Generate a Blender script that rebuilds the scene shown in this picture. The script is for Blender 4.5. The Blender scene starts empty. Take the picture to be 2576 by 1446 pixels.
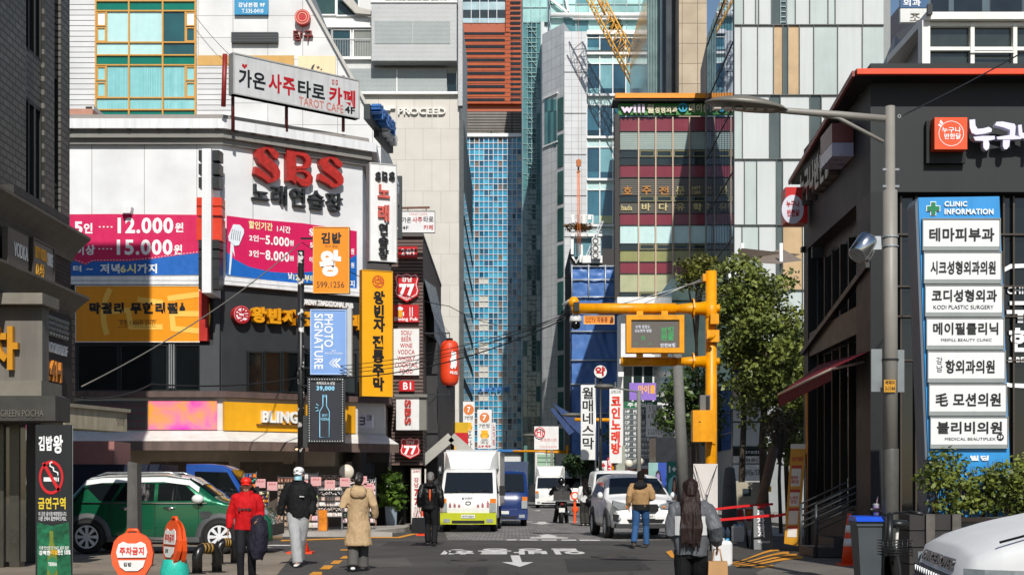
import bpy,bmesh,math,random
from mathutils import Vector as V,Matrix,noise
R=math.radians
rnd=random.Random(7)
SC=bpy.context.scene
COL=SC.collection
# ---------------------------------------------------------------- camera, sky, sun, exposure
F,CX,HY,CH=3580.0,1288.0,1215.0,1.5
cam_d=bpy.data.cameras.new('camera');cam=bpy.data.objects.new('camera',cam_d);COL.objects.link(cam)
cam.location=(0,0,CH);cam.rotation_euler=(R(90),0,0)
cam_d.sensor_width=36;cam_d.lens=36*F/2576;cam_d.shift_y=(HY-723)/2576
cam_d.clip_start=.5;cam_d.clip_end=3000
SC.camera=cam
SUN_EL,SUN_TAN=40.0,0.125
lx,ly=-SUN_TAN,1.0
n_=math.hypot(lx,ly);lx/=n_;ly/=n_
ce,se=math.cos(R(SUN_EL)),math.sin(R(SUN_EL))
to_sun=V((-lx*ce,-ly*ce,se))
world=bpy.data.worlds.new('World');SC.world=world;world.use_nodes=True
wn=world.node_tree;bg=wn.nodes['Background']
sky=wn.nodes.new('ShaderNodeTexSky');sky.sky_type='NISHITA';sky.sun_disc=False
sky.sun_elevation=R(SUN_EL);sky.sun_rotation=math.atan2(to_sun.x,to_sun.y)
sky.air_density=1.0;sky.dust_density=.6;sky.ozone_density=1.5
wn.links.new(sky.outputs[0],bg.inputs[0]);bg.inputs[1].default_value=.085
sun_d=bpy.data.lights.new('sun','SUN');sun_d.energy=4.5;sun_d.angle=R(.5);sun_d.color=(1,.965,.91)
sun=bpy.data.objects.new('sun',sun_d);COL.objects.link(sun)
sun.rotation_euler=to_sun.to_track_quat('Z','Y').to_euler();sun.location=(0,-20,60)
SC.view_settings.view_transform='Standard';SC.view_settings.look='None'
SC.view_settings.exposure=.0;SC.view_settings.gamma=1
SC.cycles.max_bounces=6;SC.cycles.diffuse_bounces=3;SC.cycles.glossy_bounces=3;SC.cycles.transmission_bounces=4
SC.cycles.transparent_max_bounces=8;SC.cycles.use_denoising=True;SC.cycles.sample_clamp_indirect=4
# ---------------------------------------------------------------- points
def P(x,y,d):return V(((x-CX)/F*d,d,CH+(HY-y)/F*d))
def X(x,d):return(x-CX)/F*d
def Zh(y,d):return CH+(HY-y)/F*d
def G(x,y,z=0.0):
 d=F*(CH-z)/(y-HY);return V(((x-CX)/F*d,d,z))
# ---------------------------------------------------------------- materials
def lin(h,k=1.0):
 if not isinstance(h,str):return tuple(c*k for c in h[:3])
 h=h.lstrip('#');o=[]
 for i in(0,2,4):
  c=int(h[i:i+2],16)/255;o.append((c/12.92 if c<=.04045 else((c+.055)/1.055)**2.4)*k)
 return tuple(o)
MATS={}
def new_mat(name):
 m=bpy.data.materials.new(name);m.use_nodes=True
 return m,m.node_tree,m.node_tree.nodes['Principled BSDF']
def vec_uz(nt,u):
 tc=nt.nodes.new('ShaderNodeNewGeometry');dt=nt.nodes.new('ShaderNodeVectorMath');dt.operation='DOT_PRODUCT'
 dt.inputs[1].default_value=u;nt.links.new(tc.outputs['Position'],dt.inputs[0])
 sp=nt.nodes.new('ShaderNodeSeparateXYZ');nt.links.new(tc.outputs['Position'],sp.inputs[0])
 cb=nt.nodes.new('ShaderNodeCombineXYZ');nt.links.new(dt.outputs['Value'],cb.inputs[0]);nt.links.new(sp.outputs[2],cb.inputs[1])
 return cb.outputs[0]
def mat(c,rough=.6,metal=0.,var=.1,sc=3.,bump=0.,spec=.5,streak=.06,coat=0.,emit=0.,alpha=1.,key=None,k=1.0,trans=0.):
 kk=key or(c,rough,metal,var,sc,bump,spec,streak,coat,emit,alpha,k,trans)
 if kk in MATS:return MATS[kk]
 m,nt,b=new_mat('surface');col=lin(c,k)
 L=nt.links.new;N=nt.nodes.new
 b.inputs['Roughness'].default_value=rough;b.inputs['Metallic'].default_value=metal
 b.inputs['Specular IOR Level'].default_value=spec;b.inputs['Coat Weight'].default_value=coat
 b.inputs['Coat Roughness'].default_value=.05
 b.inputs['Base Color'].default_value=(*col,1)
 if trans:b.inputs['Transmission Weight'].default_value=trans
 if emit:b.inputs['Emission Color'].default_value=(*col,1);b.inputs['Emission Strength'].default_value=emit
 if alpha<1:b.inputs['Alpha'].default_value=alpha
 if var or bump:
  tc=N('ShaderNodeTexCoord')
  nz=N('ShaderNodeTexNoise');nz.inputs['Scale'].default_value=sc;nz.inputs['Detail'].default_value=6;nz.inputs['Roughness'].default_value=.62
  L(tc.outputs['Object'],nz.inputs['Vector'])
  out=nz.outputs['Fac']
  mr=N('ShaderNodeMapRange');mr.inputs[1].default_value=.3;mr.inputs[2].default_value=.7
  mr.inputs[3].default_value=1-var;mr.inputs[4].default_value=1+var*.6;L(out,mr.inputs[0])
  fac=mr.outputs[0]
  if streak:
   mp=N('ShaderNodeMapping');mp.inputs['Scale'].default_value=(4,4,.22);L(tc.outputs['Object'],mp.inputs['Vector'])
   n2=N('ShaderNodeTexNoise');n2.inputs['Scale'].default_value=1.6;n2.inputs['Detail'].default_value=5;L(mp.outputs[0],n2.inputs['Vector'])
   m2=N('ShaderNodeMapRange');m2.inputs[1].default_value=.45;m2.inputs[2].default_value=.75;m2.inputs[3].default_value=1;m2.inputs[4].default_value=1-streak
   L(n2.outputs['Fac'],m2.inputs[0]);mu=N('ShaderNodeMath');mu.operation='MULTIPLY';L(fac,mu.inputs[0]);L(m2.outputs[0],mu.inputs[1]);fac=mu.outputs[0]
  vm=N('ShaderNodeVectorMath');vm.operation='SCALE';vm.inputs[0].default_value=col;L(fac,vm.inputs['Scale']);L(vm.outputs[0],b.inputs['Base Color'])
  r2=N('ShaderNodeMapRange');r2.inputs[3].default_value=max(.02,rough-.12);r2.inputs[4].default_value=min(1,rough+.1);L(out,r2.inputs[0]);L(r2.outputs[0],b.inputs['Roughness'])
  if bump:
   bp=N('ShaderNodeBump');bp.inputs['Strength'].default_value=bump;bp.inputs['Distance'].default_value=.02
   L(out,bp.inputs['Height']);L(bp.outputs[0],b.inputs['Normal'])
 MATS[kk]=m;return m
def bricks(c1,c2,cm,w,h,ms=.01,off=.5,u=(1,0,0),rough=.6,bump=.3,spec=.4,dirt=.25):
 kk=('br',c1,c2,cm,w,h,ms,off,u)
 if kk in MATS:return MATS[kk]
 m,nt,b=new_mat('tiles');L=nt.links.new
 br=nt.nodes.new('ShaderNodeTexBrick');br.offset=off;br.inputs['Scale'].default_value=1
 br.inputs['Color1'].default_value=(*lin(c1),1);br.inputs['Color2'].default_value=(*lin(c2),1);br.inputs['Mortar'].default_value=(*lin(cm),1)
 br.inputs['Mortar Size'].default_value=ms;br.inputs['Brick Width'].default_value=w;br.inputs['Row Height'].default_value=h;br.inputs['Mortar Smooth'].default_value=.1
 v=vec_uz(nt,u)if u!='ground' else nt.nodes.new('ShaderNodeNewGeometry').outputs['Position']
 L(v,br.inputs['Vector'])
 nz=nt.nodes.new('ShaderNodeTexNoise');nz.inputs['Scale'].default_value=.9;nz.inputs['Detail'].default_value=7;L(v,nz.inputs['Vector'])
 mr=nt.nodes.new('ShaderNodeMapRange');mr.inputs[1].default_value=.3;mr.inputs[2].default_value=.7;mr.inputs[3].default_value=1-dirt;mr.inputs[4].default_value=1+dirt*.3;L(nz.outputs['Fac'],mr.inputs[0])
 vm=nt.nodes.new('ShaderNodeVectorMath');vm.operation='SCALE';L(br.outputs['Color'],vm.inputs[0]);L(mr.outputs[0],vm.inputs['Scale']);L(vm.outputs[0],b.inputs['Base Color'])
 b.inputs['Roughness'].default_value=rough;b.inputs['Specular IOR Level'].default_value=spec
 if bump:
  bp=nt.nodes.new('ShaderNodeBump');bp.inputs['Strength'].default_value=bump;bp.inputs['Distance'].default_value=.01;bp.invert=True
  L(br.outputs['Fac'],bp.inputs['Height']);L(bp.outputs[0],b.inputs['Normal'])
 MATS[kk]=m;return m
def glass(c,k=1.0,rough=.06,spec=.6,var=.35,sc=.35):
 return mat(c,rough,0,var,sc,0,spec,key=('gl',c,k,rough,spec,var,sc),k=k)
WHITE=mat('#e9e9e6',.45,var=.05,streak=.1)
BLACK=mat('#17181a',.5,var=.15)
CHROME=mat('#c8cacc',.18,1.,var=.05)
STEEL=mat('#8d9092',.4,.8,var=.1)
DARKMETAL=mat('#2b2d2e',.45,.3,var=.1)
YEL=mat('#f5a300',.42,var=.2,sc=3,spec=.4,k=.92,streak=.22,bump=.12)
RUBBER=mat('#161616',.8,var=.2,sc=12)
REDT=mat('#b3101c',.4,var=0);BLKT=mat('#1a1a1a',.4,var=0);WHT=mat('#f0f0ee',.4,var=0);YELT=mat('#f2b021',.4,var=0)
# ---------------------------------------------------------------- mesh builder
ORG={}
SPLIT={'letter','white_field','roof_rail','vent_frame','ledge','post','sail_post','bracket_bolts','downlight','sill_strip','bottles','duct'}
class MB:
 def __init__(s):s.v=[];s.f=[];s.m=[];s.mi=0;s.sm=[];s.smooth=False
 def add(s,vs,fs):
  o=len(s.v);s.v+=[tuple(p)for p in vs]
  for f in fs:s.f.append(tuple(i+o for i in f));s.m.append(s.mi);s.sm.append(s.smooth)
  return s
 def poly(s,*p):return s.add(p,[range(len(p))])
 def box(s,a,b):
  x0,y0,z0=a;x1,y1,z1=b
  return s.obox(V((x0,y0,z0)),V((x1-x0,0,0)),V((0,y1-y0,0)),V((0,0,z1-z0)))
 def obox(s,o,u,v,w):
  o,u,v,w=V(o),V(u),V(v),V(w)
  if u.cross(v).dot(w)<0:o=o+u;u=-u
  p=[o,o+u,o+u+v,o+v];p+=[q+w for q in p]
  return s.add(p,[(3,2,1,0),(4,5,6,7),(0,1,5,4),(1,2,6,5),(2,3,7,6),(3,0,4,7)])
 def cbox(s,c,sx,sy,sz,rz=0):
  u=V((math.cos(rz),math.sin(rz),0))*sx;v=V((-math.sin(rz),math.cos(rz),0))*sy;w=V((0,0,sz))
  return s.obox(V(c)-u/2-v/2-w/2,u,v,w)
 def bar(s,p,q,w,h=None):
  p,q=V(p),V(q);d=q-p;h=h or w
  a=d.normalized().cross(V((0,0,1)))
  if a.length<.05:a=V((1,0,0))
  a.normalize();b=d.normalized().cross(a)
  return s.obox(p-a*w/2-b*h/2,a*w,b*h,d)
 def prism(s,pts,dep):
  pts=[V(p)for p in pts];n=len(pts);dep=V(dep)
  nr=V((0,0,0))
  for i in range(n):nr+=(pts[i]-pts[0]).cross(pts[(i+1)%n]-pts[0])
  if nr.dot(dep)>0:pts.reverse()
  return s.add(pts+[p+dep for p in pts],[tuple(range(n)),tuple(range(2*n-1,n-1,-1))]+[(i,i+n,(i+1)%n+n,(i+1)%n)for i in range(n)])
 def loft(s,rings,closed=True,caps=True):
  n=len(rings[0]);vs=[p for r in rings for p in r];fs=[]
  for i in range(len(rings)-1):
   for j in range(n if closed else n-1):
    k=(j+1)%n;fs.append((i*n+j,i*n+k,(i+1)*n+k,(i+1)*n+j))
  if caps and closed:fs+=[tuple(range(n-1,-1,-1)),tuple(range((len(rings)-1)*n,len(rings)*n))]
  return s.add(vs,fs)
 def tube(s,pts,r,n=8,caps=True):
  pts=[V(p)for p in pts];rr=r if isinstance(r,(list,tuple))else[r]*len(pts);rings=[]
  t0=(pts[1]-pts[0]).normalized();a=t0.orthogonal().normalized()
  for i,p in enumerate(pts):
   t=(pts[min(i+1,len(pts)-1)]-pts[max(i-1,0)]).normalized()
   a=(a-t*a.dot(t)).normalized();b=t.cross(a)
   rings.append([p+(a*math.cos(2*math.pi*j/n)+b*math.sin(2*math.pi*j/n))*rr[i]for j in range(n)])
  sm=s.smooth;s.smooth=True;s.loft(rings,True,caps);s.smooth=sm;return s
 def lathe(s,c,prof,n=20,axis=V((0,0,1))):
  c=V(c);ax=V(axis).normalized();a=ax.orthogonal().normalized();b=ax.cross(a)
  sm=s.smooth;s.smooth=True
  s.loft([[c+ax*z+(a*math.cos(2*math.pi*j/n)+b*math.sin(2*math.pi*j/n))*max(r,1e-4)for j in range(n)]for r,z in prof]);s.smooth=sm;return s
 def ball(s,c,rx,ry=None,rz=None,n=12,m=8):
  ry=ry or rx;rz=rz or rx;c=V(c);rings=[]
  for i in range(m+1):
   t=-math.pi/2+math.pi*i/m;q=max(math.cos(t),1e-3)
   rings.append([c+V((rx*q*math.cos(2*math.pi*j/n),ry*q*math.sin(2*math.pi*j/n),rz*math.sin(t)))for j in range(n)])
  sm=s.smooth;s.smooth=True;s.loft(rings);s.smooth=sm;return s
 def ring(s,c,ro,ri,n_,th,n=32,sx=1.0):
  c=V(c);nn=V(n_).normalized();a=V((0,0,1)).cross(nn)
  if a.length<.1:a=V((1,0,0))
  a.normalize();b=nn.cross(a);vs=[]
  for(r,h)in((ro,0),(ro,th),(ri,th),(ri,0)):
   vs+=[c+a*r*sx*math.cos(2*math.pi*j/n)+b*r*math.sin(2*math.pi*j/n)+nn*h for j in range(n)]
  fs=[]
  for q in range(3):
   for j in range(n):k=(j+1)%n;fs.append((q*n+j,q*n+k,(q+1)*n+k,(q+1)*n+j))
  return s.add(vs,fs)
 def disc(s,c,r,n_,th,n=32,sx=1.0):
  c=V(c);nn=V(n_).normalized();a=V((0,0,1)).cross(nn)
  if a.length<.1:a=V((1,0,0))
  a.normalize();b=nn.cross(a)
  return s.prism([c+a*r*sx*math.cos(2*math.pi*j/n)+b*r*math.sin(2*math.pi*j/n)for j in range(n)],nn*th)
 def split(s,name,mats,parent):
  up=list(range(len(s.v)))
  def find(i):
   while up[i]!=i:up[i]=up[up[i]];i=up[i]
   return i
  for f in s.f:
   for i in f[1:]:up[find(i)]=find(f[0])
  gr={}
  for k,f in enumerate(s.f):gr.setdefault(find(f[0]),[]).append(k)
  for ks in gr.values():
   b=MB();used=sorted({i for k in ks for i in s.f[k]});ix={i:j for j,i in enumerate(used)};b.v=[s.v[i]for i in used];b.f=[tuple(ix[i]for i in s.f[k])for k in ks];b.m=[s.m[k]for k in ks];b.sm=[s.sm[k]for k in ks]
   o=b.build(name+' ',mats,parent);o.name=name
  return o
 def build(s,name,mats,parent=None,org=None):
  if not s.v:return None
  if name in SPLIT and parent is not None:return s.split(name,mats,parent)
  me=bpy.data.meshes.new(name)
  if parent is not None:o0=ORG[parent.name]
  elif org is not None:o0=V(org)
  else:
   xs=[p[0]for p in s.v];ys=[p[1]for p in s.v]
   o0=V(((min(xs)+max(xs))/2,(min(ys)+max(ys))/2,min(p[2]for p in s.v)))
  me.from_pydata([(p[0]-o0.x,p[1]-o0.y,p[2]-o0.z)for p in s.v],[],s.f)
  for m in(mats if isinstance(mats,(list,tuple))else[mats]):me.materials.append(m)
  me.polygons.foreach_set('material_index',s.m);me.polygons.foreach_set('use_smooth',s.sm);me.update()
  ob=bpy.data.objects.new(name,me);COL.objects.link(ob)
  if parent is not None:ob.parent=parent
  else:ob.location=o0
  ORG[ob.name]=o0;return ob
def tag(o,label,cat,group=None,kind=None):
 if kind:o['kind']=kind
 if label:o['label']=label
 if cat:o['category']=cat
 if group:o['group']=group
 return o
def thing(name,label,cat,loc,group=None):
 e=bpy.data.objects.new(name,None);e.empty_display_size=.3;COL.objects.link(e);e.location=loc
 ORG[e.name]=V(loc);return tag(e,label,cat,group)
def copy_tree(o,parent=None):
 c=o.copy();COL.objects.link(c);ORG[c.name]=ORG[o.name]
 if parent is not None:c.parent=parent
 for ch in list(o.children):copy_tree(ch,c)
 return c
def place(o,loc,rz=0,sc=1.0):
 o.location=loc;o.rotation_euler=(0,0,rz);o.scale=(sc,sc,sc);return o
# ---------------------------------------------------------------- vertical planes and lettering
class PL:
 def __init__(s,x1,d1,x2=None,d2=None):
  if x2 is None:x2,d2=x1+10,d1
  a,b=V((X(x1,d1),d1,0)),V((X(x2,d2),d2,0));s.a=a;s.u=(b-a).normalized();s.n=V((s.u.y,-s.u.x,0));s.L=(b-a).length
 @classmethod
 def two(c,p,q):
  o=c(0,1);o.a=V((p.x,p.y,0));d=V((q.x-p.x,q.y-p.y,0));o.L=d.length;o.u=d.normalized();o.n=V((o.u.y,-o.u.x,0));return o
 def uz(s,x,y):
  r=V(((x-CX)/F,1,0));t=s.a.dot(s.n)/r.dot(s.n);q=r*t
  return(q-s.a).dot(s.u),CH+(HY-y)/F*t
 def w(s,u,z,o=0.):return s.a+s.u*u+V((0,0,z))+s.n*o
 def pt(s,x,y,o=0.):u,z=s.uz(x,y);return s.w(u,0. if y==1216 else z,o)
 def rect(s,r):u0,z1=s.uz(r[0],r[1]);_,z0=s.uz(r[0],r[3]);u1,_=s.uz(r[2],r[1]);return u0,z0,u1,z1
 def box(s,mb,r,o0=0.,o1=.1):
  u0,z0,u1,z1=s.rect(r);return s.ubox(mb,u0,z0,u1,z1,o0,o1)
 def ubox(s,mb,u0,z0,u1,z1,o0=0.,o1=.1):return mb.obox(s.w(u0,z0,o0),s.u*(u1-u0),s.n*(o1-o0),V((0,0,z1-z0)))
 def frame(s,mb,r,t,o0=0.,o1=.05):
  u0,z0,u1,z1=s.rect(r)
  for q in((u0,z0,u1,z0+t),(u0,z1-t,u1,z1),(u0,z0+t,u0+t,z1-t),(u1-t,z0+t,u1,z1-t)):s.ubox(mb,*q,o0,o1)
 def shape(s,mb,pts,o=0.,dep=.02):return mb.prism([s.pt(x,y,o)for x,y in pts],s.n*dep)
TX={}
fc_=bpy.data.curves.new('lettering','FONT');fc_.resolution_u=3;fc_.extrude=.5
FONT=(fc_,bpy.data.objects.new('lettering',fc_))
def tmesh(txt,bold,ls=1.0,al='CENTER'):
 k=(txt,bold,ls)
 if k in TX:return TX[k]
 c,o=FONT;c.body=txt;c.align_x=al;c.offset=bold;c.space_line=ls;c.space_character=1+bold*3.2
 me=o.to_mesh();vs=[v.co.copy()for v in me.vertices];fs=[tuple(p.vertices)for p in me.polygons];o.to_mesh_clear()
 if not vs:vs=[V((0,0,0))]
 bb=(min(v.x for v in vs),min(v.y for v in vs),max(v.x for v in vs),max(v.y for v in vs))
 TX[k]=(vs,fs,bb);return TX[k]
def letters(mb,txt,fn,w,h,bold=.012,dep=.004,rot=0,ls=1.0,keep=False,flipz=1):
 """fit text in a w x h box; fn(x, y, z) -> world; rot 90 turns it clockwise"""
 vs,fs,bb=tmesh(txt,bold,ls);bw=max(bb[2]-bb[0],1e-6);bh=max(bb[3]-bb[1],1e-6);out=[]
 for v in vs:
  a=(v.x-bb[0])/bw;b=(v.y-bb[1])/bh
  if keep:
   k=min(w/bw,h/bh);a=.5+(a-.5)*bw*k/w;b=.5+(b-.5)*bh*k/h
  if rot==90:a,b=b,1-a
  elif rot==180:a,b=1-a,1-b
  out.append(fn(a*w,b*h,(v.z+.5)*dep))
 if dep<=.006:fs=[f for f in fs if all(vs[i].z>0 for i in f)]
 mb.add(out,fs)
def ptext(mb,pl,txt,r,o=.0,bold=.012,dep=.004,rot=0,ls=1.0,keep=False):
 u0,z0,u1,z1=pl.rect(r)
 letters(mb,txt,lambda a,b,c:pl.w(u0+a,z0+b,o+c),u1-u0,z1-z0,bold,dep,rot,ls,keep)
def sign(name,label,cat,pl,r,face,th=.15,texts=(),frame=None,group=None,fw=.03,o=0.,side=None,decor=None,backframe=None):
 """a sign box on a plane: panel, rim and lettering; th thick towards the viewer from offset o"""
 u0,z0,u1,z1=pl.rect(r)
 t=thing(name,label,cat,pl.w((u0+u1)/2,z0,o),group)
 b=MB();pl.box(b,r,o,o+th);b.build('panel',face,t)
 if frame is not None:
  b=MB();pl.frame(b,(r[0],r[1],r[2],r[3]),fw,o+.002,o+th+.02);b.build('frame',frame,t)
 by={}
 for tx in texts:
  s,rr,m=tx[:3];kw=tx[3]if len(tx)>3 else{}
  mb=by.setdefault(m.name,(MB(),m))[0];kw=dict(kw);oo=o+th+.003+kw.pop('up',0)
  ptext(mb,pl,s,rr,oo,**kw)
 for mb,m in by.values():mb.build('lettering',m,t)
 if decor:decor(t,o+th+.003)
 return t
# ================================================================= GROUND
def asphalt(name,c,var=.3):
 m,nt,b=new_mat(name);L=nt.links.new;N=nt.nodes.new
 g=N('ShaderNodeNewGeometry')
 a=N('ShaderNodeTexNoise');a.inputs['Scale'].default_value=.35;a.inputs['Detail'].default_value=8;a.inputs['Roughness'].default_value=.7;L(g.outputs['Position'],a.inputs['Vector'])
 d=N('ShaderNodeTexNoise');d.inputs['Scale'].default_value=60;d.inputs['Detail'].default_value=3;L(g.outputs['Position'],d.inputs['Vector'])
 v=N('ShaderNodeTexVoronoi');v.inputs['Scale'].default_value=5;L(g.outputs['Position'],v.inputs['Vector'])
 m1=N('ShaderNodeMapRange');m1.inputs[1].default_value=.3;m1.inputs[2].default_value=.7;m1.inputs[3].default_value=1-var;m1.inputs[4].default_value=1+var;L(a.outputs['Fac'],m1.inputs[0])
 m2=N('ShaderNodeMapRange');m2.inputs[1].default_value=.35;m2.inputs[2].default_value=.7;m2.inputs[3].default_value=.75;m2.inputs[4].default_value=1.35;L(d.outputs['Fac'],m2.inputs[0])
 m3=N('ShaderNodeMapRange');m3.inputs[1].default_value=.03;m3.inputs[2].default_value=.05;m3.inputs[3].default_value=1.8;m3.inputs[4].default_value=1;L(v.outputs['Distance'],m3.inputs[0])
 x1=N('ShaderNodeMath');x1.operation='MULTIPLY';L(m1.outputs[0],x1.inputs[0]);L(m2.outputs[0],x1.inputs[1])
 x2=N('ShaderNodeMath');x2.operation='MULTIPLY';L(x1.outputs[0],x2.inputs[0]);L(m3.outputs[0],x2.inputs[1])
 ck=N('ShaderNodeTexVoronoi');ck.feature='DISTANCE_TO_EDGE';ck.inputs['Scale'].default_value=.45;wv=N('ShaderNodeVectorMath');wv.operation='ADD';L(g.outputs['Position'],wv.inputs[0]);L(a.outputs['Color'],wv.inputs[1]);L(wv.outputs[0],ck.inputs['Vector'])
 m4=N('ShaderNodeMapRange');m4.inputs[1].default_value=.0;m4.inputs[2].default_value=.012;m4.inputs[3].default_value=.55;m4.inputs[4].default_value=1;L(ck.outputs['Distance'],m4.inputs[0]);x3=N('ShaderNodeMath');x3.operation='MULTIPLY';L(x2.outputs[0],x3.inputs[0]);L(m4.outputs[0],x3.inputs[1]);x2=x3
 s=N('ShaderNodeVectorMath');s.operation='SCALE';s.inputs[0].default_value=lin(c);L(x2.outputs[0],s.inputs['Scale']);L(s.outputs[0],b.inputs['Base Color'])
 bp=N('ShaderNodeBump');bp.inputs['Strength'].default_value=.5;bp.inputs['Distance'].default_value=.01;L(d.outputs['Fac'],bp.inputs['Height']);L(bp.outputs[0],b.inputs['Normal'])
 b.inputs['Roughness'].default_value=.85;b.inputs['Specular IOR Level'].default_value=.3
 return m
ASPH=asphalt('asphalt','#4a4845');CONC=asphalt('old_concrete','#857a6c',.28);PAVE2=asphalt('worn_asphalt','#6a655e',.25)
def sheet(name,pts,m,z):
 b=MB();b.poly(*[V((p.x,p.y,z))for p in pts]);o=b.build(name,m,None,(0,0,0));tag(o,None,None,None,'structure');return o
b=MB();b.poly(V((-600,-60,0)),V((600,-60,0)),V((600,1500,0)),V((-600,1500,0)))
tag(b.build('ground',ASPH,None,(0,0,0)),None,None,None,'structure')
sheet('parking_ground',[G(-900,1368),G(400,1368),G(669,1372),G(738,1395),G(696,1446),G(560,1600),G(-1200,1600)][::-1],CONC,.004)
sheet('side_pavement',[G(2060,1372),G(2700,1372),G(3400,1620),G(2120,1620),G(1900,1440)],PAVE2,.004)
PAV=bricks('#8d8a86','#767371','#3f3e3d',.22,.5,.012,.5,'ground',.8,.3,.3,.25)
sheet('street_paving',[G(1145,1358),G(1145,1358)+V((-.2,0,0)),V((X(1110,60),60,0)),V((-6.0,160,0)),V((9,160,0)),V((9.4,42,0)),V((X(1580,36.8),36.8,0))][::-1],PAV,.004)
b=MB();b.smooth=False
KA,KB,KC=G(250,1352),G(985,1350),G(1112,1324)
b.prism([V((-16,40.6,0)),V((KB.x,40.0,0)),V((-4.05,41.2,0)),V((-3.3,44.0,0)),V((-3.3,47,0)),V((-16,47,0))],V((0,0,.13)))
tag(b.build('pavement_kerb',mat('#a8a29a',.8,var=.25,sc=2,bump=.3),None,(0,0,0)),None,None,None,'structure')
b=MB();b.prism([V((-3.9,47.2,0)),V((-3.3,47.2,0)),V((-3.6,99,0)),V((-4.4,99,0))],V((0,0,.12)))
b.prism([V((9.3,44,0)),V((16,44,0)),V((16,99,0)),V((9.0,99,0))],V((0,0,.12)))
b.prism([V((5.5,38.8,0)),V((9.5,36.5,0)),V((9.29,44,0)),V((7.5,43.8,0))],V((0,0,.10)))
tag(b.build('pavement_strip',mat('#8c8883',.85,var=.2,sc=2,bump=.3),None,(0,0,0)),None,None,None,'structure')
PATCH=asphalt('asphalt_patch','#3a3937',.2);PATCH2=asphalt('asphalt_patch','#57544f',.25)
for q,m in(([(820,1410),(1020,1402),(1040,1424),(800,1432)],PATCH2),([(1420,1405),(1600,1400),(1640,1432),(1430,1440)],PATCH),([(980,1362),(1120,1362),(1110,1370),(960,1371)],PATCH),([(1180,1425),(1230,1424),(1215,1500),(1130,1500)],PATCH)):sheet('asphalt_patch',[G(x,y)for x,y in q][::-1],m,.004)
def paint(name,polys,m,z=.010):
 b=MB()
 for p in polys:
  p=[G(x,y)for x,y in p]
  a=sum((p[i].x*p[(i+1)%len(p)].y-p[(i+1)%len(p)].x*p[i].y)for i in range(len(p)))
  if a<0:p.reverse()
  b.poly(*[V((q.x,q.y,z))for q in p])
 return b
YP=mat('#e0982a',.75,var=.3,sc=6);WP=mat('#d9d7d2',.75,var=.25,sc=7)
zc=lambda x,y:((960+x*.3734)/1.4907,(1616+y*.3734)/1.4907)
zr=lambda x,y:((1920+x*.3734)/1.4907,(1616+y*.3734)/1.4907)
zq=lambda x,y:((2880+x*.3734)/1.4907,(1616+y*.3734)/1.4907)
zl=lambda x,y:(x*.3734/1.4907,(1616+y*.3734)/1.4907)
b=paint('yellow_dashes',[[zc(x,y)for x,y in q]for q in([(525,1446),(660,1446),(665,1415),(575,1415)],[(638,1390),(740,1390),(780,1350),(685,1350)],[(743,1335),(830,1335),(872,1300),(785,1300)],[(838,1282),(925,1282),(950,1255),(880,1255)],[(845,1201),(930,1200),(940,1188),(850,1190)],[(250,1107),(860,1086),(1180,1074),(1445,1074),(1640,1028),(1690,1020),(1690,1010),(1620,1016),(1425,1062),(1180,1063),(860,1074),(250,1094)],[(1740,985),(1760,985),(1750,925),(1738,925)])],YP)
tag(b.build('yellow_line',YP,None,(0,0,0)),None,None,None,'structure')
W_=[[zr(x,y)for x,y in q]for q in([(-400,1255),(60,1255),(210,1318),(120,1369),(-30,1369)],)]
b=paint('arrow',[[(1284,1397),(1307,1397),(1313,1414),(1342,1414),(1308,1426),(1262,1414),(1290,1414)][::1],[(1276,1356.5),(1300,1356.5),(1299,1359),(1274,1359)],[(1308,1356.5),(1352,1357),(1352,1359.3),(1308,1359)],[(1362,1357),(1400,1357),(1401,1359.5),(1362,1359.3)],[(1412,1357),(1448,1357),(1450,1359.8),(1413,1359.6)],[(1458,1357),(1505,1357.4),(1512,1360),(1459,1360)],[(1335,1351),(1360,1351),(1362,1348.5),(1350,1348.5),(1376,1343.5),(1407,1348.5),(1395,1348.5),(1402,1351),(1430,1352),(1428,1354),(1334,1354)],[(1334,1315),(1351,1315),(1354,1312),(1372,1312),(1376,1315),(1392,1315),(1362,1319)],[(1300,1311.5),(1340,1311.5),(1340,1312.8),(1300,1312.8)],[(1380,1311.5),(1455,1311.5),(1455,1312.8),(1380,1312.8)],[(1340,1284),(1358,1282.5),(1358,1285)],[zc(110,1153),zc(345,1153),zc(345,1143),zc(130,1143)]],WP)
p0,p1=G(1107,1394.5),G(1476,1379.5)
letters(b,'일방통행',lambda a,q,c:V((p0.x+a,p0.y+q,.009+c)),p1.x*p0.y/p1.y-p0.x,p1.y-p0.y,.035,0,180)
o=b.build('road_marking',WP,None,(0,0,0));tag(o,None,None,None,'structure')
def wav(x0,x1,y0,y1,t):
 up=[];dn=[]
 for i in range(13):
  s=i/12;x=x0+(x1-x0)*s;y=y0+(y1-y0)*(s*s*(3-2*s));up.append((x,y-t/2*(.3+1.2*s)));dn.append((x,y+t/2*(.3+1.2*s)))
 return up+dn[::-1]
b=MB()
for q in(wav(1832,1960,1416,1383,4),wav(1838,1985,1419,1390,4),wav(1845,2005,1422,1396,4),wav(1852,2020,1425,1402,5),wav(1890,1945,1427,1424,4),[(1675,1388),(1690,1384),(1700,1406),(1688,1402)],[(1780,1420),(1806,1430),(1812,1446),(1784,1446)]):
 qq=[G(x,y)for x,y in q];a=sum(qq[i].x*qq[(i+1)%len(qq)].y-qq[(i+1)%len(qq)].x*qq[i].y for i in range(len(qq)))
 if a<0:qq.reverse()
 b.poly(*[V((p.x,p.y,.012))for p in qq])
tag(b.build('road_stripe',YP,None,(0,0,0)),None,None,None,'structure')
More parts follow.
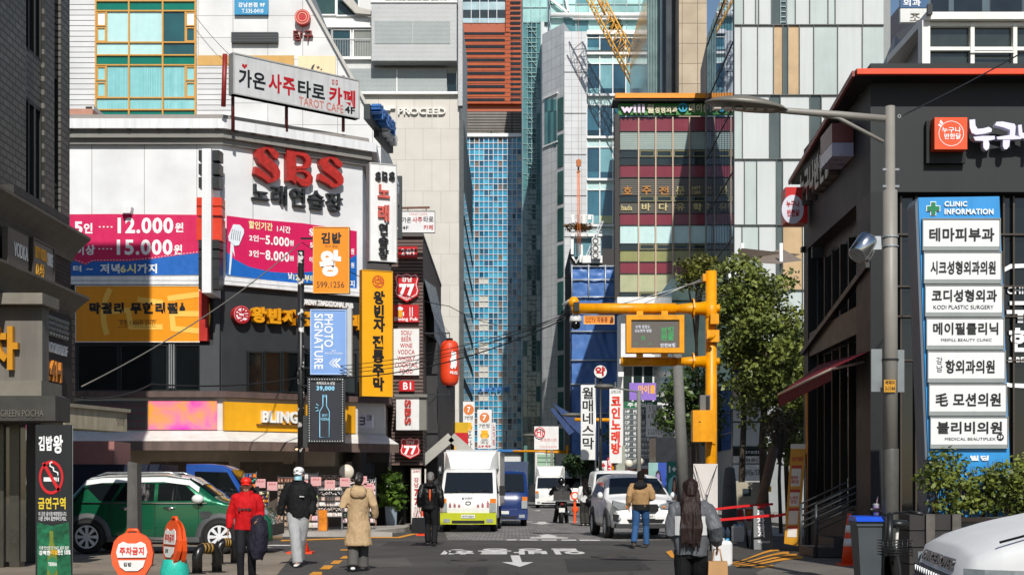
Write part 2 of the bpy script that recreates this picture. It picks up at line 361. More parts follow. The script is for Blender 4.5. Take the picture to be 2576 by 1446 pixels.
for x,y,lab in((1180,1408,'round iron manhole cover in the asphalt left of the white arrow'),(1530,1400,'round iron manhole cover in the asphalt right of the painted letters')):
 b=MB();c=G(x,y);b.lathe(c,[(.36,0),(.36,.016),(.31,.016),(.31,.012),(0,.012)],28);b.smooth=False
 for i in range(-2,3):b.box((c.x-.25+.03*abs(i),c.y+i*.1-.02,.0121),(c.x+.25-.03*abs(i),c.y+i*.1+.02,.017))
 tag(b.build('manhole_cover',mat('#4a4642',.6,.5,var=.3,sc=9)),lab,'manhole cover')
# ================================================================= LEFT SIDE: the tiled building in the shade
TILE=bricks('#6d6a63','#5b5953','#26251f',.30,.13,.018,.5,(0,1,0),.45,.6,.4,.3)
TILEX=bricks('#6d6a63','#5b5953','#26251f',.30,.13,.018,.5,(1,0,0),.45,.6,.4,.3)
BRK=bricks('#4a3f39','#3a322e','#231f1c',.24,.08,.014,.5,(0,1,0),.7,.6,.3,.3)
STONE=mat('#6e675b',.75,var=.2,sc=2.5,bump=.3,streak=.2)
WX=-9.02
t=thing('tiled_building','grey tiled corner building with brick lower storey and stone cornices in shadow','building',(WX-3,27,0))
D1=29.0
def sy(y,d=D1):return Zh(y,d)
b=MB();b.box((WX-9,14,3.9),(WX-.25,D1-.1,19.5));b.build('core',mat('#3b3a37',.7),t)
b=MB();zt=19.5
for(ya,yb,pr)in((D1-.55,D1,0),(D1-1.55,D1-.95,.0),(25.0,26.35,.02),(14,23.2,.02)):b.box((WX-.26,ya,6.55),(WX+pr,yb,zt))
b.build('wall',TILE,t)
b=MB();b.box((WX-.26,D1-.95,6.55),(WX-.1,D1-.55,7.4));b.box((WX-.26,D1-.95,9.6),(WX-.1,D1-.55,zt));b.box((WX-.2,26.35,8.7),(WX-.06,27.45,9.6));b.box((WX-.2,26.35,6.55),(WX-.06,27.45,6.8));b.box((WX-.2,23.2,8.9),(WX-.06,25,9.7));b.box((WX-.2,23.2,11.6),(WX-.06,25,zt));b.box((WX-.2,26.35,12.1),(WX-.06,27.45,zt))
b.build('spandrel',TILE,t)
b=MB();b.box((WX-9,D1-.1,3.9),(WX,D1+.02,zt));b.build('end_wall',TILEX,t)
GL=glass('#3a4644',.6,.05,.9)
for(ya,yb,za,zb)in((26.35,27.45,6.8,8.7),(26.35,27.45,9.6,12.1),(23.2,25,6.6,8.9),(23.2,25,9.7,11.6),(D1-.95,D1-.55,7.4,9.6)):
 w=MB();w.box((WX-.17,ya,za),(WX-.14,yb,zb));wo=w.build('window',GL,t)
 f=MB()
 n=3 if yb-ya>.6 else 1
 for i in range(n+1):yy=ya+(yb-ya)*i/n;f.box((WX-.139,yy-.03,za),(WX-.05,yy+.03,zb))
 f.box((WX-.139,ya,za),(WX-.06,yb,za+.06));f.box((WX-.139,ya,zb-.06),(WX-.06,yb,zb));f.build('frame',mat('#1d1f1f',.5),wo)
def cornice(z,h,pr,ya=12,yb=D1+.05,n=5):
 b=MB();ring=[]
 for i in range(n+1):
  a=i/n;ring.append((pr*(.12+.88*a**1.6),z+h*a))
 pts=[(0,z)]+ring+[(pr,z+h*1.12),(0,z+h*1.2)]
 b.prism([V((WX+p,ya,q))for p,q in pts],V((0,yb-ya,0)));return b
cornice(6.0,.45,.42).build('cornice',STONE,t);cornice(4.86,.38,.4).build('cornice',STONE,t)
b=MB();b.box((WX-.2,14,2.9),(WX+.02,D1+.03,6.1));b.build('brick_wall',BRK,t)
for yy in(28.7,27.6,26.3,25.1):
 b=MB();b.box((WX+.021,yy-.16,2.9),(WX+.16,yy+.16,4.86));b.build('pilaster',bricks('#7a6d60','#5e544b','#2c2723',.2,.13,.012,.5,(0,1,0),.7,.5,.3,.3),t)
b=MB();b.box((WX-.05,24.8,6.56),(WX+.34,27.9,6.7));b.build('ledge',mat('#302e2b',.6),t)
SP=PL(0,1,1,1);SP.a=V((WX+.17,24,0));SP.u=V((0,1,0));SP.n=V((1,0,0))
def usign(name,label,cat,pl,u0,z0,u1,z1,face,th,texts,o=0.,frame=None):
 t=thing(name,label,cat,pl.w((u0+u1)/2,z0,o));b=MB();pl.ubox(b,u0,z0,u1,z1,o,o+th);b.build('panel',face,t)
 if frame:
  b=MB()
  for q in((u0-.04,z0-.04,u1+.04,z0),(u0-.04,z1,u1+.04,z1+.04),(u0-.04,z0,u0,z1),(u1,z0,u1+.04,z1)):pl.ubox(b,*q,o,o+th+.02)
  b.build('frame',frame,t)
 for tx,r,m,bold,dep in texts:
  b=MB();letters(b,tx,lambda a,q,c:pl.w(r[0]+a,r[1]+q,o+th+.003+c),r[2]-r[0],r[3]-r[1],bold,dep);b.build('lettering',m,t)
 return t
usign('sign_board','sloping grey board with yellow drink lettering under the stone cornice','sign',SP,2.0,5.25,3.15,5.95,mat('#6f6a60',.5),.1,[('SKYY VODKA',(2.1,5.64,2.75,5.86),YELT,.02,.01),('KA 맥주',(2.15,5.32,2.6,5.58),YELT,.02,.01),('SERVICE',(2.78,5.6,3.1,5.84),WHT,.0,.01)],frame=mat('#3b362f',.5))
usign('sign_board','dark board with pale letters at the left picture edge under the cornice','sign',SP,.7,5.25,1.75,5.95,mat('#5a554c',.5),.1,[('VODKA',(1.0,5.5,1.7,5.75),WHT,.0,.01)])
usign('wall_lettering','pale capitals over an orange 24H on shaded brick','sign',SP,2.3,2.95,4.55,4.8,mat('#332c27',.8),.02,[('ATE ROOM HOF',(2.5,4.0,4.2,4.2),WHT,.0,.03),('24H',(2.75,3.45,3.75,3.85),mat('#c87a24',.5),.03,.06),('BOX\nOOT',(3.6,2.98,4.1,3.2),WHT,0,.02)])
b=MB()
for i in range(9):
 for j in range(4):b.ball(SP.w(2.7+.17*i+.05*(j%2),4.35+.1*j,.06),.05,n=8,m=5)
tag(b.build('bead_emblem',mat('#8d8b84',.5)),'cluster of pale round studs mounted high on the shaded brick wall','emblem')
PS=PL(0,25.5,90,25.9)
t=thing('corner_shop','grey shop unit with dark mirrored folding doors at left picture edge','shop',P(0,HY+210,25.6))
b=MB();b.box((-14,24.6,3.25),(WX+.9,24.95,4.55));b.build('fascia',mat('#6f6a63',.7,var=.15,sc=1.5,streak=.25),t)
b=MB();b.box((-14,24.3,4.56),(WX+1.0,25.2,4.75));b.box((-14,24.1,2.98),(WX+1.05,25.2,3.24));b.build('coping',mat('#7b766a',.65,var=.2),t)
b=MB();b.box((-14,23.9,2.55),(WX+1.35,24.7,2.97));b.build('canopy',mat('#3b3a36',.55,var=.2),t)
b=MB();letters(b,'OMG GREEN POCHA',lambda a,q,c:V((X(160,24)-1.3+a,23.89-c,2.62+q)),1.0,.11,.0,.01);b.build('lettering',mat('#6a665e',.6),t)
b=MB();letters(b,'차',lambda a,q,c:V((-9.05+a,24.58-c,3.45+q)),.55,.75,.04,.12);b.build('lettering',mat('#c88a1e',.4),t)
for i in range(6):
 b=MB();x0=-11.8+i*.52;b.obox(V((x0,25.4,.1)),V((.49,.1,0)),V((-.01,.05,0)),V((0,0,2.45)));p=b.build('folding_door',glass('#55534a',.5,.04,1.0,.2),t)
 b=MB();b.box((x0-.02,25.36,.1),(x0+.005,25.46,2.55));b.build('stile',STEEL,p)
b=MB();b.box((WX-.35,25.3,0),(WX-.02,25.7,2.6));b.box((WX+.05,25.4,0),(WX+.22,25.7,2.6));b.build('post',mat('#57544c',.3,.6,var=.2),t)
b=MB();b.box((-14,26.0,0),(WX,28.8,3.2));b.build('wall',mat('#24221f',.8),t)
PB=PL(100,26.4)
t=sign('sign_box','weathered beige sign box with small dark letters jutting from shaded building','sign box',PL(165,27.2,265,28.6),(102,1022,263,1076),mat('#a79d86',.65,var=.2,sc=2,streak=.35),.5,[('A 오픈곱\n 로 나르',(235,1050,256,1070),BLKT,dict(bold=.0))])
b=MB();PL(165,27.2,265,28.6).box(b,(100,1014,266,1023),-.05,.56);b.build('lid',mat('#8c8474',.7,var=.25),t)
PN=PL(60,20.6,182,20.6)
def ban_decor(t,o):
 c=PN.pt(131,1200,o+.003);r=.245;b=MB()
 b.ring(c,r*1.0,r*.82,PN.n,.006,40,.72)
 a=PN.pt(111,1163,o+.004);e=PN.pt(151,1234,o+.004);d_=(e-a).normalized();pp=V((d_.z,0,-d_.x))*.023;b.prism([a-pp,e-pp,e+pp,a+pp],PN.n*.005);b.build('ban_ring',mat('#c4141c',.5,var=0),t)
 b=MB();PN.box(b,(112,1200,142,1210),o,o+.004);PN.box(b,(144,1200,146,1210),o,o+.004);PN.box(b,(148,1200,150,1210),o,o+.004)
 b.tube([PN.pt(148,1197,o+.003),PN.pt(147,1188,o+.003),PN.pt(137,1184,o+.003),PN.pt(136,1176,o+.003),PN.pt(128,1172,o+.003),PN.pt(128,1164,o+.003),PN.pt(134,1161,o+.003)],.011);b.build('cigarette',WHT,t)
 b=MB();PN.shape(b,[(95,1312),(133,1322),(175,1312),(181,1446),(182,1480),(97,1480)],o+.001,.002);b.build('green_print',mat('#14613f',.4,var=.75,sc=9),t)
 b=MB();PN.shape(b,[(127,1334),(136,1334),(137,1362),(144,1380),(147,1440),(146,1500),(122,1500),(121,1440),(122,1380),(127,1362)],o+.004,.004);b.build('bottle_print',mat('#6c7a2c',.35,var=.3,sc=6),t)
 b=MB();PN.shape(b,[(122,1408),(134,1398),(147,1408),(146,1430),(134,1446),(122,1430)],o+.009,.002);b.build('bottle_label',mat('#2f7a50',.4,var=.1),t)
 b=MB();ptext(b,PN,'TERRA',(124,1413,146,1422),o+.012,.02);ptext(b,PN,'다른 탄산은 단 1%도 넣지 않은',(102,1372,176,1381),o+.012,.01);ptext(b,PN,'강력한',(101,1383,130,1395),o+.012,.03);ptext(b,PN,'탄산 100%',(148,1380,180,1394),o+.012,.03);b.build('lettering',WHT,t)
 b=MB();ptext(b,PN,'리얼',(131,1382,147,1394),o+.012,.03);b.build('lettering',YELT,t)
t=sign('banner_stand','tall black banner with red smoking ban ring and yellow lettering','banner',PN,(91,1068,182,1480),mat('#16181b',.55,var=.15),.03,[('김밥',(99,1096,134,1133),WHT,dict(bold=.035)),('왕',(136,1094,160,1140),WHT,dict(bold=.035)),('금연구역',(98,1250,167,1280),mat('#d5b92c',.5,var=0),dict(bold=.03)),('이 곳은 음식점 매장앞입니다.\n다른 곳에서 흡연부탁드려요.',(99,1286,170,1309),WHT,dict(bold=.0))],decor=ban_decor)
b=MB()
for xx in(93,180):b.tube([PN.pt(xx,1070,-.02),PN.pt(xx,1560,-.02)],.012)
b.tube([PN.pt(96,1340,-.03),PN.w(PN.uz(80,1340)[0],0.02,-.35)],.012);b.tube([PN.pt(96,1340,-.03),PN.w(PN.uz(100,1340)[0],0.02,-.45)],.012);b.build('stand',mat('#c9c9c4',.4),t)
# ================================================================= the white corner building with karaoke rooms
A=PL(0,42.0,558,42.0);B=PL(558,42.0,912,44.8);xs=X(912,44.8)
C0=PL(912,44.8,962,60.0)
t=thing('karaoke_building','white panelled corner building with dark pub floor over an accessory shop','building',(A.pt(558,HY).x,42,0))
WPN=mat('#e6e7e7',.45,var=.07,sc=.8,streak=.2);DKF=mat('#2c2f31',.55,var=.12,sc=1.5)
def corner(mb,z0,z1,o0=0.,inn=.6,xl=-17.5):
 a0=A.w(0,0,o0);p1=V((xl,42-o0,0));k=A.u.cross(B.u).z
 c=V((X(558,42),42,0));h=(A.n+B.n).normalized();c1=c+h*(o0/h.dot(A.n))
 e=V((xs,44.8,0));h2=(B.n+C0.n).normalized();e1=e+h2*(o0/h2.dot(B.n))
 f1=C0.w(C0.L,0,o0)
 pts=[p1,c1,e1,f1,V((xl,60,0))]
 mb.prism([V((p.x,p.y,z0))for p in pts],V((0,0,z1-z0)))
zA=lambda y:Zh(y,42)
b=MB();corner(b,zA(716),zA(322));b.build('wall',bricks('#e6e7e7','#e2e3e3','#a9a9a5',1.55,6,.012,0,(1,0,0),.45,.2,.4,.16),t)
b=MB();corner(b,zA(985),zA(716),-.02);b.build('pub_wall',DKF,t)
b=MB();corner(b,.13,zA(985),-.9);b.build('shop_wall',mat('#b0a494',.7,var=.12),t)
b=MB();corner(b,zA(332),zA(308),.45);b.build('eave',WPN,t)
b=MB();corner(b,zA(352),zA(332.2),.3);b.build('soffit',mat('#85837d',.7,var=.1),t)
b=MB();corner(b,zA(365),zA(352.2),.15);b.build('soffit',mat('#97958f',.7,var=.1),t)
b=MB()
for i in range(9):b.disc(V((-15.5+i*.86,41.62,zA(332.3))),.06,(0,0,-1),.02,14)
for i in range(7):b.disc(B.w(.3+.55*i,zA(332.3),.38),.06,(0,0,-1),.02,14)
b.build('downlight',mat('#4b4a47',.4),t)
b=MB();corner(b,zA(308)+.002,zA(308)+.18,.2);b.build('roof_deck',mat('#8f8a84',.8),t)
for(ya,yb,o_,m)in((706,696,.12,WPN),(717,708,.16,WPN)):
 b=MB();corner(b,zA(ya),zA(yb),o_);b.build('trim',m,t)
DG=glass('#1c2224',.5,.05,1.0)
for(x0,x1)in((195,300),(302,424),(440,506)):
 w=MB();A.box(w,(x0,868,x1,982),.0,.03);wo=w.build('window',DG,t)
 f=MB();A.frame(f,(x0,866,x1,984),.05,.031,.07);f.build('frame',mat('#2e3233',.4,.5),wo)
b=MB()
for x in(427,432,438):A.box(b,(x,866,x+3,976),.03,.12)
b.build('door_frame',mat('#b9bcbd',.3,.6),t)
for(x0,x1)in((620,660),(662,706),(708,800),(806,896)):
 w=MB();B.box(w,(x0,885,x1,985),.0,.03);wo=w.build('window',DG,t)
 f=MB();B.frame(f,(x0,883,x1,987),.05,.031,.07);f.build('frame',mat('#2e3233',.4,.5),wo)
b=MB();A.box(b,(507,870,556,985),.0,.22);A.box(b,(540,740,556,870),0,.2);b.build('pier',mat('#3c4042',.6,var=.1),t)
SH=PL(0,40.9,555,40.9);SB=PL(555,40.9,985,44.6)
b=MB();corner(b,zA(1003),zA(988),.9);b.build('fascia_cap',mat('#5d4a44',.6,var=.25,sc=2,streak=.3),t)
b=MB();corner(b,zA(1084),zA(1003.2),.7);b.build('fascia',mat('#cfcdc8',.5,var=.06),t)
b=MB();c0=.72
for i in range(5):
 z0=zA(1084)-.004-.12*i
 b2=None
def slope(mb,zt,zb,ot,ob,th=.05):
 def ring(z,o):
  c=V((X(558,42),42,0));h=(A.n+B.n).normalized();c1=c+h*(o/h.dot(A.n));e1=B.w(B.L+.35,0,o)
  return[V((-17.5,42-o,z)),V((c1.x,c1.y,z)),V((e1.x,e1.y,z))]
 mb.loft([ring(zt,ot),ring(zb,ob)],False);mb.loft([ring(zb,ob),ring(zb-th,ob)],False);mb.loft([ring(zt-.05,ot),ring(zb-th,ob)][::-1],False)
slope(b,zA(1085),zA(1112),.72,1.6,.02);b.build('awning',mat('#dbd9d3',.7,var=.15,sc=2.5,streak=.1),t)
b=MB();slope(b,zA(1112.5),zA(1113),1.59,1.62,.26);b.build('awning_valance',mat('#6b5a52',.7,var=.3,sc=2,streak=.3),t)
def shade_print(name,r,pl,m,o,texts=()):
 pass
b=MB();SHP=PL(0,41.3);h_=(A.n+B.n).normalized();SBP=PL.two(V((X(558,42),42,0))+h_*(.7/h_.dot(A.n)),B.w(B.L,0,.7))
def panel(pl,r,m,nm,o=.02,th=.05):
 b=MB();pl.box(b,r,o,o+th);return b.build(nm,m,t)
m_,nt_,b_=new_mat('pink_print');L_=nt_.links.new
cr=nt_.nodes.new('ShaderNodeValToRGB');nz=nt_.nodes.new('ShaderNodeTexNoise');nz.inputs['Scale'].default_value=1.3;nz.inputs['Detail'].default_value=4;nz.inputs['Distortion'].default_value=.6
tc=nt_.nodes.new('ShaderNodeTexCoord');L_(tc.outputs['Object'],nz.inputs['Vector']);L_(nz.outputs['Fac'],cr.inputs[0]);e=cr.color_ramp.elements
e[0].position=.33;e[0].color=(*lin('#f7a03c'),1);e[1].position=.7;e[1].color=(*lin('#f028b8'),1);q=cr.color_ramp.elements.new(.5);q.color=(*lin('#fb7f9e'),1)
L_(cr.outputs[0],b_.inputs['Base Color']);b_.inputs['Roughness'].default_value=.35;PINK=m_
panel(SHP,(190,1008,372,1080),bricks('#57524f','#4a4644','#6c3a45',.7,.22,.02,.5,(1,0,0),.5,.1,.4,.3),'fascia_panel');panel(SHP,(374,1008,547,1080),PINK,'fascia_panel')
YG=mat('#e3a41c',.4,var=.18,sc=.8)
panel(SBP,(560,1010,890,1082),YG,'fascia_panel',.0,.12)
b=MB();ptext(b,SBP,'BLING',(652,1033,742,1063),.12,.035,.12);b.build('lettering',WHITE,t)
b=MB();SBP.box(b,(640,1066,745,1070),.12,.2);b.build('letter_rail',mat('#6b4a1c',.6),t)
b=MB();PI=PL(0,42.85,558,42.85);
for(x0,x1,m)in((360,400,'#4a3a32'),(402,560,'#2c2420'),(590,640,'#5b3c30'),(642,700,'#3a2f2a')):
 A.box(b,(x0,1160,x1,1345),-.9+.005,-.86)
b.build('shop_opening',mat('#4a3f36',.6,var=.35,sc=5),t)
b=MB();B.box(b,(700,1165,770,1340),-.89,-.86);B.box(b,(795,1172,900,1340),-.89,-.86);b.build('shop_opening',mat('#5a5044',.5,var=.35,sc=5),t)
for x0,x1 in((772,792),(903,916)):
 b=MB();B.box(b,(x0,1160,x1,1345),-.88,-.75);b.build('shop_column',mat('#7a6f64',.7),t)
KARA=t
for i,(x,z)in enumerate(((-10.9,2.5),(-9.9,2.52),(-7.3,2.5),(-6.2,2.48))):
 e=thing('ceiling_lamp',('first','second','third','fourth')[i]+' warm round lamp under the shop awning counted from the tiled building','lamp',V((x,41.3,z)),'warm lamps under the shop awning')
 b=MB();b.lathe(V((x,41.3,z+.02)),[(0,0),(.1,0),(.1,.08),(0,.08)],14);b.build('housing',DARKMETAL,e);b=MB();b.lathe(V((x,41.3,z)),[(0,0),(.08,0),(.08,.018),(0,.018)],14);b.build('bulb',mat('#ffc27a',.4,var=0,emit=14.),e)
# ================================================================= SIGNS on and around the karaoke building
def parts(name,m,parent,fns):
 for f in fns:
  b=MB();f(b);b.build(name,m,parent)
q5=lambda x,y:(.2505*x,362.2+.2505*y);q6=lambda x,y:(644+.2505*x,362.2+.2505*y);q2=lambda x,y:(644+.2505*x,.2505*y)
BSS=[(740,105),(830,170),(812,222),(768,196),(735,160),(712,142),(692,158),(690,182),(715,205),(770,240),(815,275),(838,320),(836,372),(790,408),(738,432),(690,402),(597,365),(608,305),(680,338),(745,385),(770,390),(782,375),(762,345),(700,305),(640,265),(612,225),(608,190),(628,155),(690,130)]
BST=[(280,45),(330,38),(372,60),(372,378),(330,345),(280,360)]
BU=[(373,60),(440,52),(492,80),(522,125),(518,175),(490,208),(440,222),(373,232),(373,205),(430,195),(465,170),(470,135),(440,100),(373,95)]
BL=[(373,240),(450,226),(505,245),(535,290),(532,345),(490,382),(430,388),(373,345),(373,300),(430,318),(470,315),(488,285),(470,258),(430,250),(373,262)]
def black_letters(mb,pl,r,which,o,dep):
 """old-style S and B outlines fitted into a rectangle"""
 u0,z0,u1,z1=pl.rect(r);sets={'S':[BSS],'B':[BST,BU,BL]}[which]
 al=[p for q in sets for p in q];x0=min(p[0]for p in al);x1=max(p[0]for p in al);y0=min(p[1]for p in al);y1=max(p[1]for p in al)
 for q in sets:mb.prism([pl.w(u0+(x-x0)/(x1-x0)*(u1-u0),z1-(y-y0)/(y1-y0)*(z1-z0),o)for x,y in q],pl.n*dep)
RWORN=mat('#b3271d',.5,var=.35,sc=9,streak=.25)
t=thing('wall_lettering','three big worn red blackletter capitals on white chamfered wall over dark Korean letters','sign',B.pt(740,700))
for ch,r in(('S',(632,362,697,459)),('B',(713,374,779,466)),('S',(793,388,856,471))):
 b=MB();black_letters(b,B,r,ch,.02,.2);b.build('letter',RWORN,t)
b=MB();ptext(b,B,'노래연습장',(630,459,857,508),.02,.01,.13);b.build('lettering',mat('#26292a',.5,var=.2),t)
BAN=mat('#d01558',.45,var=.06,sc=4,bump=.25);BLU=mat('#1663b8',.45,var=.12,sc=5,bump=.25);CREAM=mat('#efe6a6',.5,var=0)
t=thing('price_banner','magenta and blue price banner reading 12.000 and 15.000, partly in shadow','banner',A.pt(340,700))
crv=[q5(*p)for p in((560,1150),(745,1172),(860,1216),(930,1180),(1300,1177),(1500,1160),(1700,1132),(1860,1112),(2010,1095))]
b=MB();A.shape(b,[(140,540),(280,539),(504,541)]+[(x,y)for x,y in crv[::-1]],.03,.01);b.build('upper_field',BAN,t)
b=MB();A.shape(b,crv+[(503,691),(140,695)],.03,.01);b.build('lower_field',BLU,t)
b=MB()
for s,r in(('5',(188,558,209,588)),('인',(212,562,234,588)),('12.000',(297,548,437,588)),('원',(441,561,462,585)),('이상',(192,617,240,642)),('15.000',(295,603,435,642)),('원',(438,616,459,641)),('- - - -',(250,570,284,573)),('- - - -',(249,625,283,628)),('터 ~',(185,668,235,684)),('저녁',(253,664,302,688)),('까지',(347,664,396,688))):ptext(b,A,s,r,.045,.035,.004)
for i in range(40):
 x=190+i*8;ys=[p for p in crv]
 yy=next((ya+(yb-ya)*(x-xa)/(xb-xa)for(xa,ya),(xb,yb)in zip(crv,crv[1:])if xa<=x<=xb),None)
 if yy:A.box(b,(x,yy-3.4,x+4,yy-2.2),.045,.049)
b.build('lettering',WHT,t);b=MB();ptext(b,A,'6시',(304,664,343,688),.045,.035);b.build('lettering',CREAM,t)
b=MB()
for xx in(323,):A.shape(b,[(xx-12,525),(xx+14,524),(xx+10,540),(xx-8,540)],.02,.25)
tag(b.build('wall_spotlight',WPN),'small white spotlight box on the wall above the 12.000 price banner','light')
t=thing('price_banner','magenta and blue banner with microphone picture, prices 5.000 and 8.000','banner',B.pt(730,720))
crv=[(569,634),(590,653),(625,671),(680,684),(740,688),(800,681),(845,671),(896,640)]
def bp_(p):return p
b=MB();B.shape(b,[(569,543),(640,552),(760,562),(896,582)]+crv[::-1],.03,.01);b.build('upper_field',BAN,t)
b=MB();B.shape(b,crv+[(896,731),(569,692)],.03,.01);b.build('lower_field',BLU,t)
b=MB()
for s,r in(('2인',(625,590,649,606)),('5.000',(666,592,726,615)),('원',(727,604,737,618)),('3인',(625,628,649,645)),('8.000',(666,629,726,654)),('원',(727,643,737,656)),('1시간',(695,567,729,584)),('5인',(778,608,800,624)),('이상',(776,646,795,660)),('낮',(723,685,734,702)),('---',(652,599,664,602)),('---',(652,636,664,639)),('원',(881,625,889,640)),('원',(881,660,889,674)),('지',(879,705,890,722))):ptext(b,B,s,r,.045,.03)
black_letters(b,B,(776,574,786,594),'S',.045,.004);black_letters(b,B,(788,575,798,595),'B',.045,.004)
b.build('lettering',WHT,t);b=MB();ptext(b,B,'할인기간',(624,555,684,575),.045,.03);ptext(b,B,'12시부터',(736,688,790,706),.045,.03);b.build('lettering',CREAM,t)
b=MB();B.shape(b,[q5(*p)for p in((2335,810),(2400,815),(2440,860),(2440,900),(2390,1020),(2350,1025),(2290,975),(2285,930))],.045,.02);B.shape(b,[q5(*p)for p in((2310,990),(2335,1000),(2350,1140),(2328,1075),(2305,1315),(2290,1312))],.045,.012);b.build('microphone_print',mat('#dfe8ee',.4,var=.05),t)
b=MB()
for i in range(5):B.shape(b,[q5(2322+i*20,858+i*6),q5(2326+i*20,858+i*6),q5(2314+i*20,960+i*5),q5(2310+i*20,958+i*5)],.066,.003)
b.build('microphone_grille',BLKT,t)
def swirl(mb,pl,c,r,o,w=.10,cut=None):
 cx,cy=c;u0,z0=pl.uz(cx,cy);k=pl.uz(cx+1,cy)[0]-u0;rr=r*k
 mb.ring(pl.w(u0,z0,o),rr,rr-w,pl.n,.004,48)
 for pts in(((-.75,.55),(-.3,.28),(.1,.22),(.45,.78)),((.05,.95),(-.05,.5),(.25,.3),(.85,.38)),((-.95,.05),(-.5,.08),(-.45,-.22),(.1,-.22),(-.05,-.5),(-.6,-.72)),((.9,.02),(.3,.02),(.32,-.25),(.9,-.3)),((.55,-.8),(.1,-.72),(-.1,-.95))):
  q=[pl.w(u0+x*rr,z0+y*rr,o+.002)for x,y in pts]
  for a,b_ in zip(q,q[1:]):
   d=(b_-a).normalized();s=pl.n.cross(d)*w*.5;mb.prism([a-s-d*w*.3,b_-s+d*w*.3,b_+s+d*w*.3,a+s-d*w*.3],pl.n*(.002+.0003*len(mb.f)%.003))
def mk_decor(t,o):
 u0,z0,u1,z1=A.rect((194,721,503,861));b=MB();swirl(b,A,(394,793),138,o,.16)
 me=MB();me.v=[];
 ok=[]
 for i,f in enumerate(b.f):
  cs=[V(b.v[k])for k in f]
  if all(z0<p.z<z1 for p in cs):ok.append(i)
 b.f=[b.f[i]for i in ok];b.m=[b.m[i]for i in ok];b.sm=[b.sm[i]for i in ok]
 b.build('swirl_logo',mat('#f4bf52',.5,var=0),t)
 b=MB();A.shape(b,[(457,763),(464,763),(463,768),(468,776),(468,784),(464,789),(456,789),(454,785),(454,776),(459,768)],o,.006);A.box(b,(298,806,397,806.8),o,o+.005);A.box(b,(298,822.5,397,823.3),o,o+.005);b.build('jug_print',BLKT,t)
t=sign('sign_board','wide orange board with black makgeolli refill lettering above dark pub windows','sign',A,(192,719,505,862),mat('#eb9612',.4,var=.06,sc=.6),.12,[('막걸리 무한리필',(228,762,450,791),BLKT,dict(bold=.06,up=.004)),('무한 7,900원 2시간',(304,807,394,821),BLKT,dict(bold=.0,up=.004))],frame=mat('#e8e4dc',.5),decor=mk_decor,fw=.025)
b=MB();A.box(b,(507,735,528,860),.0,.35);tag(b.build('sign_edge',mat('#b42a22',.4,var=.15)),'narrow red sign edge between orange board and dark pier','sign')
t=thing('blade_sign','white blade sign seen edge on with letters sticking out both sides','sign',P(519,738,40.6))
b=MB();b.box((X(508,40.6),40.6,Zh(736,40.6)),(X(531,40.6),41.96,Zh(374,40.6)));b.build('panel',WPN,t)
b=MB();xR=X(531,40.6);xL=X(508,40.6)
for i,y in enumerate((394,428,462,618,640,664,690,715)):
 for s in(-1,1):
  xx=(xR,xR+.2)if s>0 else(xL-.13,xL)
  z=Zh(y,41);b.box((xx[0],40.75,z-.17),(xx[1],41.1,z+.13));b.box((xx[0],41.2,z-.1),(xx[1]-.03*s,41.5,z+.2))
b.build('letter',DARKMETAL,t);b=MB()
for i,y in enumerate((510,531,575)):
 z=Zh(y,41);h=.16 if i<2 else .38;b.box((xR,40.8,z-h),(xR+.26,41.3,z+h*.7));b.box((xL-.2,40.8,z-h),(xL,41.3,z+h*.7))
b.build('letter',mat('#d63a1c',.4),t)
t=thing('wall_lettering','yellow raised Korean pub name with round red emblem on dark chamfered wall','sign',B.pt(700,830))
b=MB();ptext(b,B,'왕빈자 전통주막',(624,772,902,812),.04,.055,.22);b.build('lettering',mat('#e29a12',.4,var=.1),t)
b=MB();u_,z_=B.uz(600,793);b.disc(B.w(u_,z_,.02),.27,B.n,.22,32);b.build('emblem_body',mat('#b01e22',.4),t)
b=MB();b.disc(B.w(u_,z_,.243),.25,B.n,.004,32);b.build('emblem_face',mat('#ecdfe6',.4),t);b=MB();swirl(b,B,(600,793),19,.25,.045);b.build('emblem',REDT,t)
t=thing('wall_lettering','small white English capitals along the top of the dark chamfer','sign',B.pt(810,765));b=MB();ptext(b,B,'KOREAN TRADITIONAL PUB',(750,752,884,766),.02,.03,.1);b.build('lettering',WHT,t)
TP=PL(575,41.4,893,44.25)
t=sign('roof_sign','long white rooftop sign for tarot cafe in black and red Korean letters','sign',TP,(575,137,893,241),mat('#c9cac9',.5,var=.08,streak=.15),.25,[('가온',(589,176,657,221),BLKT,dict(bold=.03)),('타로',(738,204,806,247),BLKT,dict(bold=.03)),('4F',(856,270,881,288),BLKT,dict(bold=.03)),('사주',(664,187,731,235),REDT,dict(bold=.03)),('카페',(816,220,882,263),REDT,dict(bold=.035)),('TAROT CAFE',(741,247,852,268),mat('#c77f74',.5,var=.1),dict(bold=.02))],frame=mat('#a9aaa6',.5),fw=.04)
b=MB()
for cx_,cy_,s in((604,172,6.5),):
 TP.shape(b,[(cx_,cy_+s),(cx_-s,cy_-1),(cx_-s*.8,cy_-s),(cx_-s*.2,cy_-s*.7),(cx_,cy_-s*.2),(cx_+s*.3,cy_-s*.7),(cx_+s*.9,cy_-s*.8),(cx_+s,cy_)],.255,.004)
TP.frame(b,(824,205,829,217),.02,.255,.259);TP.frame(b,(833,206,838,218),.02,.255,.259);b.build('heart_print',REDT,t)
parts('post',mat('#5b1d1c',.5,var=.2),t,[lambda b,x=x:b.tube([TP.pt(x,330-(0),-.1),TP.pt(x,190,-.1)],.05)for x in(590,725,868)])
b=MB();b.tube([P(562,268,41.2),P(566,137,41.2)],.07);b.build('post',mat('#8e2622',.5,var=.2),t)
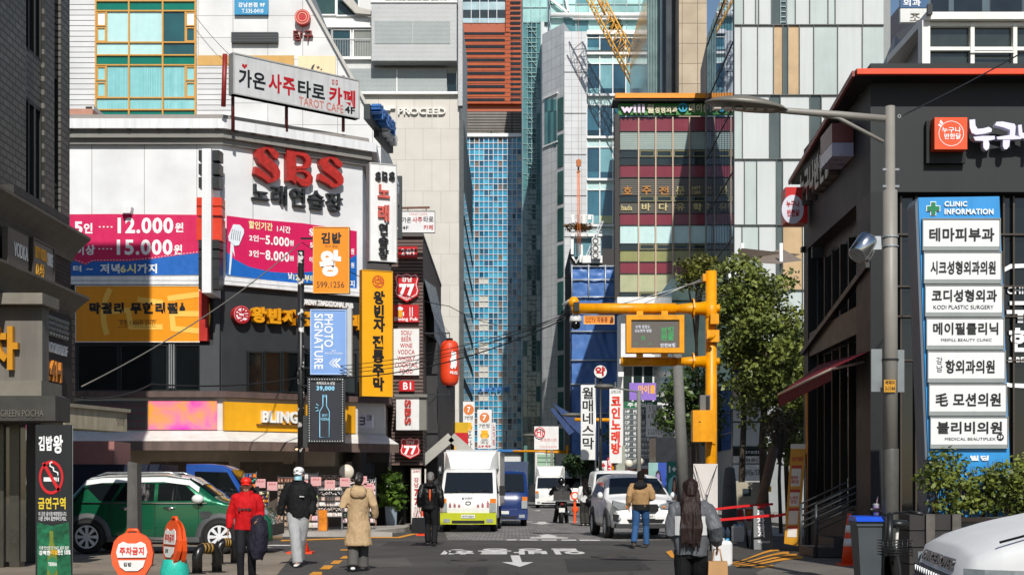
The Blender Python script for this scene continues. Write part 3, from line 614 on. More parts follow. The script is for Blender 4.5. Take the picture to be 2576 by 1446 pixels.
# ---------------------------------------------------------------- blade signs over the street corner
def vtext(s):return '\n'.join(s)
S1=PL(922,41.8,990,42.1)
def dec1(t,o):
 b=MB()
 for ch,r in(('S',(935,438,949,462)),('B',(952,438,966,462)),('S',(969,438,984,462))):black_letters(b,S1,r,ch,o,.06)
 b.build('letter',BLKT,t)
t=sign('blade_sign','tall white karaoke blade sign with red and black stacked Korean letters','sign',S1,(921,415,990,661),mat('#e6e6e4',.45,var=.08,streak=.15),.35,[(vtext('노래'),(941,470,971,562),mat('#c9584c',.5,var=.15),dict(bold=.03,dep=.08,ls=1.25)),(vtext('연습장'),(943,566,968,655),BLKT,dict(bold=.02,dep=.08))],frame=mat('#b9b9b5',.5),decor=dec1)
S2=PL(905,41.2,983,41.6)
def dec2(t,o):
 b=MB();swirl(b,S2,(945,711),15,o,.035);b.build('emblem',mat('#c8541c',.5,var=0),t)
t=sign('blade_sign','tall yellow pub blade sign with stacked black Korean letters and round emblem','sign',S2,(904,680,981,997),mat('#eca60c',.4,var=.05),.22,[(vtext('왕빈자'),(932,733,962,836),BLKT,dict(bold=.05,ls=1.0)),(vtext('전통주막'),(930,844,960,984),BLKT,dict(bold=.05))],frame=mat('#d9a024',.5),decor=dec2,fw=.02)
S3=PL(790,40.1,880,40.1)
def dec3(t,o):
 pass
t=sign('blade_sign','orange gimbap sign with black lettering on utility pole above blue sign','sign',S3,(790,574,881,740),mat('#ee8e14',.4,var=.05),.2,[('김밥',(810,588,861,616),BLKT,dict(bold=.045)),('Gim Bap',(820,619,852,627),mat('#7c4a10',.5,var=0),dict(bold=.0)),('왕',(806,632,860,698),WHT,dict(bold=.06)),('599.1256',(799,711,868,726),mat('#3c2a10',.5,var=0),dict(bold=.0))],frame=mat('#f0b060',.5),fw=.02)
S4=PL(785,40.0,885,40.05)
def dec4(t,o):
 b=MB()
 for i,x in enumerate((846,838,831)):
  w=(.045,.03,.018)[i];p=[S4.pt(x+12,904,o),S4.pt(x,915,o),S4.pt(x+12,926,o)]
  for a,c in zip(p,p[1:]):d=(c-a).normalized();s=S4.n.cross(d)*w/2;b.prism([a-s,c-s,c+s,a+s],S4.n*.004)
 b.build('arrow_print',WHT,t)
t=sign('blade_sign','light blue photo studio sign with sideways white capital lettering','sign',S4,(783,781,874,944),mat('#7ea4dc',.4,var=.04),.3,[('PHOTO',(818,793,840,875),WHT,dict(rot=90,bold=.015)),('SIGNATURE',(793,792,815,930),WHT,dict(rot=90,bold=.015)),('SELF\nPHOTO STUDIO',(820,882,864,893),WHT,dict(bold=.0))],frame=mat('#a9c2ea',.4),decor=dec4,fw=.03)
b=MB();S4.box(b,(875,778,886,947),-.25,.28);b.build('side',mat('#b9bdbc',.5,var=.08),t)
S5=PL(772,39.85,868,40.0)
NEON=mat('#8fd4f0',.3,var=0)
def dec5(t,o):
 b=MB();S5.frame(b,(775,953,866,1113),.075,o,o+.03);b.build('bulb_frame',DARKMETAL,t)
 b=MB()
 for i in range(26):
  for x in(778,861):b.ball(S5.pt(x,957+i*6,o+.03),.016,n=6,m=4)
 for i in range(14):
  for y in(956,1110):b.ball(S5.pt(778+i*6.4,y,o+.03),.016,n=6,m=4)
 b.build('bulbs',mat('#e8ece8',.3,var=0),t)
 b=MB();pts=[(812,995),(812,1022),(804,1036),(804,1100),(828,1100),(828,1036),(821,1022),(821,995),(812,995)]
 b.tube([S5.pt(x,y,o+.01)for x,y in pts],.013,6);b.tube([S5.pt(811,999,o+.01),S5.pt(822,999,o+.01)],.012,6)
 for q in((802,1022,795,1017),(800,1027,793,1026),(802,1032,794,1036)):b.tube([S5.pt(q[0],q[1],o+.01),S5.pt(q[2],q[3],o+.01)],.012,6)
 b.build('bottle_outline',NEON,t)
t=sign('blade_sign','black banner sign with neon blue bottle and 39,000 framed by bulbs','sign',S5,(773,951,868,1115),mat('#23252f',.5,var=.15),.3,[('KNOCK in 강남',(797,959,842,969),WHT,dict(bold=.01)),('39,000',(796,972,841,985),NEON,dict(bold=.04)),('SKYY\nVODKA',(806,1042,827,1058),NEON,dict(bold=.01))],decor=dec5)
t=thing('utility_pole','black steel utility pole with peeling paint carrying the stacked blade signs','pole',P(757,HY,40.4).xy.to_3d())
pc=P(757,600,40.4)
m_,nt_,b_=new_mat('peeling_paint');nz=nt_.nodes.new('ShaderNodeTexNoise');nz.inputs['Scale'].default_value=5;nz.inputs['Detail'].default_value=8;tc=nt_.nodes.new('ShaderNodeTexCoord');nt_.links.new(tc.outputs['Object'],nz.inputs[0])
cr=nt_.nodes.new('ShaderNodeValToRGB');cr.color_ramp.elements[0].position=.6;cr.color_ramp.elements[0].color=(.012,.012,.012,1);cr.color_ramp.elements[1].position=.62;cr.color_ramp.elements[1].color=(.55,.53,.5,1);nt_.links.new(nz.outputs['Fac'],cr.inputs[0]);nt_.links.new(cr.outputs[0],b_.inputs['Base Color']);b_.inputs['Roughness'].default_value=.4
b=MB();b.tube([V((pc.x,40.4,0)),V((pc.x,40.4,8.1))],.095,14);b.build('shaft',m_,t)
parts('sign_arm',DARKMETAL,t,[lambda b,y=y:b.bar(P(757,y,40.3),P(792,y,40.2),.05)for y in(600,715,800,925,970)])
b=MB();b.cbox(P(770,1085,40.3),.16,.14,.9);b.build('switch_box',mat('#3a3d3d',.5),t)
# ---------------------------------------------------------------- narrow slatted sign tower of the next bar
SL=bricks('#7c655d','#6f5a52','#2d2320',30,.115,.03,0,(1,0,0),.5,.8,.4,.15)
T1=PL(990,47.0,1062,47.0)
t=thing('bar_facade','narrow brown slatted bar front rising beside karaoke building','building',P(1026,HY,48).xy.to_3d())
b=MB();b.box((X(985,47),47.0,2.1),(X(1064,47),59,Zh(598,47)));b.build('slatted_wall',SL,t)
b=MB();b.box((X(978,47)-.1,46.9,Zh(596,47)),(X(1064,47)+.02,59,Zh(588,47)));b.build('roof_edge',mat('#55504c',.6),t)
b=MB();b.box((X(920,47),47.3,2.2),(X(985,47)-.01,59,Zh(660,47)));b.build('dark_wall',mat('#3b3634',.6,var=.15),t)
b=MB();b.box((X(985,47)-.6,47.3,.12),(X(1012,47),59,2.2));b.build('entrance',mat('#141212',.7),t)
b=MB();b.box((X(1062,47)+.01,49.0,0),(X(1101,49),64,Zh(860,49)));b.build('dark_wall',mat('#2b2b2c',.5,var=.2),t)
b=MB();x0,x1=X(1064,48),X(1100,49.5);b.loft([[V((x0,47.4,Zh(680,47.4))),V((x0+.05,55,Zh(640,47.4)))],[V((x1,47.6,Zh(800,47.6))),V((x1+.1,55,Zh(800,47.6)))],[V((x1,47.6,Zh(845,47.6))),V((x1,55,Zh(845,47.6)))],[V((x0,47.4,Zh(830,47.4))),V((x0,55,Zh(830,47.4)))]],False)
b.build('stair_canopy',mat('#8a8f94',.3,.1,var=.3,sc=3),t)
RED_=mat('#c4181f',.35,var=.05)
def onbar(name,lab,r,face,texts,th=.14,**k):return sign(name,lab,'sign',T1,r,face,th,texts,**k)
onbar('wall_sign','small red 24H sign near the top of the slatted tower',(1003,622,1050,650),RED_,[('24H',(1010,627,1043,644),WHT,dict(bold=.02))])
onbar('wall_sign','white drinks list sign with red SOJU BEER WINE lettering',(991,828,1055,944),mat('#e6e4e0',.4,var=.05),[('SOJU\nBEER\nWINE\nVODCA\nWHISKY\nCOCKTAIL\nFOOD',(994,832,1052,940),REDT,dict(bold=.012))])
onbar('wall_sign','small red B1 sign below the white drinks list',(1005,958,1043,984),RED_,[('B1',(1015,962,1035,980),WHT,dict(bold=.02))])
def decp(t,o):
 b=MB();T1.shape(b,[(1002,781),(1013,781),(1013,799),(1002,799)],o,.01);b.build('beer_print',mat('#e4a21c',.4,var=0),t)
 b=MB();T1.shape(b,[(1001,775),(1007,772),(1015,776),(1014,781),(1001,781)],o,.012);T1.box(b,(1014,786,1017,796),o,o+.008);T1.box(b,(1031,774,1033,797),o,o+.01);T1.box(b,(1037,774,1039,797),o,o+.01);b.build('cutlery_print',WHT,t)
onbar('wall_sign','red and white pub sign with beer mug and cutlery',(990,768,1054,811),RED_,[('Dining Pub',(993,799,1051,810),mat('#f0efec',.4,var=0),dict(bold=.03))],decor=decp)
def shield(name,lab,pl,r,sub):
 x0,y0,x1,y1=r;f=lambda a,c:(x0+a*(x1-x0),y0+c*(y1-y0));t=thing(name,lab,'sign',pl.pt((x0+x1)/2,y1),'shield shaped 77 signs')
 O=[(0,.14),(.1,.02),(.28,.07),(.5,0),(.72,.07),(.9,.02),(1,.14),(.93,.4),(1,.62),(.95,.78),(.75,.88),(.5,1),(.25,.88),(.05,.78),(0,.62),(.07,.4)]
 b=MB();pl.shape(b,[f(*p)for p in O],0,.16);b.build('panel',RED_,t)
 b=MB();I=[((a-.5)*.9+.5,(c-.5)*.9+.49)for a,c in O];I2=[((a-.5)*.85+.5,(c-.5)*.85+.49)for a,c in O];n=len(O)
 for i in range(n):k=(i+1)%n;b.poly(*[pl.pt(*f(*q),.165)for q in(I[k],I[i],I2[i],I2[k])])
 b.build('border',WHT,t)
 b=MB();ptext(b,pl,'강남',(*f(.3,.15),*f(.72,.32)),.17,.03);ptext(b,pl,'77',(*f(.2,.38),*f(.82,.8)),.17,.06);ptext(b,pl,'SINCE 2019',(*f(.32,.83),*f(.68,.88)),.17,.0);b.build('lettering',WHT,t)
shield('shield_sign','red shield shaped sign with number high on the slatted tower',T1,(993,688,1055,761),1)
T2=PL(990,46.5,1062,46.5)
shield('shield_sign','red shield shaped sign with number low on the slatted tower',T2,(1007,1100,1058,1154),2)
t=sign('cube_sign','white cube sign with sideways red blackletter on the slatted tower','sign',T2,(1001,1001,1058,1083),mat('#dcdcd9',.45,var=.08,streak=.2),.7,[('SBS',(1022,1008,1038,1070),RWORN,dict(rot=90,bold=.05,dep=.05))])
b=MB();T2.box(b,(997,995,1078,1002),-.25,.78);T2.box(b,(1058.5,1002,1076,1083),-.1,.68);b.build('lid',mat('#75736c',.6),t)
t=sign('sign_board','tall white standing board with red 24H and stacked Korean letters at kerb','sign',PL(1036,45.6),(1034,1177,1061,1318),mat('#e4e2de',.5),.12,[('24H',(1040,1182,1056,1188),REDT,dict(bold=.02)),(vtext('강남'),(1042,1200,1054,1225),REDT,dict(bold=.02)),(vtext('77'),(1043,1229,1054,1270),REDT,dict(bold=.04)),('호프\n소주\n보드카\n칵테일',(1040,1274,1056,1300),REDT,dict(bold=.0))],frame=mat('#6a5a48',.5),fw=.025)
S6=PL(1008,45.5)
t=sign('hanging_sign','small white tarot cafe sign hanging from a rusty bar','sign',S6,(1008,532,1095,587),mat('#dcdcdb',.5,var=.06),.1,[('TAROT CAFE',(1029,537,1075,543),mat('#d99a92',.5,var=0),dict(bold=.01)),('가온',(1012,548,1035,562),BLKT,dict(bold=.02)),('타로',(1066,546,1091,561),BLKT,dict(bold=.02)),('사주',(1038,547,1063,562),REDT,dict(bold=.02)),('카페',(1066,567,1090,580),REDT,dict(bold=.02)),('4F',(1013,570,1028,579),BLKT,dict(bold=.02))],frame=mat('#8d8d88',.5),fw=.015)
b=MB();b.bar(S6.pt(985,524),S6.pt(1081,522),.06);b.bar(S6.pt(1026,520),S6.pt(1026,532),.03);b.bar(S6.pt(1072,520),S6.pt(1072,532),.03);b.build('bracket',mat('#6e4a38',.7,var=.3),t)
t=sign('blade_sign','dark blade sign with chrome letters half hidden behind white karaoke blade','sign',PL(990,44.2),(978,446,1012,602),mat('#2b3234',.5),.2,[(vtext('A디비'),(992,452,1006,520),CHROME,dict(bold=.02,dep=.06)),('8F',(993,575,1002,584),WHT,dict(bold=.02))])
t=thing('paper_lantern','large orange paper lantern with white cat print hanging from a bracket','lantern',P(1131,985,47.5))
c=P(1131,913,47.5);rr=24/F*47.5;hh=57/F*47.5;b=MB();prof=[(.3,-1),(.62,-.97),(.85,-.88),(.96,-.72),(1,-.5),(1,.5),(.96,.72),(.85,.88),(.62,.97),(.3,1)]
fine=[]
for(r0,h0),(r1,h1)in zip(prof,prof[1:]):
 k=max(1,int(abs(h1-h0)/.07))
 for i in range(k):s=i/k;fine.append(((r0+(r1-r0)*s)*(1 if len(fine)%2 else .985),h0+(h1-h0)*s))
fine.append(prof[-1]);b.lathe(c,[(rr*r,hh*h)for r,h in fine],24);b.build('paper_body',mat('#e2421a',.5,var=.1,sc=3),t)
b=MB();b.lathe(c+V((0,0,hh)),[(rr*.32,-.02),(rr*.34,.06),(rr*.34,.07)],16);b.lathe(c-V((0,0,hh)),[(rr*.3,-.07),(rr*.34,-.05),(rr*.34,.02)],16);b.build('cap',BLKT,t)
b=MB();b.bar(P(1068,838,47.5),P(1132,838,47.5),.04);b.bar(P(1131,836,47.5),P(1131,856,47.5),.025);b.bar(P(1060,992,47.5),P(1132,991,47.5),.04);b.bar(P(1131,970,47.5),P(1131,993,47.5),.025);b.bar(P(1085,780,47.5),P(1131,838,47.5),.012);b.build('bracket',DARKMETAL,t)
def oncyl(pts):
 out=[]
 for x,y in pts:
  dx=(x-1131)/24;dx=max(-.95,min(.95,dx));out.append(V((c.x+dx*rr*1.012,c.y-math.sqrt(1-dx*dx)*rr*1.02-.004,Zh(y,47.5))))
 return out
b=MB();
for q in([(1136,888),(1139,884),(1142,888),(1147,886),(1149,892),(1148,900),(1150,912),(1149,922),(1145,930),(1143,924),(1139,930),(1134,926),(1136,914),(1133,906),(1137,900)],):
 p=oncyl(q);b.prism(p,V((0,-.01,0)))
letters(b,'이신',lambda a,z,k:oncyl([(1133+a,943-z)])[0]+V((0,-k-.004,0)),18,9,.05,.006)
b.build('cat_print',WHT,t)
def leafball(mb,c,r,n,s,seed,flat=1.0,lo=.25):
 g=random.Random(seed)
 for i in range(n):
  while True:
   p=V((g.uniform(-1,1),g.uniform(-1,1),g.uniform(-1,1)))
   if lo<p.length<1:break
  q=V(c)+V((p.x*r[0],p.y*r[1],p.z*r[2]));a=V((g.uniform(-1,1),g.uniform(-1,1),g.uniform(-.8,.6))).normalized();w=a.cross(V((g.uniform(-1,1),g.uniform(-1,1),g.uniform(-1,1)))).normalized();l=s*g.uniform(.6,1.4)
  mb.poly(q,q+a*l*.5+w*l*.3,q+a*l,q+a*l*.5-w*l*.3)
def leafmat(c,c2,rough=.5):
 k=('leaf',c,c2)
 if k in MATS:return MATS[k]
 m,nt,b=new_mat('leaf');L=nt.links.new;tc=nt.nodes.new('ShaderNodeTexCoord');nz=nt.nodes.new('ShaderNodeTexNoise');nz.inputs['Scale'].default_value=1.7;nz.inputs['Detail'].default_value=6;nz.inputs['Roughness'].default_value=.8;L(tc.outputs['Object'],nz.inputs['Vector'])
 cr=nt.nodes.new('ShaderNodeValToRGB');cr.color_ramp.elements[0].position=.38;cr.color_ramp.elements[0].color=(*lin(c),1);cr.color_ramp.elements[1].position=.66;cr.color_ramp.elements[1].color=(*lin(c2),1);L(nz.outputs['Fac'],cr.inputs[0]);L(cr.outputs[0],b.inputs['Base Color'])
 b.inputs['Roughness'].default_value=rough;b.inputs['Subsurface Weight'].default_value=0;b.inputs['Specular IOR Level'].default_value=.4;MATS[k]=m;return m
t=thing('potted_plant','leafy green plant in a tall grey planter beside bar entrance','plant',G(985,1328))
gp=G(985,1330);b=MB();b.loft([[gp+V((sx*w,sy_*w,z))for sx,sy_ in((-1,-1),(1,-1),(1,1),(-1,1))]for w,z in((.16,.12),(.2,.75))]);b.build('pot',mat('#7d8a98',.4,var=.1),t)
b=MB();leafball(b,gp+V((0,0,1.35)),(.4,.4,.55),260,.26,5);leafball(b,gp+V((.1,-.1,1.0)),(.45,.3,.3),90,.26,6);b.build('foliage',leafmat('#1d3a14','#6d8a35',.35),t)
b=MB();b.tube([gp+V((0,0,.7)),gp+V((.03,0,1.5))],.02);b.build('stem',mat('#3b2c1c',.8),t)
# ---------------------------------------------------------------- shop goods outside the accessory shop
def rack(name,lab,x0,x1,y0,y1,d,cols,seed,n=160,s=.09):
 pl=PL(x0,d);t=thing(name,lab,'display rack',pl.pt((x0+x1)/2,HY).xy.to_3d()+V((0,0,.13)));g=random.Random(seed);u0,z0,u1,z1=pl.rect((x0,y0,x1,y1));z0=max(z0,.2)
 b=MB()
 for u in(u0,u1):b.bar(pl.w(u,.13,0),pl.w(u,z1+.05,0),.03)
 for i in range(9):b.bar(pl.w(u0,z0+(z1-z0)*i/8,0),pl.w(u1,z0+(z1-z0)*i/8,0),.015)
 b.build('rack_frame',STEEL,t)
 ms=[mat(c,.5,var=.15,sc=8)for c in cols];b=MB();rows=8;per=max(3,n//rows//3)
 for row in range(rows):
  z=z0+(z1-z0)*(row+.5)/rows;base=row%len(ms);fluffy=(row+seed)%3==0
  for k in range(per):
   u=u0+(u1-u0)*(k+.5+g.uniform(-.15,.15))/per;w_=(u1-u0)/per;h_=(z1-z0)/rows
   b.mi=base if g.random()<.7 else g.randrange(len(ms))
   if fluffy:
    for q in range(3):b.ball(pl.w(u+g.uniform(-.3,.3)*w_,z+g.uniform(-.3,.3)*h_,.07+g.random()*.08),w_*g.uniform(.25,.42),n=7,m=5)
   else:
    b.cbox(pl.w(u,z,.05+g.random()*.03),w_*.8,.008,h_*.72);b.mi=g.randrange(len(ms));b.cbox(pl.w(u,z-h_*.05,.1),w_*.35,.012,h_*.3)
 o=b.build('trinkets',ms,t);o['kind']='stuff'
rack('display_rack','rack of fluffy pastel hair bands and green toys outside shop',766,800,1190,1330,41.0,('#f3eeee','#f0c7d0','#f6f0e4','#e8c0a8','#b9d488','#d6c6e2','#dd6a6a'),1,520,.13)
rack('display_rack','rack of carded white earrings on grid panel by shop door',800,860,1195,1300,41.2,('#f6f5f2','#efe6de','#f3f1ee','#d8b8a8'),2,420,.1)
rack('display_rack','rack of striped and orange socks beside red hoodie person',648,676,1235,1310,40.5,('#e8822a','#2c4fa0','#efe2b0','#d8b030','#303030'),3,150,.14)
rack('display_rack','beige wall grid of small pendants inside the dark shop door',700,752,1200,1335,42.0,('#b29c86','#9a8470','#c2ae98','#8a5a48'),4,180,.09)
rack('display_rack','rack of pink plush and grey hats at right end of shop',862,945,1205,1315,42.4,('#e9c9cc','#8a9a8e','#f3ece8','#d8a8a0','#efd9d9'),5,420,.12)
rack('display_rack','rack of toys with orange and teal bags behind blue truck cab',588,645,1190,1290,41.0,('#ef7a1a','#1fae98','#3a6ab0','#d9c24a','#7a3a2a'),6,160,.15)
for i,(x,y)in enumerate(((655,1215),(685,1222),(762,1218),(795,1210),(830,1218),(868,1212),(910,1208),(928,1226))):
 pl=PL(x,40.6);sign('price_card',('pink card by the sock rack, leftmost of the price cards','pink card second from the left of the price cards','pink card above the hair band rack','glossy card above the earring rack, tilted','pink card just left of beige coat','pink card behind beige coat hood','upper pink card near the shop right end','lowest pink card at the shop right end')[i],'price card',pl,(x-13,y-11,x+13,y+11),mat('#d9a5a4',.4,var=.1),.01,[('SALE',(x-8,y-7,x+8,y-3),REDT,dict(bold=.0))],group='price cards hanging in the shop front')
b=MB();b.box((X(797,41),41.0,.14),(X(822,41),41.3,Zh(1282,41)));tag(b.build('poster_stand',mat('#d9801c',.4,var=.4,sc=4)),'glowing orange poster panel at the foot of the earring rack','poster')
b=MB();c=P(872,1186,41.5);b.lathe(c,[(.0,-.1),(.2,-.08),(.22,0),(.2,.08),(.0,.1)],16,V((0,1,0)));tag(b.build('heater_lamp',mat('#d8cfbd',.4)),'round cream fan under the awning above the earring rack','fan')
t=sign('cube_sign','small lilac cube sign with curled letter mounted past the yellow fascia','sign',PL(905,43.5),(906,1044,940,1076),mat('#c9cbe0',.4,var=.1),.4,[('m',(908,1050,922,1070),BLKT,dict(rot=90)),('m',(926,1046,938,1058),BLKT,dict(rot=90))])
# ================================================================= TALL WHITE BUILDING WITH GREEN WINDOWS (behind the karaoke building)
W=PL(0,62.0)
t=thing('office_building','white panelled tower with teal curtained windows in ochre frames','building',W.pt(500,HY).xy.to_3d())
b=MB();b.prism([W.pt(x,y,-.02)for x,y in((130,-60),(770,-60),(770,0),(890,205),(958,330),(958,1216),(130,1216))],V((0,9,0)));b.build('wall',bricks('#dcdcda','#d4d4d2','#8b8a87',1.52,.95,.012,0,(1,0,0),.45,.2,.4,.15),t)
SID=bricks('#d9d9d8','#cfcfce','#4d4c4a',60,.23,.014,0,(1,0,0),.45,.8,.4,.12)
b=MB();W.box(b,(130,-60,240,345),0,.05);b.build('siding',SID,t);b=MB();W.box(b,(497,167,585,345),0,.05);b.build('siding',SID,t)
b=MB();W.box(b,(497,141,740,166),0,.06);b.build('ochre_band',mat('#c99b50',.5,var=.06),t)
OC=mat('#c99440',.4,var=.06);CUR=mat('#8fc9cb',.25,var=.12,sc=2);PALE=mat('#b7dcda',.2,var=.05);TEAL=glass('#0d7a66',.9,.1,.6,.12,.8);DTE=glass('#2d6468',.8,.06,.8,.3,.6)
cols=(243,326,411,493)
def rowp(y0,y1,ms,nm):
 for i in range(3):
  b=MB();W.box(b,(cols[i],y0,cols[i+1],y1),.01,.05);b.build(nm,ms[i%len(ms)],t)
rowp(-40,5,(PALE,),'window');rowp(5,30,(TEAL,),'spandrel');rowp(30,109,(PALE,PALE,DTE),'window');rowp(109,141,(PALE,PALE,DTE),'window');rowp(141,166,(TEAL,),'spandrel');rowp(166,248,(CUR,),'window');rowp(248,278,(CUR,),'window');rowp(278,303,(TEAL,),'spandrel');rowp(303,345,(DTE,),'window')
b=MB()
for y in(5,30,109,141,166,248,278,303):W.box(b,(241,y-1.7,495,y+1.7),.051,.13)
for x in cols:W.box(b,(x-2,-40,x+2,345),.052,.14)
for x0,x1 in((245,268),(469,492)):
 for y0,y1 in((32,68),(71,107),(169,205),(209,246)):W.frame(b,(x0,y0,x1,y1),.05,.05,.1)
 W.box(b,((268 if x0<300 else 466),30,(271 if x0<300 else 469),109),.051,.12);W.box(b,((268 if x0<300 else 466),166,(271 if x0<300 else 469),248),.051,.12)
b.build('mullions',OC,t)
b=MB()
for x0,x1 in((247,266),(471,490)):
 for y0,y1 in((35,66),):W.box(b,(x0,y0,x1,y1),.06,.065)
b.build('vent_sash',mat('#eef0ee',.4),t)
for i in range(46):
 pass
b=MB()
g=random.Random(3)
for x0,x1 in((271,324),(328,409),(413,440),(448,466)):
 x=x0
 while x<x1:
  W.box(b,(x,170,x+1.3,246),.052,.062);W.box(b,(x+g.uniform(0,1),256,x+1.6,277),.052,.06);x+=g.uniform(3,5)
b.build('curtain_folds',mat('#6fb2b5',.4,var=.1),t)
b=MB();b.bar(W.pt(772,-10,.1),W.pt(892,208,.1),.12);b.bar(W.pt(892,208,.1),W.pt(960,335,.1),.12);b.build('edge_trim',mat('#b9b6ae',.6),t)
t=sign('sign_board','blue clinic style sign with white 9F lettering on the white tower','sign',W,(591,-20,676,40),mat('#2d8cb8',.4,var=.08),.15,[('강남본점 9F',(601,10,668,22),WHT,dict(bold=.02)),('T.535-0410',(610,26,664,36),WHT,dict(bold=.01))])
b=MB();W.box(b,(584,85,701,111),.0,.2);tag(b.build('louvre_vent',bricks('#55595a','#4c5051','#1c1e1f',30,.07,.02,0,(1,0,0),.5,.9,.4,.1)),'dark grey louvred ventilation grille on the white panelled tower','vent')
t=thing('wall_lettering','round red target emblem over red Korean billiards letters','sign',W.pt(763,105));c=W.pt(763,49,.0);b=MB();b.disc(c,.335,W.n,.3,32);b.build('disc',mat('#b8231c',.4,var=.15),t)
b=MB();b.ring(c+W.n*.3,.3,.27,W.n,.02);b.ring(c+W.n*.3,.2,.17,W.n,.02);b.build('tube_ring',mat('#e8a08a',.4),t)
b=MB();ptext(b,W,'당구',(739,79,788,105),.0,.0,.2);b.build('lettering',mat('#8d2a26',.5,var=.2),t)
t=sign('poster','cream poster with black moon and stars rising behind the tarot roof sign','poster',PL(750,50),(750,143,845,235),mat('#ead2a8',.5,var=.05),.08);PM=PL(750,50)
b=MB();PM.shape(b,[(793,163),(786,168),(782,178),(786,190),(796,194),(791,186),(789,176)],.083,.01);b.build('moon_print',mat('#3a3a3a',.4),t)
b=MB()
for cx_,cy_,s in((801,172,5),(809,177,3)):PM.shape(b,[(cx_+s*(1 if k%2==0 else .42)*math.sin(k*math.pi/5),cy_-s*(1 if k%2==0 else .42)*math.cos(k*math.pi/5))for k in range(10)],.083,.01)
b.build('star_print',mat('#4a4238',.4),t)
b=MB();b.prism([P(175,274,42.5),P(233,274,42.5),P(233,306,42.5),P(175,306,42.5)],V((0,4,0)));tag(b.build('parapet',mat('#b98874',.8,var=.2)),'short salmon plastered block on the roof beside air conditioner','parapet')
t=thing('air_conditioner','pale outdoor air conditioner unit on roof beside tiled building','air conditioner',P(240,306,44));b=MB();b.prism([P(212,266,44),P(236,266,44),P(236,300,44),P(212,300,44)],V((0,1.2,0)));b.build('casing',mat('#cfcfca',.5),t);b=MB();PL(0,44).box(b,(216,269,232,277),.0,.02);b.build('grille',DARKMETAL,t)
t=thing('blue_dish','upturned blue plastic tub on the white eave','tub',P(310,309,42.2));b=MB();b.lathe(P(310,307,42.2),[(.31,0),(.27,.08),(.15,.11),(0,.11)],20);b.build('tub_body',mat('#1d6fc0',.4),t)
t=thing('corner_sign','dark corner sign with blue and white raised letters at eave end','sign',P(950,350,46));CS=PL(905,45.0,975,49.5)
b=MB();CS.box(b,(915,262,972,300),.0,.2);b.build('panel',mat('#353a3c',.5),t)
b=MB();ptext(b,CS,'카페문화',(918,258,960,292),.2,.05,.3);b.build('lettering',mat('#3f74b8',.4),t);b=MB();ptext(b,CS,'당구장',(945,312,972,340),.2,.03,.2);b.build('lettering',WHITE,t)
b=MB();CS.box(b,(940,305,975,345),.0,.2);b.build('panel',mat('#2c2f30',.5),t)
# ================================================================= PALE CLINIC BUILDING WITH PERFORATED SCREENS
Q=PL(0,100.0)
t=thing('office_building','beige stone building with raised grey capitals and white perforated balcony screens','building',Q.pt(1030,HY).xy.to_3d())
b=MB();b.prism([Q.pt(x,y)for x,y in((790,240),(1155,240),(1155,1216),(790,1216))],V((0.0,24,0)));b.build('wall',bricks('#cfcac0','#cac5bb','#aaa59b',1.25,2.2,.015,.5,(1,0,0),.6,.15,.3,.08),t)
b=MB();b.prism([Q.pt(x,y,-.6)for x,y in((790,-80),(1150,-80),(1150,239),(790,239))],V((0,22,0)));b.build('upper_wall',mat('#c9c9c6',.6,var=.05),t)
PERF=bricks('#dadbda','#d0d1d0','#9a9c9c',.09,.09,.02,.5,(1,0,0),.45,.2,.5,.06);PERFG=bricks('#b9c0bf','#aeb5b4','#7e8685',.09,.09,.02,.5,(1,0,0),.45,.2,.5,.06)
b=MB();Q.box(b,(938,20,1150,164),-.5,1.0);b.build('balcony_screen',PERF,t)
b=MB();Q.box(b,(946,66,1040,122),1.0,1.03);Q.box(b,(1042,66,1134,122),1.0,1.03);b.build('screen_window',PERFG,t)
b=MB();Q.box(b,(860,172,1124,236),-.55,-.1);b.build('lower_screen',PERFG,t);b=MB();Q.box(b,(997,176,999.5,236),-.09,-.04);Q.box(b,(865,234,1152,240),-.5,.35);Q.box(b,(936,16,1152,20),-.5,1.1);b.build('screen_rail',WHITE,t)
b=MB();Q.box(b,(1125,180,1148,236),-.55,-.45);b.build('recess_window',glass('#24383c',.7),t)
for x0,x1,y0,y1,m in((812,832,68,138,'#33474a'),(834,880,70,139,'#2c4d54'),(887,934,70,139,'#8d9188'),(784,842,-30,32,'#3f5e5a'),(846,900,-30,34,'#3a5653')):
 w=MB();Q.box(w,(x0,y0,x1,y1),-.58,-.55);wo=w.build('window',glass(m,.8),t);f=MB();Q.frame(f,(x0-2,y0-2,x1+2,y1+2),.09,-.59,-.45);f.build('frame',WHITE,wo)
b=MB()
for i in range(24):Q.box(b,(834+i*4.2,95,834.6+i*4.2,140),-.4,-.37)
Q.box(b,(834,94,936,95.5),-.41,-.36);b.build('railing',mat('#c9cbcb',.4),t)
b=MB();Q.box(b,(790,44,938,66),-.59,-.3);Q.box(b,(800,140,938,146),-.59,-.3);b.build('floor_band',WHITE,t)
b=MB();b.prism([Q.pt(x,y,.2)for x,y in((850,-10),(880,-10),(905,22),(940,30),(940,40),(895,36))],V((0,.5,0)));b.build('outside_stair',mat('#b9b4ab',.7),t)
b=MB();ptext(b,Q,'PROCEED',(1002,273,1121,290),.0,.015,.2);Q.shape(b,[(955,269),(995,269),(995,276),(983,276),(983,280),(970,280),(970,284),(955,284)],0,.25);b.build('lettering',mat('#e2dfd9',.5),t)
b=MB();leafball(b,Q.pt(1045,10,.2),(2.9,.5,.25),700,.2,8);b.build('roof_grass',leafmat('#5a5a22','#8e7a3a'),t)
b=MB();b.box((X(1155,100)+.01,100.3,0),(X(1166,100),124,Zh(300,100)));b.build('side_wall',mat('#4a4f50',.4,var=.2),t)
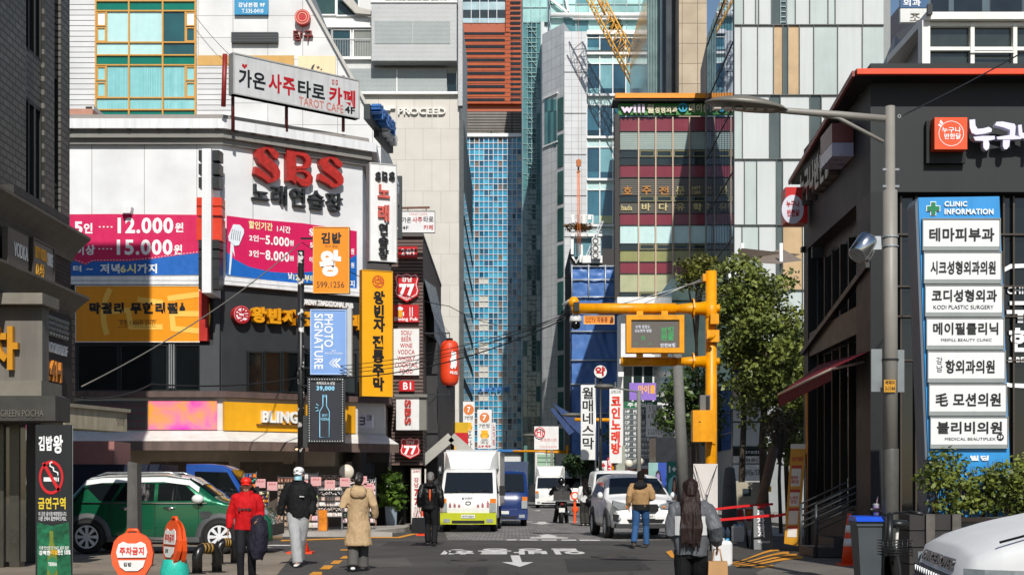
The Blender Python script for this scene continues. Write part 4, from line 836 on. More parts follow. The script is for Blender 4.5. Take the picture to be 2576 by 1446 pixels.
parts('window',glass('#6e8f93',.8),t,[lambda b,i=i:b.box((X(1166,100),100.6,2+i*2.3),(X(1166,100)+.05,123,3.6+i*2.3))for i in range(9)])
b=MB();b.box((X(1153,100),99.6,Zh(270,100)),(X(1164,100),100.3,Zh(-50,100)));b.build('screen_rail',PERF,t)
K=PL(0,128.0)
t=thing('apartment_building','slim block with pale green balcony panes beside the blue grid tower','building',K.pt(1172,HY).xy.to_3d())
b=MB();b.box((X(1120,128),128,0),(X(1174,128),146,Zh(575,128)));b.build('wall',mat('#6c7472',.6,var=.2),t)
for i in range(7):
 y0=640+i*54;b=MB();K.box(b,(1163,y0+16,1185,y0+44),-.4,1.2);b.build('balcony_glass',glass('#7fb59c',.8,.1,.6),t)
 b=MB();K.box(b,(1162,y0+44.3,1186,y0+50),-.4,1.4);b.build('balcony_slab',mat('#a9afad',.6),t)
b=MB();K.box(b,(1165,585,1176,630),0,.3);b.build('railing',mat('#9b5a34',.6,var=.3),t)
# ================================================================= STREET END AND RIGHT SIDE TOWERS
def grid_tower(pl,r,cols,rows,ms,mull,t,o=0.,w=.06,dep=.15,seed=1,nm='glazing',rowp=None):
 """panes of a curtain wall, one mesh per storey band, then the mullions"""
 g=random.Random(seed);u0,z0,u1,z1=pl.rect(r);du=(u1-u0)/cols;dz=(z1-z0)/rows
 per=max(1,math.ceil(rows/20))
 for j0 in range(0,rows,per):
  b=MB()
  for j in range(j0,min(rows,j0+per)):
   for i in range(cols):
    if callable(rowp):k=rowp(i,j,g)
    else:k=g.randrange(len(ms))
    b.mi=k;a=g.uniform(-.012,.012);q=g.uniform(-.012,.012)
    b.add([pl.w(u0+i*du,z0+j*dz,o+.01+a),pl.w(u0+(i+1)*du,z0+j*dz,o+.01+q),pl.w(u0+(i+1)*du,z0+(j+1)*dz,o+.01+q),pl.w(u0+i*du,z0+(j+1)*dz,o+.01+a)],[(0,1,2,3)])
  b.build(nm,ms,t)
 b=MB()
 for i in range(cols+1):pl.ubox(b,u0+i*du-w/2,z0,u0+i*du+w/2,z1,o,o+dep)
 for j in range(rows+1):pl.ubox(b,u0,z0+j*dz-w/2,u1,z0+j*dz+w/2,o,o+dep*.8)
 b.build('mullions',mull,t)
WM=mat('#c9ccd0',.4,.2,var=.05)
pl=PL(0,205.0)
t=thing('office_tower','terracotta banded tower with dark window strips at the top of street gap','building',pl.pt(1230,HY).xy.to_3d())
b=MB();b.prism([pl.pt(1090,-90,-.5),pl.pt(1314,-90,-.5),pl.pt(1314,1216,-.5),pl.pt(1090,1216,-.5)],V((0,25,0)));b.build('wall',mat('#a8532f',.6,var=.1),t)
b=MB();pl.box(b,(1163,85,1315,262),-.49,.2);b.build('terracotta',bricks('#b3552c','#a64c26','#5f2c18',40,.62,.06,0,(1,0,0),.6,.5,.3,.15),t)
b=MB();pl.box(b,(1272,-90,1283,84),-.49,.3);b.build('terracotta',bricks('#b3552c','#a64c26','#5f2c18',40,.62,.06,0,(1,0,0),.6,.5,.3,.15),t)
for i in range(11):b=MB();pl.box(b,(1166,83+i*16.6,1270,89.5+i*16.6),.2,.25);b.build('window_strip',glass('#20282b',.8),t)
for i in range(22):b=MB();pl.box(b,(1284,-20+i*12.8,1310,-14+i*12.8),.2,.25);b.build('window_strip',glass('#20282b',.8),t)
for i,(y0,y1,m)in enumerate(((-40,3,'#2e3a40'),(3,23,'#b9d3d8'),(23,44,'#3a4448'),(44,56,'#b9d3d8'))):b=MB();pl.box(b,(1163,y0,1271,y1),-.49,-.4);b.build('window_strip',glass(m,.9),t)
b=MB()
for i in range(5):pl.box(b,(1163+i*21.5,-40,1164.5+i*21.5,57),-.39,-.3)
b.build('mullions',WM,t)
pl=PL(0,150.0)
t=thing('apartment_tower','bright blue glass tower with white grid closing the street','building',pl.pt(1238,HY).xy.to_3d())
b=MB();b.prism([pl.pt(1100,342),pl.pt(1313,342),pl.pt(1313,1216),pl.pt(1100,1216)],V((0,20,0)));b.build('wall',mat('#31505c',.6),t)
BL_=[glass('#2482a6',1,.12,.7),glass('#2f93b6',1,.12,.7),glass('#185f80',.9,.12,.7),glass('#4aa8c6',1,.14,.6),mat('#6b5d52',.5,var=.2),mat('#c3c0b4',.5,var=.1)]
def pk(i,j,g):
 if j%4==1 and i in(3,8):return 4
 if j%4==2 and i in(0,12)and j>24:return 5
 if i in(4,5)and j%4 in(1,2)and 6<j<30:return 5
 return g.choice((0,0,1,1,2,3))
grid_tower(pl,(1158,346,1312,1140),13,54,BL_,WM,t,0,.07,.14,4,'glazing',pk)
b=MB();pl.box(b,(1150,262,1314,342),-3.5,-3);b.build('roof_screen',bricks('#8d8880','#7d786f','#4a4540',60,.3,.08,0,(1,0,0),.6,.6,.3,.2),t)
b=MB();pl.box(b,(1156,338,1314,346),-.5,.4);b.build('parapet',WHITE,t)
b=MB();ptext(b,pl,'스터디카페',(1202,973,1282,988),.2,.03,.2);b.build('lettering',mat('#2b7fd0',.4,var=0),t)
b=MB();leafball(b,pl.pt(1240,334,-2),(1.1,.8,.45),260,.3,21);b.build('roof_shrub',leafmat('#2c3a20','#4f5a2f'),t)
pl=PL(0,138.0)
t=thing('glass_lift_tower','tall slender teal glass stair tower beside the blue grid tower','tower',pl.pt(1340,HY).xy.to_3d())
b=MB();b.prism([pl.pt(1314,-90,-.3),pl.pt(1392,-90,-.3),pl.pt(1392,1216,-.3),pl.pt(1314,1216,-.3)],V((0,14,0)));b.build('wall',mat('#d0d6d6',.5,var=.05),t)
TG=[glass('#3f7377',.8,.08,.8),glass('#55898b',.9,.08,.8),glass('#2f5c62',.8,.08,.8)]
def pk2(i,j,g):return(1 if i in(0,3)else g.choice((0,2,2,0)))
grid_tower(pl,(1315,58,1360,1200),4,30,TG,mat('#86aaa8',.4),t,0,.05,.12,5,'glazing',pk2)
b=MB()
for j in range(30):y=58+j*38;b.bar(pl.pt(1326,y,.15),pl.pt(1350,y+36,.15),.05);pl.box(b,(1324,y+12,1352,y+14),.02,.16);pl.box(b,(1330,y+22,1350,y+24),.02,.16)
b.build('stair_flights',mat('#7aa09e',.5),t)
b=MB();pl.box(b,(1315,-90,1392,57),-.28,.1);b.build('top_glazing',glass('#a9d4cf',.95,.15,.6),t)
b=MB();pl.box(b,(1361,58,1369,1215),-.28,.25);b.build('pier',mat('#c9cdce',.5,var=.05),t)
b=MB()
for i,y in enumerate((-20,20)):pl.box(b,(1315,y,1392,y+1.5),.1,.2)
for x in(1335,1358,1376):pl.box(b,(x,-90,x+1.5,57),.1,.22)
b.build('mullions',mat('#8fa9a8',.4),t)
pl=PL(0,118.0)
t=thing('office_building','pale grey panelled office with teal window bays behind the yellow crane','building',pl.pt(1480,HY).xy.to_3d())
b=MB();b.prism([pl.pt(1412,84,-.2),pl.pt(1680,84,-.2),pl.pt(1680,1216,-.2),pl.pt(1412,1216,-.2)],V((0,22,0)));b.build('wall',mat('#c3c6c8',.5,var=.06),t)
GP=bricks('#cfd1d2','#c8cacc','#93989a',.82,.57,.014,0,(1,0,0),.5,.3,.4,.12)
for i in range(11):
 y0=84+i*103;b=MB();pl.box(b,(1419,y0+1.2,1475,y0+101.8),-.1,.55);b.build('stone_panel',GP,t)
SDE=PL.two(pl.pt(1372,HY,-12.0),pl.pt(1419,HY,.5))
pls=PL(1364,120.6,1419,117.6)
b=MB();b.prism([V((pls.a.x,pls.a.y,0)),V((pls.w(pls.L,0).x,pls.w(pls.L,0).y,0)),V((pl.pt(1500,HY,-10).x,128,0)),V((pls.a.x+.5,132,0))],V((0,0,Zh(100,122))));b.build('side_wall',bricks('#d0d2d3','#c6c8c9','#8d9294',.7,.86,.016,0,(pls.u.x,pls.u.y,0),.5,.3,.4,.12),t)
for i in range(10):
 y0=250+i*92;b=MB();pls.box(b,(1404,y0,1418,y0+80),.02,.06);b.build('window',glass('#3f6a68',.8),t)
for i,x in enumerate((1372,1379.5,1387,1394.5)):
 for y0,y1 in((252,282),(284,368)):b=MB();pls.box(b,(x,y0,x+6.6,y1),.02,.08);b.build('window',glass(('#3a6468','#5f9290')[(i+(y0>260))%2],.9),t)
b=MB();pls.box(b,(1368,248,1404,251.5),.02,.12);pls.box(b,(1368,368.5,1404,372),.02,.12);b.build('window_rail',WHITE,t)
OT=[glass('#3b6f82',.9,.08,.8),glass('#2c5468',.9,.08,.8),glass('#7fb0b8',.9,.1,.6),mat('#bdd9d6',.3,var=.1),mat('#c0c795',.4,var=.1),glass('#1f3b48',.9)]
for i in range(8):
 y0=131+i*104-(131-88 if i==0 else 0);y0=(88,139,243,349,455,570,680,790)[i];y1=(127,241,346,451,562,672,782,890)[i]
 u0,z0,u1,z1=pl.rect((1476,y0,1672,y1));g=random.Random(40+i);b=MB();n=6
 for k in range(n):
  for(a,c)in((0,.18),(.18,.78),(.78,1)):
   b.mi=(3 if a>.7 and g.random()<.7 else g.choice((0,1,1,2,0,5,4 if i>3 else 2)))
   ua=u0+(u1-u0)*k/n;ub=u0+(u1-u0)*(k+1)/n
   b.add([pl.w(ua,z0+(z1-z0)*a,.0),pl.w(ub,z0+(z1-z0)*a,.0),pl.w(ub,z0+(z1-z0)*c,.0),pl.w(ua,z0+(z1-z0)*c,.0)],[(0,1,2,3)])
 b.build('window_band',OT,t)
 b=MB()
 for k in range(n+1):uu=u0+(u1-u0)*k/n;pl.ubox(b,uu-.04,z0,uu+.04,z1,.0,.12)
 pl.ubox(b,u0,z1-.03,u1,z1+(.16 if i else .3),.0,.3);pl.ubox(b,u0,z0+(z1-z0)*.78-.03,u1,z0+(z1-z0)*.78+.03,.01,.1)
 b.build('mullions',WHITE,t)
plb=PL(0,127.0)
t2=thing('office_building','upper set-back storeys of mint glass with white pipes behind the crane','building',plb.pt(1500,HY,-6).xy.to_3d())
b=MB();b.prism([plb.pt(1382,-90,-.2),plb.pt(1700,-90,-.2),plb.pt(1700,1216,-.2),plb.pt(1382,1216,-.2)],V((0,6,0)));b.build('wall',mat('#c7d6d4',.5),t2)
grid_tower(plb,(1385,-60,1640,84),8,4,[glass('#b5ddd6',.95,.15,.5),glass('#9dcac6',.9,.12,.6),glass('#5b8f95',.9,.1,.7),glass('#b9e0da',.95,.15,.5)],mat('#98aeb0',.4),t2,0,.07,.14,12)
b=MB();b.tube([plb.pt(1385,43,.5),plb.pt(1640,43,.5)],.22,8);b.tube([plb.pt(1440,52,.4),plb.pt(1640,52,.4)],.12,8);b.bar(plb.pt(1415,-40,.4),plb.pt(1432,45,.4),.2);b.bar(plb.pt(1382,0,.4),plb.pt(1440,46,.4),.2);b.build('roof_pipe',WHITE,t2)
b=MB();leafball(b,plb.pt(1549,76,.5),(.6,.4,.9),160,.4,31);b.build('roof_tree',leafmat('#1f3020','#3a4f35'),t2)
pl=PL(0,104.0)
t=thing('scaffolded_building','building wrapped in blue tarpaulin with dark upper floor and VO letters','building',pl.pt(1500,HY).xy.to_3d())
b=MB();b.prism([pl.pt(1434,624,-.3),pl.pt(1600,624,-.3),pl.pt(1600,1216,-.3),pl.pt(1434,1216,-.3)],V((0,10,0)));b.build('wall',mat('#3a3836',.7,var=.2),t)
TARP=mat('#4a74b4',.4,var=.2,sc=1.1,bump=.5);g=random.Random(9)
for i,(y0,y1)in enumerate(((672,706),(706,750),(750,836),(836,908),(908,968),(968,1040),(1040,1110),(1110,1160))):
 u0,z0,u1,z1=pl.rect((1438,y0,1562,y1-1));b=MB();b.smooth=True;nx,nz2=22,8
 vs=[pl.w(u0+(u1-u0)*a/nx,z0+(z1-z0)*c/nz2,.25+.10*noise.noise(V((a*.35+i*9,c*.3+a*.2,i)))+.06*noise.noise(V((a*1.1,c*1.3,i*3))))for c in range(nz2+1)for a in range(nx+1)]
 b.add(vs,[(c*(nx+1)+a,c*(nx+1)+a+1,(c+1)*(nx+1)+a+1,(c+1)*(nx+1)+a)for c in range(nz2)for a in range(nx)]);b.build('tarpaulin',TARP,t)
b=MB()
for y in(672,706,749,835,907,967,1040):b.tube([pl.pt(1436,y,.4),pl.pt(1563,y-.4,.4)],.06,6)
for x in(1438,1480,1522):b.tube([pl.pt(x,668,.42),pl.pt(x,750,.42)],.05,6)
b.build('scaffold_tube',mat('#c4c9cc',.4,.3),t)
b=MB();SD2=PL(1427,112.0,1438,104.2);u0,z0,u1,z1=SD2.rect((1427,700,1437,1160));SD2.ubox(b,0,z0,SD2.L,z1,0,.1);b.build('side_sheet',mat('#20345c',.5,var=.3),t)
b=MB();ptext(b,pl,'V',(1437,644,1462,662),-.2,.03,.15);ptext(b,pl,'O',(1438,668,1460,690),-.2,.02,.15);b.build('lettering',WHITE,t)
b=MB();pl.box(b,(1436,590,1514,596),-.3,.3);pl.box(b,(1436,596,1443,640),-.3,.1);pl.box(b,(1458,616,1466,660),-.3,.1);pl.box(b,(1464,646,1514,664),-.25,.6);b.build('balcony',WHITE,t)
b=MB();pl.box(b,(1444,597,1514,645),-.29,-.2);b.build('window',glass('#6c9aa6',.9),t)
b=MB();
for s_ in(0,6):b.bar(pl.pt(1474+s_,645,.4),pl.pt(1510+s_,560,.4),.08)
for i in range(9):b.bar(pl.pt(1474+i*4.5,645-i*10.6,.42),pl.pt(1482+i*4.5,645-i*10.6,.42),.06)
for y in(570,577,584):b.bar(pl.pt(1436,y,.1),pl.pt(1514,y,.1),.05)
b.build('outside_stair',mat('#c4c9cb',.4,.4),t)
b=MB();leafball(b,pl.pt(1447,571,.2),(.8,.5,.3),200,.25,51);leafball(b,pl.pt(1470,573,.2),(.6,.5,.25),140,.25,52);b.build('terrace_plants',leafmat('#4a2a1a','#6f5a35'),t)
for i,y in enumerate((612,630,648)):
 a=thing('air_conditioner',('upper','middle','lowest')[i]+' of three stacked fan units on the scaffolded building','air conditioner',pl.pt(1498,y+8,.7),'air conditioners beside the outside stair');b=MB();pl.box(b,(1487,y-8,1509,y+8),.65,1.0);b.build('casing',mat('#d8d9d5',.5),a);b=MB();b.ring(pl.pt(1496,y,1.0),.22,.15,pl.n,.02,20);b.build('fan_guard',DARKMETAL,a)
a=thing('telecom_antenna','white rooftop antenna panels in a frame above dark terrace plants','antenna',pl.pt(1470,560));b=MB();pl.frame(b,(1435,543,1492,566),.08,.3,.4);pl.box(b,(1437,545,1444,564),.3,.55);pl.box(b,(1454,545,1460,566),.3,.55);pl.box(b,(1464,543,1472,566),.3,.55);pl.box(b,(1478,543,1486,556),.3,.55);b.build('antenna_panel',WHITE,a)
t=thing('tower_crane','yellow lattice crane jib leaning up behind the towers','crane',P(1612,225,112));b=MB();cr0,cr1=P(1606,232,112),P(1455,-60,112);cr2,cr3=P(1626,190,112),P(1490,-60,112)
ch=[(cr0,cr1),(cr2,cr3),(cr0+V((0,1.3,0)),cr1+V((0,1.3,0))),(cr2+V((0,1.3,0)),cr3+V((0,1.3,0)))]
for p,q in ch:b.tube([p,q],.07,6)
N_=14
for i in range(N_):
 for(A_,B_)in((0,1),(2,3),(0,2),(1,3)):
  f=lambda k,s_:ch[k][0].lerp(ch[k][1],s_/N_)
  b.tube([f(A_,i),f(B_,i+1)],.03,4);b.tube([f(B_,i),f(A_,i)],.03,4)
b.build('lattice_jib',mat('#dfa53c',.45,var=.15),t)
b=MB();b.tube([P(1495,-20,111.5),P(1522,38,111.5)],.09,6);b.tube([P(1522,38,111.5),P(1622,128,111.5)],.025,4);b.build('tie_rod',mat('#c98522',.45),t)
b=MB();pl_=PL(0,103.0)
pl_.shape(b,[(1449,405),(1458,402),(1462,408),(1461,418),(1456,422),(1450,419)],0,.3);b.tube([P(1455,422,103),P(1455,428,103),P(1458,432,103),P(1454,434,103),P(1452,431,103)],.07,6);b.build('hook',mat('#b8641c',.5,var=.2),t)
b=MB()
for dx in(-2,1,3):b.tube([P(1454+dx,432,103),P(1456+dx*1.6,640,103)],.035,4)
b.tube([P(1455,-40,103),P(1455,403,103)],.012,4);b.build('sling_rope',mat('#d9722e',.6),t)
pl=PL(0,84.0)
t=thing('clinic_building','brown glass clinic block with wine red bands and orange roof edge','building',pl.pt(1690,HY).xy.to_3d())
b=MB();b.prism([pl.pt(1553,300,-.05),pl.pt(1846,300,-.05),pl.pt(1846,756,-.05),pl.pt(1553,756,-.05)],V((2.4,15,0)));b.build('wall',mat('#2a2a28',.6),t)
colx=[1558,1574.5+0]
cx_=[1560,1606,1649,1692,1734,1777,1819,1840]
WR=mat('#7a2433',.25,var=.08,spec=.7,sc=1);BLN=bricks('#a9b8b0','#9fb0a8','#6d7b75',40,.12,.03,0,(1,0,0),.3,.1,.6,.1);GDK=glass('#22302e',.8,.06,.8);OLV=glass('#9a9a62',.9,.15,.6);MINT=mat('#c3dedb',.2,var=.06);BLD=bricks('#6a655a','#5f5b51','#38362f',40,.12,.04,0,(1,0,0),.35,.1,.6,.1)
rows_=[(296,331,WR,'spandrel'),(332,378,BLN,'window'),(379,396,GDK,'window'),(397,414,GDK,'window'),(417,446,WR,'spandrel'),(448,492,BLD,'window'),(493,508,GDK,'window'),(509,536,BLD,'window'),(538,566,WR,'spandrel'),(568,613,MINT,'window'),(614,629,GDK,'window'),(630,658,OLV,'window'),(660,688,WR,'spandrel'),(689,735,glass('#b5b791',.9,.15,.5),'window'),(736,750,GDK,'window')]
for y0,y1,m,nm in rows_:
 b=MB()
 for x0,x1 in zip(cx_,cx_[1:]):pl.box(b,(x0,y0,x1,y1),-.04+.01*(x0%3),.03)
 b.build(nm,m,t)
b=MB()
for x in cx_[1:-1]:pl.box(b,(x-1.6,296,x+1.6,752),.031,.16)
b.build('mullions',mat('#bfa58c',.45,var=.06),t)
b=MB()
for(y0,y1)in((379,396),(493,508),(614,629),(736,750)):
 for x0,x1 in zip(cx_[1:-1],cx_[2:]):pl.frame(b,(x0+3,y0+1,x1-3,y1-1),.04,.031,.08)
b.build('vent_frame',mat('#8e8a5e',.4),t)
b=MB()
for y in(296,331.5,378,396.5,415.5,447,492,508.5,537,567,613.5,629.5,659,688.5,735.5):pl.box(b,(1556,y-.7,1846,y+.7),.032,.1)
b.build('transom',DARKMETAL,t)
b=MB();pl.box(b,(1545,245,1846,257),-1,.9);b.build('roof_edge',mat('#f0930f',.4,var=.05),t)
b=MB();pl.box(b,(1540,257.5,1846,262),-1,.8);pl.box(b,(1546,290,1557,756),-.5,.3);b.build('soffit',mat('#2c2622',.6),t)
b=MB();pl.box(b,(1555,264,1846,292),.0,.25);b.build('sign_band',mat('#3f8a3a',.5,var=.15,sc=12),t)
b=MB();ptext(b,pl,'will',(1560,267,1620,289),.25,.045,.2);b.build('lettering',mat('#e7cfe2',.4,var=0),t)
b=MB();ptext(b,pl,'윌',(1626,267,1643,289),.25,.03,.15);ptext(b,pl,'성형외과',(1645,272,1702,289),.25,.03,.15);ptext(b,pl,'데이원',(1731,266,1782,287),.25,.03,.15);ptext(b,pl,'성형외과 의원',(1785,272,1843,289),.25,.03,.15);b.build('lettering',mat('#d9d0b0',.4,var=0),t)
b=MB();b.ring(pl.pt(1716,275,.25),.27,.18,pl.n,.15,28);pl.box(b,(1714.5,267,1717.5,284),.25,.42);b.build('emblem',mat('#2ea3c4',.4,var=0),t)
b=MB();
for s_,r in(('호',(1567,470,1590,490)),('주',(1614,469,1638,491)),('전',(1657,470,1682,491))):ptext(b,pl,s_,r,.03,.03,.08)
b.build('lettering',mat('#a8702c',.5,var=.1),t)
b=MB();
for s_,r in(('문',(1700,470,1722,491)),('바',(1614,512,1636,531)),('다',(1657,512,1680,531)),('유',(1700,512,1722,531)),('학',(1743,512,1765,531)),('bada',(1563,517,1590,530)),('3477\n2205',(1739,470,1762,489))):ptext(b,pl,s_,r,.03,.02,.08)
b.build('lettering',mat('#c9b982',.5,var=.1),t)
pl=PL(0,92.0)
t=thing('office_tower','dark steel tower with pale stone slab between glazed faces','building',pl.pt(1745,HY).xy.to_3d())
b=MB();b.prism([V((X(1708,92),92,0)),V((X(1778,92),92,0)),V((X(1778,92),110,0)),V((X(1708,92),110,0))],V((0,0,Zh(-90,92))));b.build('stone_slab',bricks('#b8a78f','#b0a088','#6d6252',1.0,1.3,.02,0,(1,0,0),.6,.2,.3,.15),t)
b=MB();b.box((X(1676,94),94,0),(X(1707,94),110,Zh(-90,92)));b.build('dark_wall',mat('#33393c',.3,.2,var=.3,sc=.5),t)
b=MB();b.box((X(1628,96),96.0,0),(X(1660,96),110,Zh(-90,92)));b.build('rippled_glass',mat('#8fa8a4',.12,.3,var=.5,sc=1.4,spec=.9),t)
b=MB();
for i in range(8):x=1630+i*4;b.box((X(x,95.9),95.8,0),(X(x+1.2,95.9),95.99,Zh(-90,92)))
b.build('fins',mat('#6f8884',.4,.3),t)
b=MB();b.box((X(1660.5,95),95.2,0),(X(1675,95),110,Zh(-90,92)));b.build('side_glass',glass('#4b5b60',.8,.05,1),t)
pl=PL(0,70.0)
t=thing('office_building','large white frosted glass block in dark frames behind the black restaurant','building',pl.pt(2030,HY).xy.to_3d())
GS=PL(1779,81.3,1846,70.0)
b=MB();b.prism([V((X(1846,70)+.05,70,0)),V((X(2240,70),70,0)),V((X(2240,70),88,0)),V((X(1779,81.3)+.5,88,0)),V((X(1779,81.3)+.05,81.3,0))],V((0,0,Zh(-90,70))));b.build('wall',mat('#8d908e',.6),t)
b=MB();GS.ubox(b,0,3.2,GS.L-.02,Zh(-90,70)-.05,-.04,.02);b.build('glazed_side',mat('#5b7fa8',.02,.85,var=.0,spec=1),t)
b=MB()
for i in range(11):GS.ubox(b,(GS.L-.1)*i/10-.015,3.2,(GS.L-.1)*i/10+.015,Zh(-90,70)-.1,.021,.03)
for i in range(8):GS.ubox(b,0,4+i*3.2,GS.L-.05,4.05+i*3.2,.021,.055)
b.build('side_mullions',DARKMETAL,t)
FW=mat('#c9cdcb',.22,var=.07,sc=.25);FW2=glass('#bfc9c5',.95,.14,.5,.12);FD=glass('#5d6966',.85);FT=mat('#bfa27a',.35,var=.2,sc=.6)
ys=(-60,65,241,402,567,730,890)
lay=[((1846,1870,FW2),(1870,1900,FW),(1900,1908,FW2),(1908,1940,FW),(1940,1978,FD),(1978,2000,FW2),(2000,2036,FW),(2036,2082,FW2),(2082,2100,FW2),(2100,2170,FW),(2170,2222,FW)),((1846,1864,FW),(1864,1905,FW),(1905,1945,FW),(1945,1968,FT),(1968,1981,FD),(1981,2010,FT),(2010,2046,FW),(2046,2106,FW2),(2106,2168,FW),(2168,2222,FW2)),((1846,1867,FW2),(1867,1935,FW),(1935,1962,FD),(1962,2036,FW),(2036,2065,FD),(2065,2222,FW)),((1846,1872,FW),(1872,1903,FW2),(1903,1952,FW),(1952,1968,FD),(1968,2018,FW),(2018,2222,FW)),((1846,1866,FW),(1866,1908,FW2),(1908,1952,FW),(1952,1968,FD),(1968,2018,FT),(2018,2222,FW)),((1846,1907,FW),(1907,1960,FW),(1960,2018,FW2),(2018,2222,FW))]
for(y0,y1),row in zip(zip(ys,ys[1:]),lay):
 for x0,x1,m in row:
  b=MB();pl.box(b,(x0,y0,x1,y1),.0,.05+.002*(x0%5));b.build('glass_panel',m,t)
b=MB()
for y in ys:pl.box(b,(1846,y-1.1,2222,y+1.1),.05,.16)
for(y0,y1),row in zip(zip(ys,ys[1:]),lay):
 for x0,x1,m in row:pl.box(b,(x0-.85,y0+1.2,x0+.85,y1-1.2),.061,.15)
b.build('mullions',mat('#555856',.4,.3),t)
b=MB()
for i in range(5):pl.box(b,(1963,5+i*13,1977,7+i*13),.06,.12)
pl.box(b,(1962,-5,1963.5,62),.06,.12);pl.box(b,(1976,-5,1977.5,62),.06,.12);b.build('ladder',mat('#9fb5bb',.4),t)
t=sign('wall_sign','navy clinic sign with white Korean letters at the white block edge','sign',PL(0,62.0),(2262,-20,2331,24),mat('#27557f',.4,var=.05),.2,[('외과',(2269,3,2313,20),WHT,dict(bold=.02))])
t=sign('wall_sign','white sign with grey Korean letter under the navy clinic sign','sign',PL(0,62.0),(2262,26,2330,60),mat('#d8d8d4',.4),.2,[('조',(2285,38,2312,58),mat('#6a6458',.5,var=0),dict(bold=.02))])
t=thing('office_building','blue grey metal clad tower at the top right picture corner','building',P(2450,HY,95).xy.to_3d());pl=PL(0,95.0)
b=MB();b.prism([pl.pt(2300,-30),pl.pt(2700,-30),pl.pt(2700,1216),pl.pt(2300,1216)],V((0,12,0)));b.build('wall',bricks('#4f626c','#465862','#22292d',2.2,1.1,.02,.5,(1,0,0),.3,.3,.6,.2),t)
for x0,x1 in((2342,2386),(2400,2470),(2492,2570)):b=MB();pl.box(b,(x0,-60,x1,40),.01,.06);b.build('window',glass('#27333c',.7),t)
pl=PL(0,81.0)
t=thing('low_building','low white rendered building with dark narrow windows below the clinic block','building',pl.pt(1630,HY).xy.to_3d())
b=MB();b.prism([pl.pt(x,y)for x,y in((1562,782),(1706,782),(1706,1216),(1562,1216))],V((0,2.9,0)));b.build('wall',mat('#dcdcda',.5,var=.05),t)
b=MB();pl.box(b,(1550,752,1700,780),-1.5,.9);pl.box(b,(1556,905,1700,917),.005,.8);pl.box(b,(1552,938,1566,950),.0,.9);b.build('ledge',WHITE,t)
for i in range(5):b=MB();pl.box(b,(1568+i*26,922,1589+i*26,1010),.0,.05);b.build('window',glass('#2b3a38',.8),t)
for i in range(2):b=MB();pl.box(b,(1641+i*20,870,1657+i*20,890),.0,.05);b.build('window',glass('#2b3a38',.8),t)
b=MB();pl.box(b,(1600,800,1640,830),.01,.12);b.build('wall_panel',mat('#c9c9c4',.5),t)
# ================================================================= RIGHT SIDE: black restaurant
BK=mat('#2c2f30',.6,var=.14,sc=1.2,spec=.3,streak=.12);BK2=mat('#1f2122',.55,var=.12,spec=.3);CHAR=mat('#141516',.5,var=.15,spec=.3)
FD_,BD_=27.0,34.0
xf=X(2190,FD_);xb=X(2022,BD_)
RF=PL(2190,FD_);RS=PL(2022,BD_,2190,FD_)
t=thing('restaurant_building','black rendered restaurant with orange roof edge and folding glass sides','building',V((xf+4,30,0)))
zt=Zh(160,FD_);zr0=Zh(483,FD_)
b=MB();b.prism([V((xf,FD_,zr0)),V((16,FD_,zr0)),V((16,34,zr0)),V((xb,BD_,zr0))],V((0,0,zt-zr0)));b.build('upper_wall',BK,t)
zs=lambda y:Zh(y,FD_)
b=MB();RS.ubox(b,0,0.02,.55,zr0,-.35,0);b.build('pier',BK2,t)
b=MB();RS.ubox(b,RS.L-.28,.02,RS.L,zr0,-.35,0);b.build('pier',BK2,t)
b=MB();b.prism([V((xf,FD_,.02)),V((X(2206,FD_),FD_,.02)),V((X(2206,FD_),FD_+1.2,.02)),V((xf+.02,FD_+1.2,.02))],V((0,0,zr0-.02)));b.build('pier',BK2,t)
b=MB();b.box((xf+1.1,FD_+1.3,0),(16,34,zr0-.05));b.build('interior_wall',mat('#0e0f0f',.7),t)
zm0,zm1=Zh(830,FD_+.6),Zh(770,FD_+.6)
b=MB();RS.ubox(b,.56,zm0,RS.L-.29,zm0+.55,-.4,-.02);RS.ubox(b,.56,zr0-.35,RS.L-.29,zr0,-.5,-.3);b.build('spandrel',CHAR,t)
for zz0,zz1,nm in((.95,zm0-.02,'folding_glass'),(zm0+.56,zr0-.36,'folding_glass')):
 n=7
 for i in range(n):
  a0=.6+(RS.L-.95)*i/n;a1=.6+(RS.L-.95)*(i+1)/n
  b=MB();b.prism([RS.w(a0+.05,zz0,-.3),RS.w(a1-.05,zz0,-.3+.02),RS.w(a1-.05,zz1,-.3+.02),RS.w(a0+.05,zz1,-.3)],RS.n*.02);p=b.build(nm,mat('#30383a',.03,.75,var=0,spec=1),t)
  f=MB();RS.ubox(f,a0-.03,zz0,a0+.05,zz1,-.33,-.2);RS.ubox(f,a0+.05,zz0,a1-.03,zz0+.08,-.33,-.22);f.build('frame',mat('#241d17',.5,var=.1,spec=.3),p)
b=MB();RS.ubox(b,.56,0.02,RS.L-.29,.94,-.5,-.05);b.build('plinth',mat('#2a2827',.6,var=.2),t)
b=MB();RS.ubox(b,.0,zr0-.02,.2,zr0+.1,.0,.08);u0,z0=RS.uz(2022,895)
k0,k1=RS.w(.02,Zh(888,BD_),.02),RS.w(RS.L-.05,Zh(664,FD_),.02);b.bar(k0,k1,.12,.12);b.build('canopy_edge',CHAR,t)
ez=Zh(190,26.5);et=Zh(172,26.5);exl=X(2155,26.5);exb=X(1990,36.2)
b=MB();b.prism([V((exl,26.55,ez)),V((16.5,26.55,ez)),V((16.5,36,ez)),V((exb,36.2,ez))],V((0,0,et-ez)));b.build('roof_slab',BK2,t)
b=MB();b.box((exl,26.45,ez+.015),(16.5,26.54,et-.02));b.build('orange_edge',mat('#f0481a',.4,var=.03),t)
